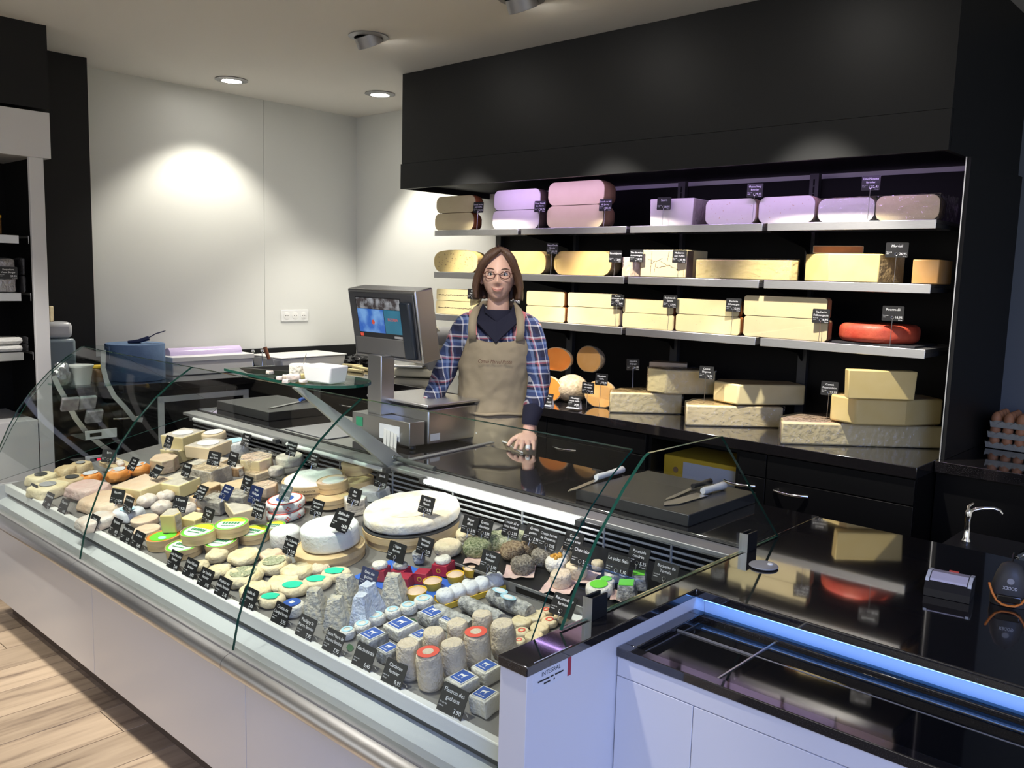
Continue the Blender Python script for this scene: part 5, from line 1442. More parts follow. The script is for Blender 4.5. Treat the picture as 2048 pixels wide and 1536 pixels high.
# --- rear centre-left
block(334, 388, 925, .055, 'pale tall block under the white-labelled one', ('paste_pale', 'rind_stone'), dp=.9, rz=12)
block(335, 405, 899, .058, 'pale tall block with a white label on top, highest in the case', ('paste_pale', 'rind_stone'), up=.056, dp=.8, lab='card_label', rz=12)
block(384, 456, 950, .040, 'brown rind piece under the orange-faced block', ('rind_tan', 'rind_stone'), up=.03, dp=.8, rz=15)
block(383, 457, 918, .050, 'orange-faced block with a paper label beside the highest block', ('paste_tan', 'rind_stone'), up=.072, dp=.8, lab='card_label', rz=15)
disc(405, 453, 885, .035, 'round cheese with a white label behind the orange-faced block', 'paste_tan', up=.10, edge=.2, lab=[('card_label', .8, 'c')])
disc(444, 498, 918, .070, 'tall white drum with a pale label at the louvres', 'bloom_white', up=.04, edge=.15, lab=[('label_cyan', .7, 'c')])
block(294, 366, 948, .055, 'orange-brown piece with sloping top behind the fan-shaped tags', ('paste_tan', 'rind_pink'), kind='arc', dp=.7, rz=-10)
block(388, 460, 972, .060, 'grey-rinded block in shiny film in the middle', ('rind_grey', 'rind_tan'), dp=.7, film=1, up=.02, rz=10)
block(402, 445, 995, .040, 'brown block under the film-wrapped grey one', ('rind_brown', 'rind_tan'), dp=.8, rz=10)
block(455, 494, 955, .035, 'speckled brown lump beside the film-wrapped grey block', ('rind_brown', 'rind_stone'), kind='arc', up=.03)
block(470, 555, 948, .050, 'large pale piece in clear film at the louvres', ('paste_cream', 'rind_pink'), kind='arc', dp=.7, up=.04, film=1)
block(496, 540, 962, .030, 'tan offcut in film in front of the large pale piece', ('paste_tan', 'rind_tan'), dp=.8, film=1, up=.02)
disc(553, 608, 938, .045, 'grey round in film under the 22,95 tag', 'rind_stone', up=.05, edge=.25)
disc(538, 570, 955, .035, 'small grey round in film beside the open wooden box', 'rind_stone', up=.03, edge=.25)
block(443, 512, 998, .038, 'flat orange-tan slab behind the navy tags', ('paste_tan', 'rind_tan'), dp=.7, kind='rect', rz=-12, up=.02)
block(499, 560, 996, .036, 'pinkish piece in film behind the grey tag', ('rind_pink', 'rind_pink'), dp=.8, film=1, kind='arc', up=.02)
block(244, 336, 1002, .052, 'large pinkish square slab with pale sides', ('paste_cream', 'rind_pink'), dp=.85, rz=14)
block(322, 402, 993, .050, 'pale slab with a scalloped rind edge', ('paste_pale', 'rind_grey'), dp=.8, rz=14)
# --- far end: packs, bags, papers
for x0, x1, yb, lb, m, up in ((150, 278, 1032, 'large pale pink sheet-wrapped slab', 'rind_pink', 0), (126, 232, 1002, 'clear pack with red print at the far end', 'pink_paper', .01)):
    paper_pack(x0, x1, yb, .040, lb, m, up=up, dp=.6, group='wrapped packs on the left', rz=8)
for x0, x1, yb, lb in ((164, 206, 974, 'orange net bag, first beside the tan papers'), (214, 262, 968, 'orange net bag, middle one'), (260, 302, 956, 'orange net bag beside the orange-brown piece')):
    disc(x0, x1, yb, .052, lb, 'bag_orange', edge=.49, lump=.007, freq=40, group='orange net bags', name='net_bag', topm='film_white')
for x0, x1, yb, m, lb, lab, up in ((54, 118, 975, 'pale_paper', 'pale paper pack at the very end, rear one', 'dark_grey', 0), (58, 142, 998, 'pale_paper', 'long pale paper pack behind the first tags', 'mid_grey', 0), (114, 182, 981, 'tan_paper', 'tan paper pack with a dark oval label', 'dark_grey', 0),
        (111, 157, 957, 'tan_paper', 'tan paper parcel with folded corners, by the white cabinet', None, .01), (141, 188, 949, 'tan_paper', 'tan paper parcel with an oval label, rear one', 'mid_grey', .01)):
    paper_pack(x0, x1, yb, .040, lb, m, dp=.75, lab=lab, up=up, rz=10)
q, wd = place(186, 280, 944, .03, .4)
t = ctop('egg_carton', 'open tan carton with small white cheeses at the far end', q, 0, 'carton')
obj('tray', boxm(-wd*.45, wd*.45, -.04, .04, 0, .022, .004), 'tan_paper', t)
for k in range(5): obj('white_piece', lathem(rprof(.017, .018, .008), 16, .002, 40), 'mozza', t, (-wd*.36+k*wd*.18, -.008+.012*(k % 2), .020))
# --- rear right tier on a raised black tray
q0 = deck((905, 1120), .03); q1 = deck((1165, 1212), .03)
RT0 = .030
yf = (q0.y+q1.y)/2
tr = ctop('rear_tray', 'raised black tray with rounded slots at the rear of the case', (-1.56, yf, deck_z(yf)), 0, 'tray')
obj('tray_top', boxm(-.43, .43, 0, 2.19-yf, .024, .029, .001), 'plastic_black', tr)
obj('tray_front', boxm(-.43, .43, -.004, 0, 0, .030, .001), 'grey_metal', tr)
for x in (-.30, 0, .28):
    obj('slot', boxm(x-.09, x+.09, -.0048, -.0042, .004, .022, .0003), 'black_matt', tr)
RU = .030
gg = 'small goat cheeses on the rear tray'
disc(868, 925, 1119, .040, 'pale crottin with a paper flag at the tray corner', 'goat_cream', up=RU, edge=.35, lump=.003, group=gg)
disc(912, 958, 1088, .034, 'pale crottin under the rear tags, left one of two', 'goat_yellow', up=RU, edge=.3, group=gg)
disc(946, 972, 1078, .034, 'pale crottin under the rear tags, small one', 'goat_yellow', up=RU, edge=.3, group=gg)
for x0, x1, yb, m, lb in ((926, 985, 1120, 'herb_green', 'herb-coated cheese, dark green, front one'), (968, 1022, 1106, 'herb_green', 'herb-coated cheese, dark green, rear one'),
        (985, 1055, 1108, 'herb_pale', 'herb-coated cheese, pale green'), (1001, 1050, 1126, 'spice_brown', 'spice-coated cheese, brown, beside the green one'), (1040, 1082, 1116, 'spice_brown', 'spice-coated cheese, brown, rear one'),
        (1022, 1070, 1155, 'spice_grey', 'pepper-coated cheese, front one on pink paper'), (1062, 1108, 1138, 'spice_grey', 'pepper-coated cheese, rear one')):
    disc(x0, x1, yb, .046, lb, m, up=RU, edge=.35, lump=.004, freq=60, group=gg)
t_, q_, w_ = disc(1091, 1137, 1152, .044, 'white crottin topped with golden raisins', 'goat_white', up=RU, edge=.35, group=gg)
bm = bmesh.new()
for k in range(16):
    a, r = random.uniform(0, 6.3), random.uniform(0, w_*.34)
    bmesh.ops.create_icosphere(bm, subdivisions=1, radius=.006, matrix=T(r*math.cos(a), r*math.sin(a), .046))
o = obj('raisins', newmesh(bm, smooth=80), 'raisin', t_); o['kind'] = 'stuff'
disc(1119, 1152, 1130, .044, 'raisin-topped crottin behind the first one', 'goat_white', up=RU, edge=.35, group=gg, topm='raisin')
disc(1132, 1175, 1164, .044, 'beige crottin behind the glass edge', 'goat_cream', up=RU, edge=.2, group=gg)
disc(1101, 1144, 1182, .044, 'beige crottin on pink paper in the tray front', 'goat_beige', up=RU, edge=.2, group=gg)
disc(1183, 1208, 1146, .03, 'small pale crottin at the louvres', 'goat_cream', up=RU, edge=.3, group=gg)
gl = 'goat cheeses with lime green labels'
disc(1170, 1226, 1202, .030, 'white disc with a lime green label in the tray front', 'goat_white', up=RU, edge=.3, group=gl, lab=[('label_lime', .66, 'c')])
disc(1196, 1230, 1186, .030, 'white disc with a lime green label behind the front one', 'goat_white', up=RU, edge=.3, group=gl, lab=[('label_lime', .66, 'c')])
disc(1208, 1248, 1170, .030, 'plain white disc under the 1,10 tag', 'goat_white', up=RU, edge=.3, group=gl, lab=[('label_lime', .5, 'c')])
for x0, x1, yb, lb in ((1227, 1280, 1208, 'ash pyramid with a lime green top, front one'), (1257, 1300, 1186, 'ash pyramid with a lime green top, rear one')):
    q, wd = place(x0, x1, yb, RU); s = wd/1.3/2
    t = ctop('cheese', lb, q, 30, group=gl)
    obj('body', prismm([(-s, -s), (s, -s), (s, s), (-s, s)], .045, .003, lump=.001, freq=60, taper=.8), 'goat_ash', t)
    flat_label(t, [(-s*.72, -s*.72), (s*.72, -s*.72), (s*.72, s*.72), (-s*.72, s*.72)], .0462, 'label_lime')
def sheet(x, y, lb, s=.05, rz=0, m='pink_paper', up=RU):
    q = deck((x, y), up+.0005)
    bm = bmesh.new(); n = 8; V = {}
    for i in range(n+1):
        for j in range(n+1):
            u, v = -1+2*i/n, -1+2*j/n
            z = .002+.010*max(abs(u), abs(v))**3*(.5+noise.noise(Vector((u*2, v*2, x*.1))))
            V[i, j] = bm.verts.new((u*s, v*s, max(z, .0006)))
    for i in range(n):
        for j in range(n): bm.faces.new((V[i, j], V[i+1, j], V[i+1, j+1], V[i, j+1]))
    t = ctop('paper_sheet', lb, q, rz, 'paper', 'papers under the goat cheeses')
    obj('paper', newmesh(bm, smooth=60), m, t)
sheet(1118, 1176, 'pink paper under the beige crottin', .044, 20); sheet(1040, 1146, 'pink paper under the pepper-coated cheese', .046, 35); sheet(965, 1118, 'pink paper under the dark green herb cheese', .050, 30)
sheet(1165, 1158, 'pink paper near the glass edge', .042, 10); sheet(1245, 1196, 'pink paper beside the ash pyramids', .030, 25)
sheet(1155, 1246, 'white printed paper half behind the stone counter', .034, 20, 'card_label', 0)
# --- small flat discs in front of the tray
gf = 'small flat cream discs by the stone counter'
for x0, x1, yb, lb, red in ((1079, 1106, 1238, 'small flat disc with a red print behind the slanted black tag', 1), (1050, 1093, 1252, 'small flat cream disc, biggest in the rear row', 0), (1022, 1065, 1262, 'small flat cream disc beside the ash logs', 0),
        (1083, 1116, 1260, 'small flat disc in printed paper near the glass edge', 1), (1060, 1099, 1274, 'small flat cream disc in the second row', 0), (1028, 1060, 1282, 'small flat disc with a red print beside a tall cylinder', 1),
        (1050, 1088, 1292, 'small flat cream disc against the stone counter', 0), (1108, 1140, 1250, 'small flat cream disc under the glass edge', 0), (1026, 1052, 1300, 'small flat disc with red print, lowest one', 1)):
    disc(x0, x1, yb, .019, lb, 'goat_yellow', edge=.3, lump=.0008, group=gf, lab=[('label_red', .5, 'r')] if red else None)

# ------------------------------------------------------------------ tags in the display case
def ftag(px, py, lines, price, label, milk='vache', w=.076, h=.062, m='tag_black', tilt=24):
    p = deck((px, py), h*.45); d = ray((px, py)); 
    price_tag((p.x, p.y, p.z), lines, price, label, w, h, tilt, 0, m, 'clip', milk=milk, group='price tags along the front of the case')
ftag(64, 982, ['Langres'], '4,95', 'first small front tag at the far end of the case')
ftag(97, 1000, ['Soumaintrain'], '8,50', 'second small front tag from the far end')
ftag(127, 1013, ['Chaource'], '6,95', 'third small front tag from the far end')
ftag(187, 1046, ['Carré'], '5,95', 'front tag right behind the first glass joint')
ftag(231, 1053, ['Epoisses'], '8,95', 'front tag showing 8,95 overlapping its neighbour')
ftag(254, 1068, ['Petit Gaugry'], '5,75', 'front tag in the middle of the overlapping three')
ftag(276, 1080, ['Livarot'], '12,85', 'front tag showing 12,85 beside the flat brown discs')
ftag(349, 1121, ['Saint Marcellin', 'fermier'], '2,85', 'front tag showing 2,85 before the yellow-lidded boxes')
ftag(381, 1137, ['Saint Félicien', 'fermier'], '3,95', 'front tag showing 3,95 before the small cream round')
ftag(411, 1157, ['Le Soulais', 'fermier'], '7,95', 'front tag showing 7,95 beside the creamy rounds', 'chèvre')
ftag(446, 1176, ['Mothais sur', 'feuille fermier'], '5,75', 'front tag showing 5,75 before the leaf-topped round', 'chèvre')
ftag(498, 1197, ['Feuille du', 'Limousin'], '3,85', 'front tag showing 3,85 behind the second glass joint', 'chèvre')
ftag(562, 1229, ['Crottin de', 'Chavignol fermier'], '2,95', 'front tag showing 2,95 before the navy-labelled round', 'chèvre')
ftag(612, 1256, ['Pouligny St', 'Pierre fermier'], '7,95', 'front tag showing 7,95 before the wrinkled pyramids', 'chèvre')
ftag(667, 1285, ['Sainte Maure de', 'Touraine fermière'], '7,95', 'front tag showing 7,95 before the small white rounds', 'chèvre')
ftag(728, 1314, ['Gachonnais'], '5,45', 'front tag showing 5,45 before an ash-sided square', 'chèvre')
ftag(788, 1348, ['Clacbitou', 'fermier'], '8,95', 'front tag showing 8,95 before the tall cylinders', 'chèvre')
ftag(905, 1403, ['Fleuron des', 'gachons'], '3,90', 'largest front tag, showing 3,90, by the white end wall', 'chèvre', .082, .068)
def itag(px, py, up, lines, price, label, milk='vache', w=.07, h=.058, m='tag_black', tilt=18, yaw=0, stand='pin', drop=None, ink='ink_white'):
    p = deck((px, py), up+h*.5)
    price_tag(p, lines, price, label, w, h, tilt, yaw, m, stand, milk=milk, drop=(up*.0+.012) if drop is None else drop, group='price tags among the cheeses', ink=ink)
for a in (
    (218, 912, .06, ['Brin'], '6,45', 'small turned tag in front of the red scale display', dict(yaw=35)),
    (266, 928, .07, ['Brillat', 'Savarin'], '16,45', 'tag above the orange net bags', dict(tilt=30)),
    (313, 943, .07, ['Vacherousse'], '18,95', 'tag lying back above the pinkish square slab', dict(tilt=38)),
    (373, 940, .07, ['Chabrols'], '13,95', 'tag above the scalloped pale slab', {}),
    (337, 884, .09, ['Brie', 'Melun'], '12,95', 'dim tag beside the highest block', {}),
    (428, 917, .12, ['Tomme', 'aux fleurs'], '25,95', 'tag standing on the film-wrapped grey block', dict(yaw=15)),
    (466, 918, .11, ['Tomme'], '21,25', 'tag with a white glare beside the large pale piece', {}),
    (583, 898, .12, ['Saint Nectaire', 'fermier'], '22,95', 'tag on the grey round at the louvres', {}),
    (627, 920, .09, ['Vacherin', 'fermier'], '22,95', 'tag stuck in the large open wooden box', {}),
    (235, 993, .04, ['Ricotta'], '5,95', 'turned tag in front of the pink square slab', dict(yaw=20)),
    (257, 1008, .045, ['Carré frais'], '3,95', 'tag on the teal and white pack', {}),
    (360, 1008, .06, ["L'Ecume"], '5,25', 'tag showing 5,25 between white balls', dict(yaw=15)),
    (402, 985, .06, ['Petit Grès', 'des Vosges'], '6,95', 'leaning tag above the orange blocks', dict(tilt=35)),
    (453, 985, .07, ['Munster', 'fermier'], '', 'navy tag behind the peppery squares', dict(m='tag_blue', tilt=30)),
    (494, 967, .08, ['Munster', 'mini'], '6,50', 'tag above the navy ones', {}),
    (511, 990, .08, ['Pont', "l'Evêque"], '8,95', 'navy tag in the middle of the case', dict(m='tag_blue', w=.08, h=.066)),
    (517, 1020, .07, ['Camembert de', 'Normandie fermier'], '6,95', 'dark tag on a ring pin behind the sun-lid boxes', {}),
    (416, 1032, .06, ['Le Petit', 'Pavé'], '6,50', 'tag beside the long grey wedge', {}),
    (571, 986, .09, ['Reblochon'], '14,95', 'grey glaring tag on the red and white discs', dict(m='tag_grey')),
    (634, 1016, .07, ['Camembert', 'fermier'], '6,95', 'tag before the peach-topped wooden box', {}),
    (709, 993, .09, ['Brie', 'Noir'], '12,90', 'tag stuck in the white-topped wedge', {}),
    (684, 1040, .125, ['Délice des', 'crémiers'], '16,85', 'tag showing 16,85 on the big white wheel', dict(w=.09, h=.066, tilt=30, stand='clip')),
    (581, 1092, .06, ['Le 1/2 Soulais', 'fermier'], '3,95', 'tag showing 3,95 before the white drum', {}),
    (853, 1010, .115, ['Brie de', 'Meaux'], '18,95', 'tag stuck in the huge flat white wheel', {}),
    (763, 960, .08, ['Soucla'], '6,25', 'dim tag beside the small wooden boxes', {}),
    (492, 880, .10, ['Cantal', 'entre deux'], '17,95', 'dim tag at the louvres beside the white drum', {}),
    (940, 1050, .08, ['Biquet', 'affiné'], '3,95', 'first tag of the rear row at the flat wheel', dict(milk='chèvre')),
    (968, 1056, .08, ['Crottin', 'ciboulette'], '2,95', 'second tag of the rear row, dimmer', dict(milk='chèvre')),
    (1022, 1056, .08, ['Crottin ail et', 'fines herbes'], '2,95', 'third tag of the rear row, above the herb cheeses', dict(milk='chèvre')),
    (1066, 1068, .08, ['Crottin', 'poivre'], '2,95', 'slanted tag with an oval glare in the rear row', dict(milk='chèvre', tilt=30)),
    (1096, 1080, .08, ['Crottin herbes', 'de Provence'], '2,95', 'fifth tag of the rear row', dict(milk='chèvre')),
    (1147, 1084, .08, ['Crottin', 'raisins secs'], '2,95', 'tag behind the raisin-topped crottin', dict(milk='chèvre')),
    (1163, 1112, .08, ['Chevridou'], '2,25', 'tag crossed by the glass edge', dict(milk='chèvre')),
    (1235, 1130, .075, ['Le palet frais'], '1,10', 'tag showing 1,10', dict(milk='chèvre', w=.078)),
    (1277, 1115, .09, ['Pyramide', 'cendrée'], '5,25', 'dim tag behind the ash pyramids', dict(milk='chèvre')),
    (1331, 1146, .08, ['Buchette du', 'Ternois'], '', 'last tag at the end glass', dict(milk='chèvre', w=.078)),
    (980, 1122, .07, ['Le Figou', 'fermier'], '5,90', 'tag showing 5,90 at the tray front', dict(milk='chèvre', w=.072)),
    (850, 1092, .055, ['Valençay', 'fermier'], '7,95', 'tag showing 7,95 before the wooden box of the flat wheel', dict(milk='chèvre')),
    (793, 1104, .055, ["L'Eigine", 'fermier'], '', 'tag behind the red cartons', dict(milk='chèvre', w=.08)),
    (737, 1157, .05, ['Galet des', 'gachons'], '', 'blue-tinted tag in front of the red cartons', dict(milk='chèvre', m='tag_blue', w=.075)),
    (1126, 1211, .035, ['Rocamadour', 'fermier'], '', 'slanted tag above the small flat discs', dict(milk='chèvre', w=.078, tilt=30)),
    (1190, 1216, .03, ['chèvre'], '', 'small tag half hidden by the stone counter', dict(milk='chèvre', w=.05)),
):
    itag(*a[:6], **a[6])
# ------------------------------------------------------------------ weighing scale on the case worktop
sc = thing('weighing_scale', 'stainless weighing scale with a tall double-sided screen on the case worktop', 'scale', (-2.94, 2.355, ZS+.001))
obj('printer_box', boxm(-.195, .198, 0, .085, .016, .118, .003), 'steel', sc)
obj('platform_box', boxm(-.19, .211, .093, .42, .016, .165, .006), 'steel', sc)
obj('weighing_plate', boxm(-.19, .225, .075, .40, .178, .190, .004), 'steel_brushed', sc)
obj('plate_seal', boxm(-.17, .20, .095, .38, .166, .178), 'plastic_black', sc)
for x in (-.16, .18):
    for y in (.03, .38): obj('foot', lathem(rprof(.016, .015, .003), 14), 'plastic_black', sc, (x, y, 0))
obj('green_sticker', boxm(-.165, -.118, -.0012, 0, .060, .100), mat('sticker_green', (.02, .25, .13), .5), sc)
pr = obj('paper_slot', boxm(.0, .135, -.0012, 0, .028, .092), 'film_white', sc)
for k in range(4): obj('paper_strip', boxm(.03+k*.024, .05+k*.024, -.004-.001*k, -.003-.001*k, .006+.003*k, .080), 'card_label', pr, (0, 0, 0), (R(4), R(8), 0))
obj('rating_plate', boxm(.2111, .2118, .105, .16, .03, .06), 'card_label', sc)
obj('plug', boxm(.211, .224, .37, .385, .02, .04, .002), 'plastic_white', sc)
obj('post', boxm(-.125, -.03, .03, .105, .118, .38, .004), 'steel', sc)
mo = obj('monitor', boxm(-.30+.065, .165+.065, 0, .10, -.315, 0, .006), 'steel', sc, (-.068, .05, .664), (R(10), 0, 0))
obj('bezel', boxm(-.222, .218, -.006, -.0005, -.300, -.014, .003), mat('bezel', (.06, .062, .068), .4), mo)
obj('lower_cover', boxm(-.205, .205, -.012, -.006, -.292, -.215, .003), mat('bezel_low', (.10, .10, .10), .45), mo)
mat('scr_dark', (.01, .01, .012), .12)
def scr(name, c1, c2, sc_, st):
    m = bpy.data.materials.new(name); m.use_nodes = True; nt = m.node_tree; b = nt.nodes['Principled BSDF']
    tc = nt.nodes.new('ShaderNodeTexCoord'); n = nt.nodes.new('ShaderNodeTexNoise'); n.inputs['Scale'].default_value = sc_; n.inputs['Detail'].default_value = 6
    r = nt.nodes.new('ShaderNodeValToRGB'); r.color_ramp.elements[0].position = .4; r.color_ramp.elements[1].position = .62
    r.color_ramp.elements[0].color = (*c1, 1); r.color_ramp.elements[1].color = (*c2, 1)
    nt.links.new(tc.outputs['Object'], n.inputs['Vector']); nt.links.new(n.outputs['Fac'], r.inputs[0]); nt.links.new(r.outputs[0], b.inputs['Emission Color'])
    b.inputs['Base Color'].default_value = (.01, .01, .01, 1); b.inputs['Roughness'].default_value = .15; b.inputs['Emission Strength'].default_value = st
    MATS[name] = m
scr('scr_photo', (.05, .04, .04), (.35, .36, .38), 30, .6); scr('scr_blue', (.03, .14, .55), (.20, .42, .80), 14, .55); scr('scr_teal', (.02, .15, .24), (.03, .18, .28), 10, .6)
d = obj('screen', boxm(-.175, .135, -.0085, -.0065, -.215, -.035, .001), 'scr_dark', mo)
obj('screen_photo', boxm(-.170, .130, -.0092, -.0086, -.085, -.038), 'scr_photo', d)
obj('screen_map', boxm(-.170, .012, -.0092, -.0086, -.192, -.087), 'scr_blue', d)
obj('screen_panel', boxm(.016, .130, -.0092, -.0086, -.192, -.087), 'scr_teal', d)
obj('screen_button', boxm(-.168, -.145, -.0092, -.0086, -.212, -.198), 'label_red', d)
obj('screen_button', boxm(.070, .130, -.0092, -.0086, -.211, -.201), 'mid_grey', d)
bm = bmesh.new(); put_text(bm, 'BIZERBA', .073, -.135, .018, 'C', .07, -.0096); obj('screen_lettering', newmesh(bm), 'label_red', d)
o = obj('red_mark', lathem([(0, 0), (.012, 0), (.012, .0005), (0, .0005)], 5), 'label_red', d, (-.065, -.0094, -.145), (R(90), 0, 0))
obj('side_wedge', boxm(.145, .212, -.03, -.006, -.296, -.045, .01), mat('wedge_dark', (.012, .018, .028), .3), mo)  # dark wedge on the right side of the monitor
cab = [onz(q, ZS+.004) for q in ((952, 873), (985, 876), (1015, 886), (1030, 898), (1045, 905))]
obj('cable', tubem([c-Vector(sc.location) for c in cab], .0032, 6), 'plastic_white', sc)
# steel joint strip on the worktop, grey sheet, cutting boards
a, b = onz((790, 928), ZS), onz((985, 886), ZS)
tag(obj('joint_strip', prismm([(a.x-.012, a.y), (a.x+.012, a.y), (b.x+.012, b.y), (b.x-.012, b.y)], .006, .001, z0=ZS+.0005), 'grey_metal'), 'grey metal strip across the case worktop below the scale', 'strip')
a = onz((735, 866), ZS)
tag(obj('counter_mat', boxm(-3.50, -3.16, 2.24, 2.50, ZS+.0005, ZS+.004, .001), 'mid_grey'), 'flat grey mat on the case worktop beside the scale', 'mat')
bl = tag(obj('cutting_board', boxm(-1.772, -1.336, 2.256, 2.683, ZS+.0005, ZS+.038, .003), mat('board_black', (.030, .030, .030), .35)), 'thick black cutting board with white-handled knives', 'cutting board')
tag(obj('cutting_board', boxm(-4.22, -3.72, 2.29, 2.66, ZS+.0005, ZS+.045, .003), 'board_black'), 'thick black cutting board at the far end of the worktop', 'cutting board')
ZB = ZS+.039
def knife(p0, p1, p2, z, label, hm, bw=.022, hr=.011, blade='steel', cat='knife'):
    """p0 handle end, p1 bolster, p2 tip (picture points on the board)"""
    a, b, c = onz(p0, z), onz(p1, z), onz(p2, z)
    t = thing('knife', label, cat, (b.x, b.y, z+.0005))
    hd = (a-b); d = (c-b); n = Vector((-d.y, d.x, 0)).normalized()
    obj('handle', tubem([hd*f+Vector((0, 0, hr)) for f in (0, .12, .4, .75, .95, 1)], [hr*.8, hr, hr*.85, hr, hr*1.1, hr*.6], 10), hm, t)
    bm = bmesh.new()
    pts = [n*bw*.5, n*bw*.5+d*.75, d*1.0, -n*bw*.5+d*.85, -n*bw*.5]
    lo = [bm.verts.new((p.x, p.y, .001)) for p in pts]; hi = [bm.verts.new((p.x, p.y, .0028)) for p in pts]
    bm.faces.new(lo); bm.faces.new(hi)
    for i in range(5): bm.faces.new((lo[i], lo[(i+1) % 5], hi[(i+1) % 5], hi[i]))
    obj('blade', newmesh(bm), blade, t)
    return t
knife((1247, 945), (1192, 962), (1135, 985), ZB, 'knife with a white handle pointing away over the board', 'plastic_white', .018, .012)
knife((1449, 978), (1405, 990), (1328, 1012), ZB, 'broad cheese knife with a white handle at the board corner', 'plastic_white', .045, .013)
knife((1422, 968), (1385, 978), (1330, 1002), ZB+.003, 'knife with a black handle beside the broad one', 'plastic_black', .016, .010)
knife((640, 826), (612, 829), (560, 838), ZS+.001, 'knife with a blue handle lying on the worktop', 'blue_plastic', .016, .011)
knife((616, 800), (600, 804), (536, 818), ZS+.046, 'knife with a blue handle lying on the far board', 'blue_plastic', .022, .011)

# ------------------------------------------------------------------ glass service shelf with samples
gs_ = thing('service_shelf', 'rounded green glass shelf on a slanted grey arm', 'shelf', (-2.78, 1.87, 1.19))
P = [(-.42, -.10), (-.42, .12)] + [(.13+.13*math.cos(a)*1.3, .01+.15*math.sin(a)) for a in [R(90-15*k) for k in range(13)]]
P = P[::-1]
bm = bmesh.new()
a_ = [bm.verts.new((x, y, 0)) for x, y in P]; b_ = [bm.verts.new((x, y, .010)) for x, y in P]
bm.faces.new(a_); bm.faces.new(b_)
for i in range(len(P)):
    f = bm.faces.new((a_[i], a_[(i+1) % len(P)], b_[(i+1) % len(P)], b_[i])); f.material_index = 1
obj('glass_plate', newmesh(bm), ['glass_shelf', 'edge_green'], gs_)
def arm(x):
    p0, p1 = Vector((0, 2.19-1.87, .845-1.19)), Vector((0, -.14, -.002))
    d = (p1-p0).normalized(); n = Vector((0, -d.z, d.y)); w_ = .035
    bm = bmesh.new(); q = [p0-n*w_, p0+n*w_, p1+n*w_*.8, p1-n*w_*.8]
    q[2].z = q[3].z = -.002
    lo = [bm.verts.new((x-.012, v.y, v.z)) for v in q]; hi = [bm.verts.new((x+.012, v.y, v.z)) for v in q]
    bm.faces.new(lo); bm.faces.new(hi)
    for i in range(4): bm.faces.new((lo[i], lo[(i+1) % 4], hi[(i+1) % 4], hi[i]))
    bev(bm, .002, 2)
    return newmesh(bm, smooth=40)
o = obj('support_arm', arm(.16), mat('arm_grey', (.40, .42, .42), .4, .3), gs_)
obj('bolt', lathem(rprof(.010, .004, .002), 14), 'chrome', o, (.173, .29, -.31), (0, R(90), 0))
obj('cross_bar', tubem([(.16, .31, -.318), (.40, .30, -.318)], .010, 10), 'dark_grey', gs_)
tp = thing('sample_tray', 'black sample tray with cheese crumbs on the glass shelf', 'tray', (-2.90, 1.885, 1.2015), (0, 0, R(8)))
obj('tray', lathem([(0, 0), (.13, 0), (.155, .02), (.148, .021), (.125, .004), (0, .004)], 4, sx=1, sy=1, smooth=20), 'plastic_black', tp, (0, 0, 0), (0, 0, R(45)))
bpy.data.objects[tp.children[0].name].scale = (1.25, .72, 1)
def on_shelf(px, z=1.2065): return onz(px, z)
p = on_shelf((592, 752)); t = thing('cheese', 'small white drum cheese with a skewer on the sample tray', 'cheese', (p.x, p.y+.02, 1.2065), None, 'samples on the glass shelf')
obj('body', lathem(rprof(.042, .045, .006), 28, .001), 'goat_white', t); obj('skewer', tubem([(.01, 0, .03), (.03, .005, .085)], .0012, 5), 'steel', t)
for k, (px, py, r) in enumerate(((575, 757, .016), (588, 760, .024), (603, 757, .018), (560, 759, .013), (540, 748, .014), (618, 755, .016), (607, 765, .012), (571, 766, .014))):
    p = on_shelf((px, py))
    o = obj('cheese', prismm([(-r, -r*.7), (r, -r*.8), (r*.9, r*.7), (-r*.8, r)], r*.9, r*.15, lump=.002, freq=60), 'paste_yellow' if k % 3 == 2 else 'mozza', None, (p.x, p.y, 1.2066), (0, 0, k*.8))
    tag(o, ['tiny white crumb behind the sample drum', 'largest white lump on the sample tray', 'white crumb against the sample drum', 'white crumb beside the largest lump', 'flat white slice at the tray edge', 'yellow crumb beside the white tub', 'white crumb before the white tub', 'white crumb at the tray front'][k], 'cheese', 'samples on the glass shelf')
p = on_shelf((648, 766), 1.2015)
tb = thing('sample_tub', 'white rectangular tub at the round end of the glass shelf', 'tub', (p.x-.02, p.y+.02, 1.2015), (0, 0, R(10)))
obj('tub', prismm([(-.062, -.040), (.062, -.040), (.062, .040), (-.062, .040)], .062, .006, taper=1.16), 'plastic_white', tb)

# ------------------------------------------------------------------ left worktop
p = onz((250, 752), ZW+.001)
rl = thing('paper_roll', 'big blue paper roll on the side worktop against the white wall', 'paper roll', (-5.30+.10, 2.30, ZW+.001))
obj('roll', lathem([(.035, 0), (.165, 0), (.167, .004), (.167, .211), (.165, .215), (.035, .215), (.035, 0)], 48), 'blue_tissue', rl)
obj('loose_end', boxm(.02, .035, -.170, -.1665, .13, .205), 'blue_tissue', rl)
tl = thing('spatula', 'dark blue spatula lying on the blue paper roll', 'spatula', (-5.17, 2.34, ZW+.217), (0, 0, R(55)))
obj('grip', tubem([(-.09, 0, .006), (-.03, 0, .012), (.03, 0, .032)], [.008, .012, .014], 8), 'tag_blue', tl)
obj('blade', loftm([[(.02, -.015, .026), (.02, .015, .026), (.02, .015, .032), (.02, -.015, .032)], [(.07, -.028, .055), (.07, .028, .055), (.07, .028, .062), (.07, -.028, .062)], [(.12, -.024, .072), (.12, .024, .072), (.12, .024, .078), (.12, -.024, .078)]]), 'tag_blue', tl)
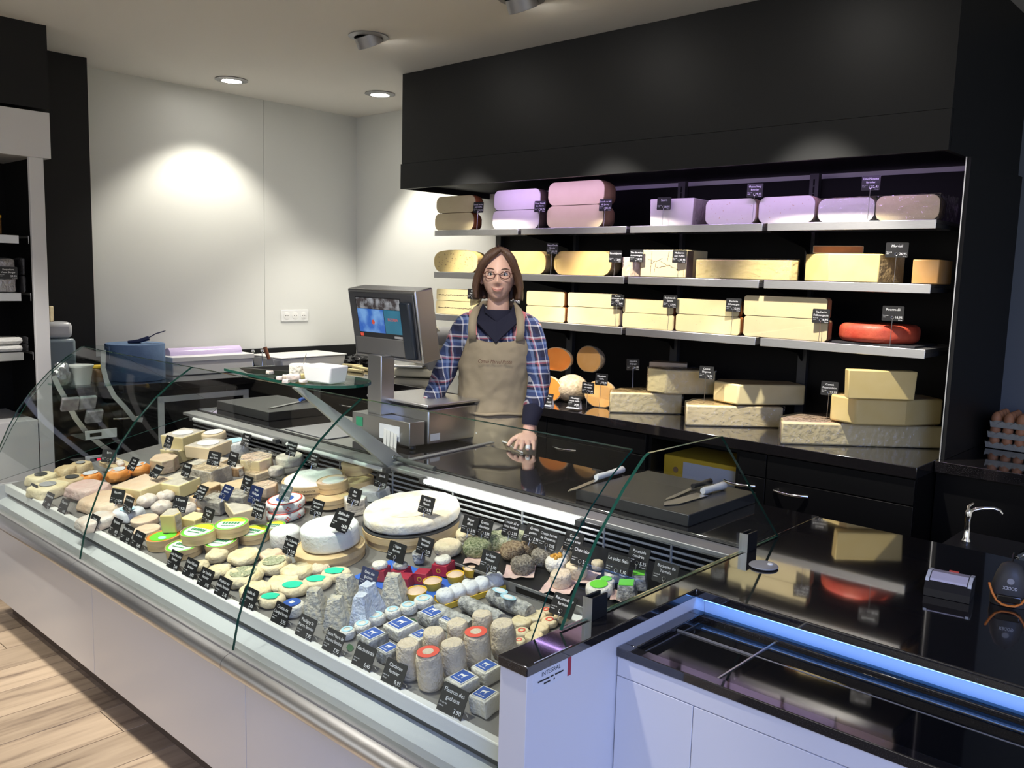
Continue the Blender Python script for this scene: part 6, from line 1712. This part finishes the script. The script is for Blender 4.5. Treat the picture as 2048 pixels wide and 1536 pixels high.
fb = thing('film_dispenser', 'white cling film dispenser box with a lilac shining roll', 'dispenser', (-5.33, 2.80, ZW+.001))
obj('box', boxm(-.13, .13, -.27, .29, 0, .115, .006), 'white_soft', fb)
obj('lid_rim', boxm(-.135, .138, -.275, .295, .085, .118, .004), 'plastic_white', fb)
obj('film_roll', tubem([(0, -.24, .122), (0, .26, .122)], .042, 20), mat('film_lilac', (.62, .52, .78), .15), fb)
p = onz((590, 728), ZW)
tr_ = thing('storage_tray', 'flat white plastic tray with lid on the side worktop', 'tray', (-5.30, 3.52, ZW+.001), (0, 0, R(4)))
obj('tray', prismm([(-.16, -.27), (.16, -.27), (.16, .27), (-.16, .27)], .075, .012, taper=1.05), 'white_soft', tr_)
obj('lid', boxm(-.172, .172, -.288, .288, .076, .086, .004), 'plastic_white', tr_)
p = onz((523, 730), ZW)
cl = thing('cleaver', 'cleaver with a wooden handle leaning on the white tray', 'cleaver', (-5.08, 3.16, ZW+.002), (0, R(-18), R(20)))
obj('handle', tubem([(0, 0, .085), (0, -.01, .17)], [.011, .014], 10), 'wood_handle', cl)
obj('blade', prismm([(-.03, 0), (.03, .0), (.03, .003), (-.03, .003)], .09, .001), 'steel', cl)
for k, px in enumerate((473, 486)):
    p = onz((px, 737), ZW)
    t = thing('cheese_wire', ['small wire hook by the film dispenser, nearer one', 'small wire hook by the film dispenser, further one'][k], 'hook', (-5.32, 3.16+.07*k, ZW+.001), None, 'wire hooks by the film dispenser')
    obj('stem', tubem([(0, 0, 0), (0, 0, .11)], .002, 6), 'chrome', t)
    obj('knob', lathem([(0, 0), (.009, .002), (.012, .010), (.009, .018), (0, .020)], 14), 'chrome', t, (0, 0, .11))
p = onz((680, 722), ZW)
bm = bmesh.new(); bmesh.ops.create_icosphere(bm, subdivisions=4, radius=1)
for v in bm.verts:
    n = noise.noise(v.co*2.5)*.45+noise.noise(v.co*6)*.25
    v.co = Vector((v.co.x*.13, v.co.y*.13, max(v.co.z, -.35)*.06+.021))*(1+n*.6); v.co.z = max(v.co.z, 0)
tag(obj('plastic_bag', newmesh(bm, smooth=35), mat('bag_black', (.02, .02, .022), .22), None, (-5.15, 3.99, ZW+.001)), 'crumpled black plastic bag at the corner of the worktop', 'bag')
for k, (px, py, L_, an) in enumerate(((705, 735, .16, 20), (722, 740, .20, -5), (770, 742, .16, 4), (712, 745, .14, 5))):
    p = onz((px, py), ZW)
    o = obj('cheese_strip', prismm([(-L_/2, -.014), (L_/2, -.010), (L_/2, .014), (-L_/2, .012)], .022, .005, lump=.002, freq=30), 'paste_pale', None, (p.x, min(p.y, 3.95), ZW+.001), (0, 0, R(an)))
    tag(o, ['short pale offcut slanting behind the glass shelf', 'long pale offcut left of the scale post', 'pale offcut right of the scale post', 'pale offcut nearest the worktop edge'][k], 'cheese', 'pale offcuts on the worktop')
p = onz((868, 748), ZW)
sl = thing('slicing_machine', 'cream slicing machine with a round guard behind the screen', 'slicer', (-4.36, 3.86, ZW+.001), (0, 0, R(35)))
obj('base', boxm(-.17, .17, -.14, .14, .0, .06, .015), 'pale_paper' if False else mat('cream_enamel', (.70, .66, .52), .3), sl)
obj('blade_guard', lathem([(0, -.03), (.13, -.03), (.14, 0), (.13, .03), (.05, .045), (0, .045)], 36), 'cream_enamel', sl, (0, 0, .22), (R(90), 0, R(20)))
obj('motor', tubem([(.02, .03, .25), (.18, .10, .25)], .075, 20), 'mid_grey', sl)
obj('neck', boxm(-.06, .06, -.02, .08, .06, .2, .01), 'cream_enamel', sl)
obj('carriage', boxm(-.16, .04, -.20, -.06, .07, .085, .004), 'steel', sl)
bm = bmesh.new(); bmesh.ops.create_icosphere(bm, subdivisions=3, radius=1)
for v in bm.verts: v.co = Vector((v.co.x*.06, v.co.y*.03, v.co.z*.10))*(1+.35*noise.noise(v.co*3))
obj('cover_bag', newmesh(bm, smooth=50), 'mid_grey', sl, (.08, -.12, .14))

# small display stand at the far end of the case
sd = thing('display_stand', 'small stand with curved steel sides at the far end of the case', 'stand', (0, 0, 0))
XD = -4.40
for k, px in enumerate((((107, 752), (118, 775), (132, 800), (150, 835), (175, 868), (205, 892), (220, 902)), ((207, 700), (206, 735), (213, 762), (228, 792), (250, 815), (268, 838), (285, 840)))):
    pts = [onx(q, XD-.02*k) for q in px]
    bm = bmesh.new(); rows = []
    for i, p in enumerate(pts):
        a = pts[max(i-1, 0)]; b = pts[min(i+1, len(pts)-1)]; d = (b-a).normalized(); n = Vector((0, -d.z, d.y))
        rows.append([bm.verts.new(p+n*.012+Vector((sx_, 0, 0))) for sx_ in (-.002, .002)]+[bm.verts.new(p-n*.012+Vector((sx_, 0, 0))) for sx_ in (.002, -.002)])
    for a, b in zip(rows, rows[1:]):
        for j in range(4): bm.faces.new((a[j], a[(j+1) % 4], b[(j+1) % 4], b[j]))
    bm.faces.new(rows[0]); bm.faces.new(rows[-1])
    obj('curved_side', newmesh(bm, smooth=60), 'alu', sd)
za = onx((170, 770), XD).z
ya = onx((120, 770), XD).y; yb2 = onx((235, 770), XD).y
obj('upper_shelf', boxm(XD-.16, XD+.06, ya, yb2, za-.006, za), 'glass_shelf', sd)
for q, led in (((203, 868), False), ((203, 918), True)):
    p = onx(q, XD+.055)
    s = obj('price_rail', boxm(XD+.05, XD+.055, p.y-.075, p.y+.075, p.z-.022, p.z+.022), 'plastic_white', sd)
    w_ = obj('display_window', boxm(XD+.0551, XD+.0556, p.y-.055, p.y, p.z-.009, p.z+.009), 'scr_dark', s)
    if led: obj('red_digit', boxm(XD+.0557, XD+.0560, p.y-.022, p.y-.004, p.z-.006, p.z+.006), mat('red_led', (.4, 0, 0), .5, emit=(1, .02, .05), estr=1.5), w_)
    obj('rail_shelf', boxm(XD-.14, XD+.05, p.y-.075, p.y+.075, p.z-.026, p.z-.022), 'dark_grey', sd)
tbp = onx((167, 768), XD)
tu = thing('white_tub', 'round white tub on the little glass shelf at the far end', 'tub', (XD-.03, tbp.y, za+.001))
obj('tub', lathem([(0, 0), (.042, 0), (.055, .085), (.056, .086), (.060, .088), (.060, .096), (.054, .096), (0, .094)], 32), 'plastic_white', tu)
p = onx((205, 765), XD)
ja = thing('preserve_jar', 'glass jar with brown contents beside the round white tub', 'jar', (XD-.07, p.y+.01, za+.001))
obj('jar', lathem(rprof(.035, .07, .01), 24), 'jar_brown', ja); obj('lid', lathem(rprof(.034, .014, .003), 24), 'yellow_card', ja, (0, 0, .0705))
p = onx((133, 757), XD)
pk = thing('nut_bag', 'crumpled clear bag on the little glass shelf', 'bag', (XD-.04, p.y, za+.001))
bm = bmesh.new(); bmesh.ops.create_icosphere(bm, subdivisions=3, radius=1)
for v in bm.verts: v.co = Vector((v.co.x*.05, v.co.y*.045, max(v.co.z, -.8)*.06+.048))*(1+.25*noise.noise(v.co*3)); v.co.z = max(v.co.z, 0)
obj('bag', newmesh(bm, smooth=40), 'foil', pk)
for k, (q, lb) in enumerate((((140, 808), 'clear blister pack hanging beside the curved steel side'), ((175, 805), 'clear blister pack beside the first one'), ((188, 832), 'bundled clear pack above the upper price rail'))):
    p = onx(q, XD+.03)
    o = obj('blister_pack', boxm(-.012, .012, -.04, .04, -.035, .035, .006), mat('pack_%d' % k, ((.30, .24, .28), (.20, .20, .23), (.16, .15, .15))[k], .2, col2=(.55, .52, .55), nscale=40), None, p, (0, R(25), 0))
    tag(o, lb, 'pack', 'packs on the small display stand')
q = onx((25, 546), XC-.02)
price_tag((XC-.018, q.y-.02, q.z), ['Roquefort', 'Vieux Berger'], '29,95', 'black price tag on the crumpled foil cheese in the wall refrigerator', .085, .06, 0, 90, stand=None, milk='brebis', group='price tags on the wall shelves')
# canister on the side worktop next to the white post
p = onx((121, 700), -5.1)
cn = thing('water_canister', 'pale blue-grey plastic canister beside the white post', 'canister', (-5.10, onx((112, 700), -5.1).y, ZW+.001))
obj('body', boxm(-.07, .07, -.085, .085, 0, .27, .02), mat('canister', (.24, .31, .36), .3), cn); obj('upper_part', boxm(-.06, .06, -.075, .075, .271, .36, .025), 'film_white', cn)
tag(obj('canister_shelf', boxm(-5.30, -4.98, 1.715, 2.112, ZW-.03, ZW), 'stone'), 'black stone end of the side worktop under the canister', 'worktop')
# under-counter glass door with a pale frame on the side cabinets
y0_, y1_ = onx((318, 805), XLC-.008).y, onx((395, 797), XLC-.008).y
uf = thing('undercounter_fridge', 'dark under-counter fridge door with a pale frame', 'fridge', (XLC-.029, 0, 0))
for a0, a1, z0, z1 in ((y0_, y1_+.35, .80, .835), (y0_, y0_+.035, .2, .80), (y1_+.315, y1_+.35, .2, .80)):
    obj('frame_bar', boxm(.0005, .016, a0, a1, z0, z1, .002), mat('pale_frame', (.55, .58, .58), .4), uf)
obj('door_glass', boxm(.0005, .006, y0_+.035, y1_+.315, .2, .80), 'black_gloss', uf)
# ------------------------------------------------------------------ shop assistant
PX, PY = -2.745, 2.875
TH = R(41)
man = thing('person', 'woman in a plaid shirt and beige apron standing with one hand on the worktop', 'person', (PX, PY, 0), (0, 0, TH))
def loc(p):                                                   # world point into the person's frame (faces -Y)
    d = Vector(p)-Vector((PX, PY, 0)); c, s = math.cos(-TH), math.sin(-TH)
    return Vector((d.x*c-d.y*s, d.x*s+d.y*c, d.z))
def ell(cx, cy, z, rx, ry, n=24, sq=1.0, tiltx=0):
    out = []
    for k in range(n):
        a = 2*math.pi*k/n; c, s = math.cos(a), math.sin(a)
        out.append((cx+rx*math.copysign(abs(c)**sq, c), cy+ry*math.copysign(abs(s)**sq, s), z))
    return out
def limb(pts, rad, seg=14):
    P = []; Q = []
    for i in range(len(pts)-1):                               # smooth subdivision
        a, b = Vector(pts[i]), Vector(pts[i+1])
        for k in range(4):
            f = k/4; P.append(a.lerp(b, f)); Q.append(rad[i]+(rad[i+1]-rad[i])*f)
    P.append(Vector(pts[-1])); Q.append(rad[-1])
    for _ in range(2):
        P = [P[0]]+[(P[i-1]+P[i]*2+P[i+1])/4 for i in range(1, len(P)-1)]+[P[-1]]
    return tubem(P, Q, seg)
def sph(c, r, n=20):
    bm = bmesh.new(); bmesh.ops.create_uvsphere(bm, u_segments=n, v_segments=n//2+2, radius=1)
    for v in bm.verts: v.co = Vector((c[0]+v.co.x*r[0], c[1]+v.co.y*r[1], c[2]+v.co.z*r[2]))
    return newmesh(bm)
# landmarks
hand = loc(onz((1050, 900), ZS)); hand.z = ZS+.028
wrR = loc(ony((1066, 858), 0)) if False else Vector((hand.x+.018, hand.y+.085, ZS+.115))
shR = Vector((.150, .015, 1.370)); elR = Vector((.205, -.10, 1.150))
shL = Vector((-.150, .015, 1.370)); elL = Vector((-.250, .02, 1.130)); wrL = Vector((-.285, -.14, 1.02)); haL = Vector((-.27, -.20, .985))
# head: face looks towards -Y
HC = Vector((0, -.035, 1.598))
def head_mesh():
    bm = bmesh.new(); bmesh.ops.create_uvsphere(bm, u_segments=64, v_segments=48, radius=1)
    for v in bm.verts:
        d = v.co.copy(); x, y, z = d
        r = Vector((.074, .092, .118))
        p = Vector((x*r.x, y*r.y, z*r.z))
        if z < 0:                                             # jaw narrows, chin comes forward
            k = -z; p.x *= 1-.30*k**1.6; p.y *= 1-.12*k
            if y < 0: p.y -= .010*k**2
            else: p.y *= 1-.25*k
        f = max(-y, 0)
        if f > 0:
            X, Z = p.x, p.z
            g = lambda cx, cz, sx, sz: math.exp(-((X-cx)/sx)**2-((Z-cz)/sz)**2)
            out = 0
            out += .024*g(0, -.028, .011, .014)                # nose tip
            out += .012*g(0, -.006, .008, .022)                # nose bridge
            out += .008*(g(-.013, -.033, .007, .008)+g(.013, -.033, .007, .008))
            out -= .010*(g(-.031, .006, .015, .011)+g(.031, .006, .015, .011))   # eye sockets
            out += .005*(g(-.030, .024, .020, .007)+g(.030, .024, .020, .007))   # brow ridge
            out += .007*(g(-.040, -.026, .018, .018)+g(.040, -.026, .018, .018)) # cheeks
            out += .007*g(0, -.060, .020, .005)+.008*g(0, -.069, .018, .006)     # lips
            out -= .003*g(0, -.0645, .024, .0022)
            out -= .004*g(0, -.080, .020, .006)
            out += .009*g(0, -.098, .020, .014)                # chin
            p.y -= out*min(1, f*1.6)
        v.co = p+HC
    return newmesh(bm)
parts = [head_mesh(),
         limb([(0, .02, 1.36), (0, .005, 1.43), (0, -.008, 1.50), (0, -.01, 1.56)], [.062, .052, .048, .05], 20),
         loftm([ell(0, .01, .86, .155, .105), ell(0, .01, .95, .150, .10), ell(0, .01, 1.08, .128, .088), ell(0, .005, 1.2, .140, .10), ell(0, .01, 1.30, .150, .098), ell(0, .015, 1.37, .140, .080), ell(0, .018, 1.41, .085, .06)]),
         limb([shR, elR, wrR], [.052, .040, .028]), limb([shL, elL, wrL], [.052, .040, .028]),
         limb([(-.085, .01, .9), (-.09, 0, .5), (-.09, .02, .09)], [.085, .058, .040]), limb([(.085, .01, .9), (.09, 0, .5), (.09, .02, .09)], [.085, .058, .040]),
         sph((-.09, -.04, .035), (.045, .12, .035)), sph((.09, -.04, .035), (.045, .12, .035))]
for s in (-1, 1): parts.append(sph((HC.x+s*.076, HC.y+.012, HC.z-.012), (.010, .020, .030), 14))
# resting hand: palm, four fingers spread forward and down to the stone, thumb to the side
def hand_parts(wr, fw, side, up, zt, spread=1.0, curl=None):
    """fw finger direction, side = thumb side, zt = height of what the fingertips touch"""
    fw = fw.normalized(); side = (side-fw*side.dot(fw)).normalized()
    out = []
    pc = wr+fw*.050
    bm = bmesh.new(); bmesh.ops.create_uvsphere(bm, u_segments=20, v_segments=14, radius=1)
    n = side.cross(fw)
    if n.z < 0: n = -n
    for v in bm.verts: v.co = pc+side*v.co.x*.043+fw*v.co.y*.056+n*v.co.z*.019
    out.append(newmesh(bm))
    for k, (o, L, r) in enumerate(((.031, .072, .0092), (.011, .080, .0096), (-.010, .074, .0092), (-.030, .058, .0082))):
        a = wr+fw*.075+side*o
        d = (fw+side*(o*5*spread)).normalized()
        tip = a+d*L*.92; tip.z = zt+r
        mid = a.lerp(tip, .45)+Vector((0, 0, .012))
        m2 = a.lerp(tip, .75)+Vector((0, 0, .007))
        out.append(limb([a-fw*.02, a, mid, m2, tip], [r*1.15, r*1.12, r*1.05, r*.98, r*.8], 12))
    a = wr+fw*.028+side*.028
    tip = wr+fw*.075+side*.080; tip.z = zt+.010
    mid = a.lerp(tip, .5)+side*.010+Vector((0, 0, .006))
    out.append(limb([a, mid, tip], [.015, .0120, .0090], 12))
    return out
fwd = Vector((hand.x-wrR.x, hand.y-wrR.y-.06, 0))
wr2 = Vector((wrR.x, wrR.y, wrR.z))
pal = Vector((hand.x+.012, hand.y+.075, ZS+.062))
parts += hand_parts(pal, Vector((-.10, -1, -.35)), Vector((-1, .1, 0)), 1, ZS+.001)
parts.append(limb([wrR, pal, pal+Vector((0, -.03, -.01))], [.028, .027, .022]))
parts += hand_parts(wrL, Vector((.1, -1, -.25)), Vector((1, 0, 0)), 1, wrL.z-.05)
bd = obj('body', joinm([(m_, None) for m_ in parts], 60), 'skin', man)
md = bd.modifiers.new('remesh', 'REMESH'); md.mode = 'VOXEL'; md.voxel_size = .0034; md.use_smooth_shade = True
ms = bd.modifiers.new('smooth', 'SMOOTH'); ms.factor = .5; ms.iterations = 3
# face details
for s in (-1, 1):
    e = obj('eye', sph((HC.x+s*.0305, HC.y-.0715, HC.z+.006), (.0125, .0105, .0085), 16), 'eye_white', man)
    obj('iris', sph((HC.x+s*.0305, HC.y-.0795, HC.z+.006), (.0055, .0030, .0055), 12), 'eye_iris', e)
    obj('upper_lid', tubem([(HC.x+s*(.0175+.026*k/6), HC.y-.0805+.004*abs(k-2.5)/2.5, HC.z+.0095+.0045*math.sin(math.pi*k/6)) for k in range(7)], .0022, 6), 'hair', man)
    obj('eyebrow', tubem([(HC.x+s*(.014+.036*k/6), HC.y-.0885+.014*(k/6)**2, HC.z+.0255+.006*math.sin(math.pi*k/7)) for k in range(7)], [.0018, .0026, .0028, .0026, .0022, .0016, .0010], 6), 'hair', man)
lp = [(HC.x-.026+.052*k/10, HC.y-.0915+.020*((k-5)/5)**2-.003, HC.z-.0635+.010*((k-5)/5)**2) for k in range(11)]
obj('upper_lip', tubem([(x, y, z+.0025) for x, y, z in lp], [.0008, .0014, .0019, .0023, .0026, .0024, .0026, .0023, .0019, .0014, .0008], 8), 'lip', man)
obj('lower_lip', tubem([(x*.9+HC.x*.1, y+.0005, z-.0030) for x, y, z in lp], [.0008, .0016, .0024, .0030, .0034, .0034, .0034, .0030, .0024, .0016, .0008], 8), 'lip', man)
# glasses
gl_ = obj('glasses', tubem([(HC.x-.010+.020*k/4, HC.y-.1005-.001*math.sin(math.pi*k/4), HC.z+.006+.002*math.sin(math.pi*k/4)) for k in range(5)], .0016, 6), 'specs', man)
for s in (-1, 1):
    ring = []
    for k in range(20):
        a = 2*math.pi*k/20; c, sn = math.cos(a), math.sin(a)
        x = .0325+.0225*c; z = .003+.0165*sn+(.004*c if sn > 0 else 0)
        ring.append((HC.x+s*x, HC.y-.1000+.010*max(c, 0)**2+.003, HC.z+z))
    obj('lens_rim', tubem(ring, .0019, 6, closed=True), 'specs', gl_)
    bm = bmesh.new(); bm.faces.new([bm.verts.new(p) for p in ring]); obj('lens', newmesh(bm), 'lens', gl_)
    obj('temple', tubem([(HC.x+s*.055, HC.y-.087, HC.z+.010), (HC.x+s*.070, HC.y-.06, HC.z+.011), (HC.x+s*.078, HC.y+.02, HC.z+.006)], .0018, 6), 'specs', gl_)
# hair: parted bob down to the jaw
def hair_mesh():
    bm = bmesh.new(); nu, nv = 60, 28; rows = []
    for j in range(nv+1):
        t = j/nv; row = []
        op = R(34) if t < .32 else R(34+min(1, (t-.32)/.2)*24)  # face opening widens below the fringe
        for i in range(nu+1):
            az = -math.pi/2+op+(2*math.pi-2*op)*i/nu
            if t < .5:
                el = R(90-90*t/.5)
                x = math.cos(el)*math.cos(az); y = math.cos(el)*math.sin(az); z = math.sin(el)
                p = Vector((x*(.088+.006*t*2), y*.106, z*.132))+HC+Vector((0, .008, -.002))
            else:
                f = (t-.5)/.5
                rx = .094+.020*math.sin(f*math.pi*.62)
                p = Vector((math.cos(az)*rx, math.sin(az)*(.106-.022*f), -.104*f-.002))+HC+Vector((0, .008, 0))
            n = noise.noise(Vector((math.cos(az)*9, math.sin(az)*9, t*1.2)))
            p += Vector((math.cos(az), math.sin(az), 0))*.005*n
            if j == nv: p.z += .012*noise.noise(Vector((i*.7, 3, 1)))
            row.append(bm.verts.new(p))
        rows.append(row)
    for a, b in zip(rows, rows[1:]):
        for i in range(nu):
            try: bm.faces.new((a[i], a[i+1], b[i+1], b[i]))
            except ValueError: pass
    bmesh.ops.remove_doubles(bm, verts=bm.verts, dist=.0006)
    return newmesh(bm, smooth=80)
hr = obj('hair', hair_mesh(), 'hair', man)
so = hr.modifiers.new('solid', 'SOLIDIFY'); so.thickness = .012; so.offset = -1
# locks that frame the forehead on both sides of the parting
def lock(s):
    P = [(.012, -.062, .118), (.012+s*.034, -.080, .096), (s*.068, -.070, .055), (s*.090, -.048, .004), (s*.102, -.038, -.050), (s*.096, -.046, -.100)]
    return limb([HC+Vector(p) for p in P], [.010, .017, .017, .016, .016, .006], 12)
for s in (-1, 1): obj('hair_lock', lock(s), 'hair', hr)
# clothes
def remesh(o, v, it=2):
    m = o.modifiers.new('remesh', 'REMESH'); m.mode = 'VOXEL'; m.voxel_size = v; m.use_smooth_shade = True
    s = o.modifiers.new('smooth', 'SMOOTH'); s.factor = .5; s.iterations = it
    tx = bpy.data.textures.new('folds', 'CLOUDS'); tx.noise_scale = .06; tx.noise_depth = 2
    d = o.modifiers.new('folds', 'DISPLACE'); d.texture = tx; d.strength = .016; d.mid_level = .5; d.texture_coords = 'LOCAL'
tor = loftm([ell(0, .01, .80, .180, .125), ell(0, .01, .95, .170, .120), ell(0, .01, 1.08, .152, .112), ell(0, .0, 1.2, .162, .124), ell(0, .005, 1.30, .170, .114), ell(0, .015, 1.375, .155, .092), ell(0, .018, 1.412, .110, .076), ell(0, .016, 1.430, .075, .062)])
cuffR = elR.lerp(wrR, .72)
sh = obj('shirt', joinm([(tor, None), (limb([shR+Vector((-.05, 0, .01)), shR, elR, cuffR], [.062, .058, .051, .047], 18), None), (limb([shL+Vector((.05, 0, .01)), shL, elL, wrL], [.062, .058, .051, .044], 18), None)], 60), 'plaid', man)
remesh(sh, .006)
obj('sweater_cuff', limb([elR.lerp(wrR, .62), elR.lerp(wrR, .8), wrR, wrR.lerp(pal, .35)], [.046, .044, .037, .034], 16), 'sweater', man)
sw = obj('sweater', joinm([(loftm([ell(0, .0, 1.375, .105, .088), ell(0, -.006, 1.41, .080, .076), ell(0, -.010, 1.435, .068, .068), ell(0, -.010, 1.446, .064, .064)]), None)], 60), 'sweater', man)
# dark collar flaps and V front
bm = bmesh.new()
for s in (-1, 1):
    q = [Vector((s*.070, .02, 1.470)), Vector((s*.108, -.030, 1.448)), Vector((s*.092, -.098, 1.395)), Vector((s*.0, -.136, 1.305)), Vector((0, -.098, 1.395)), Vector((s*.056, -.070, 1.435))]
    f = bm.faces.new([bm.verts.new(v) for v in q])
bmesh.ops.triangulate(bm, faces=bm.faces)
c_ = obj('collar', newmesh(bm), 'sweater', sw); m_ = c_.modifiers.new('solid', 'SOLIDIFY'); m_.thickness = .012
# coral lining of the shirt collar
bm = bmesh.new()
for s in (-1, 1):
    q = [Vector((s*.095, -.02, 1.452)), Vector((s*.128, -.045, 1.438)), Vector((s*.122, -.108, 1.345)), Vector((s*.085, -.118, 1.335)), Vector((s*.092, -.100, 1.40))]
    bm.faces.new([bm.verts.new(v) for v in q])
bmesh.ops.triangulate(bm, faces=bm.faces)
c_ = obj('shirt_collar', newmesh(bm), mat('coral', (.62, .17, .17), .8, col2=(.70, .30, .30), nscale=30), sh); m_ = c_.modifiers.new('solid', 'SOLIDIFY'); m_.thickness = .006
# apron
def apron_mesh():
    bm = bmesh.new(); rows = []; nz, nx = 44, 30
    def prof(z):                                              # torso radii under the apron
        tb = [(.42, .175, .13), (.80, .190, .138), (.95, .182, .134), (1.08, .166, .126), (1.2, .172, .138), (1.30, .178, .130), (1.36, .172, .112)]
        for (z0, a0, b0), (z1, a1, b1) in zip(tb, tb[1:]):
            if z <= z1: f = max(0, (z-z0)/(z1-z0)); return a0+(a1-a0)*f, b0+(b1-b0)*f
        return tb[-1][1:]
    for j in range(nz+1):
        z = .42+(1.335-.42)*j/nz
        rx, ry = prof(z)
        hw = R(100) if z < 1.06 else R(100-(z-1.06)/.275*58)
        row = []
        for i in range(nx+1):
            u = -1+2*i/nx; a = -math.pi/2+u*hw
            zz = z
            if j > nz-4: zz = z-.030*(1-abs(u)**2.5)*((j-nz+4)/4)
            w_ = 1+.035*noise.noise(Vector((u*2.2, z*6, 2)))+.03*noise.noise(Vector((u*5, z*14, 7)))
            row.append(bm.verts.new((rx*1.03*math.cos(a)*w_, .004+ry*1.04*math.sin(a)*w_, zz)))
        rows.append(row)
    for a, b in zip(rows, rows[1:]):
        for i in range(nx): bm.faces.new((a[i], a[i+1], b[i+1], b[i]))
    return newmesh(bm, smooth=80)
ap = obj('apron', apron_mesh(), 'apron', man)
m_ = ap.modifiers.new('sub', 'SUBSURF'); m_.levels = m_.render_levels = 1
tx_ = bpy.data.textures.new('apron_folds', 'CLOUDS'); tx_.noise_scale = .075; tx_.noise_depth = 2
m_ = ap.modifiers.new('folds', 'DISPLACE'); m_.texture = tx_; m_.strength = .022; m_.mid_level = .42; m_.texture_coords = 'LOCAL'
m_ = ap.modifiers.new('solid', 'SOLIDIFY'); m_.thickness = .005
for s in (-1, 1):
    pts = [(s*.105, -.118, 1.315), (s*.108, -.118, 1.36), (s*.106, -.098, 1.41), (s*.094, -.045, 1.452), (s*.074, .03, 1.470), (0, .085, 1.470)]
    bm = bmesh.new(); rows = []
    for i, p in enumerate(pts):
        p = Vector(p); wv = .018 if i < 4 else .012
        d = Vector((s*1, 0, .15)).normalized() if i < 3 else Vector((s*.8, -.5, 0)).normalized() if i == 3 else Vector((0, 0, 1))
        rows.append([bm.verts.new(p-d*wv), bm.verts.new(p+d*wv)])
    for a, b in zip(rows, rows[1:]): bm.faces.new((a[0], a[1], b[1], b[0]))
    o = obj('strap', newmesh(bm, smooth=80), 'apron', ap); m_ = o.modifiers.new('solid', 'SOLIDIFY'); m_.thickness = .006; m_.offset = 0
bm = bmesh.new(); put_text(bm, 'Comté Marcel Petite', 0, 1.215, .024, 'C', .15, 0, shear=.35)
for v in bm.verts: v.co.y = -.162+ (v.co.x/.17)**2*.055
obj('embroidery', newmesh(bm), 'ink_brown', ap)
obj('waist_tie', tubem([(.185*math.cos(R(-90+k*9.5)), .004+.148*math.sin(R(-90+k*9.5)), .985+.004*math.sin(k)) for k in range(-10, 11)], .007, 8), 'apron', ap)
obj('trousers', joinm([(limb([(-.085, .01, .9), (-.09, 0, .5), (-.09, .02, .10)], [.10, .072, .060], 16), None), (limb([(.085, .01, .9), (.09, 0, .5), (.09, .02, .10)], [.10, .072, .060], 16), None)]), 'jeans', man)
# white plaster on the middle finger
a = pal+Vector((-.10, -1, -.35)).normalized()*.075; 
fwn = Vector((-.10, -1, -.35)).normalized(); sdn = (Vector((-1, .1, 0))-fwn*Vector((-1, .1, 0)).dot(fwn)).normalized()
a = pal+fwn*.075+sdn*(-.010); dd = (fwn+sdn*(-.05)).normalized(); tip = a+dd*.074*.92; tip.z = ZS+.001+.0092
m2 = a.lerp(tip, .72)+Vector((0, 0, .008)); m3 = a.lerp(tip, .93)+Vector((0, 0, .001))
obj('finger_plaster', tubem([m2, m3], [.0108, .0100], 12), 'plastic_white', man)
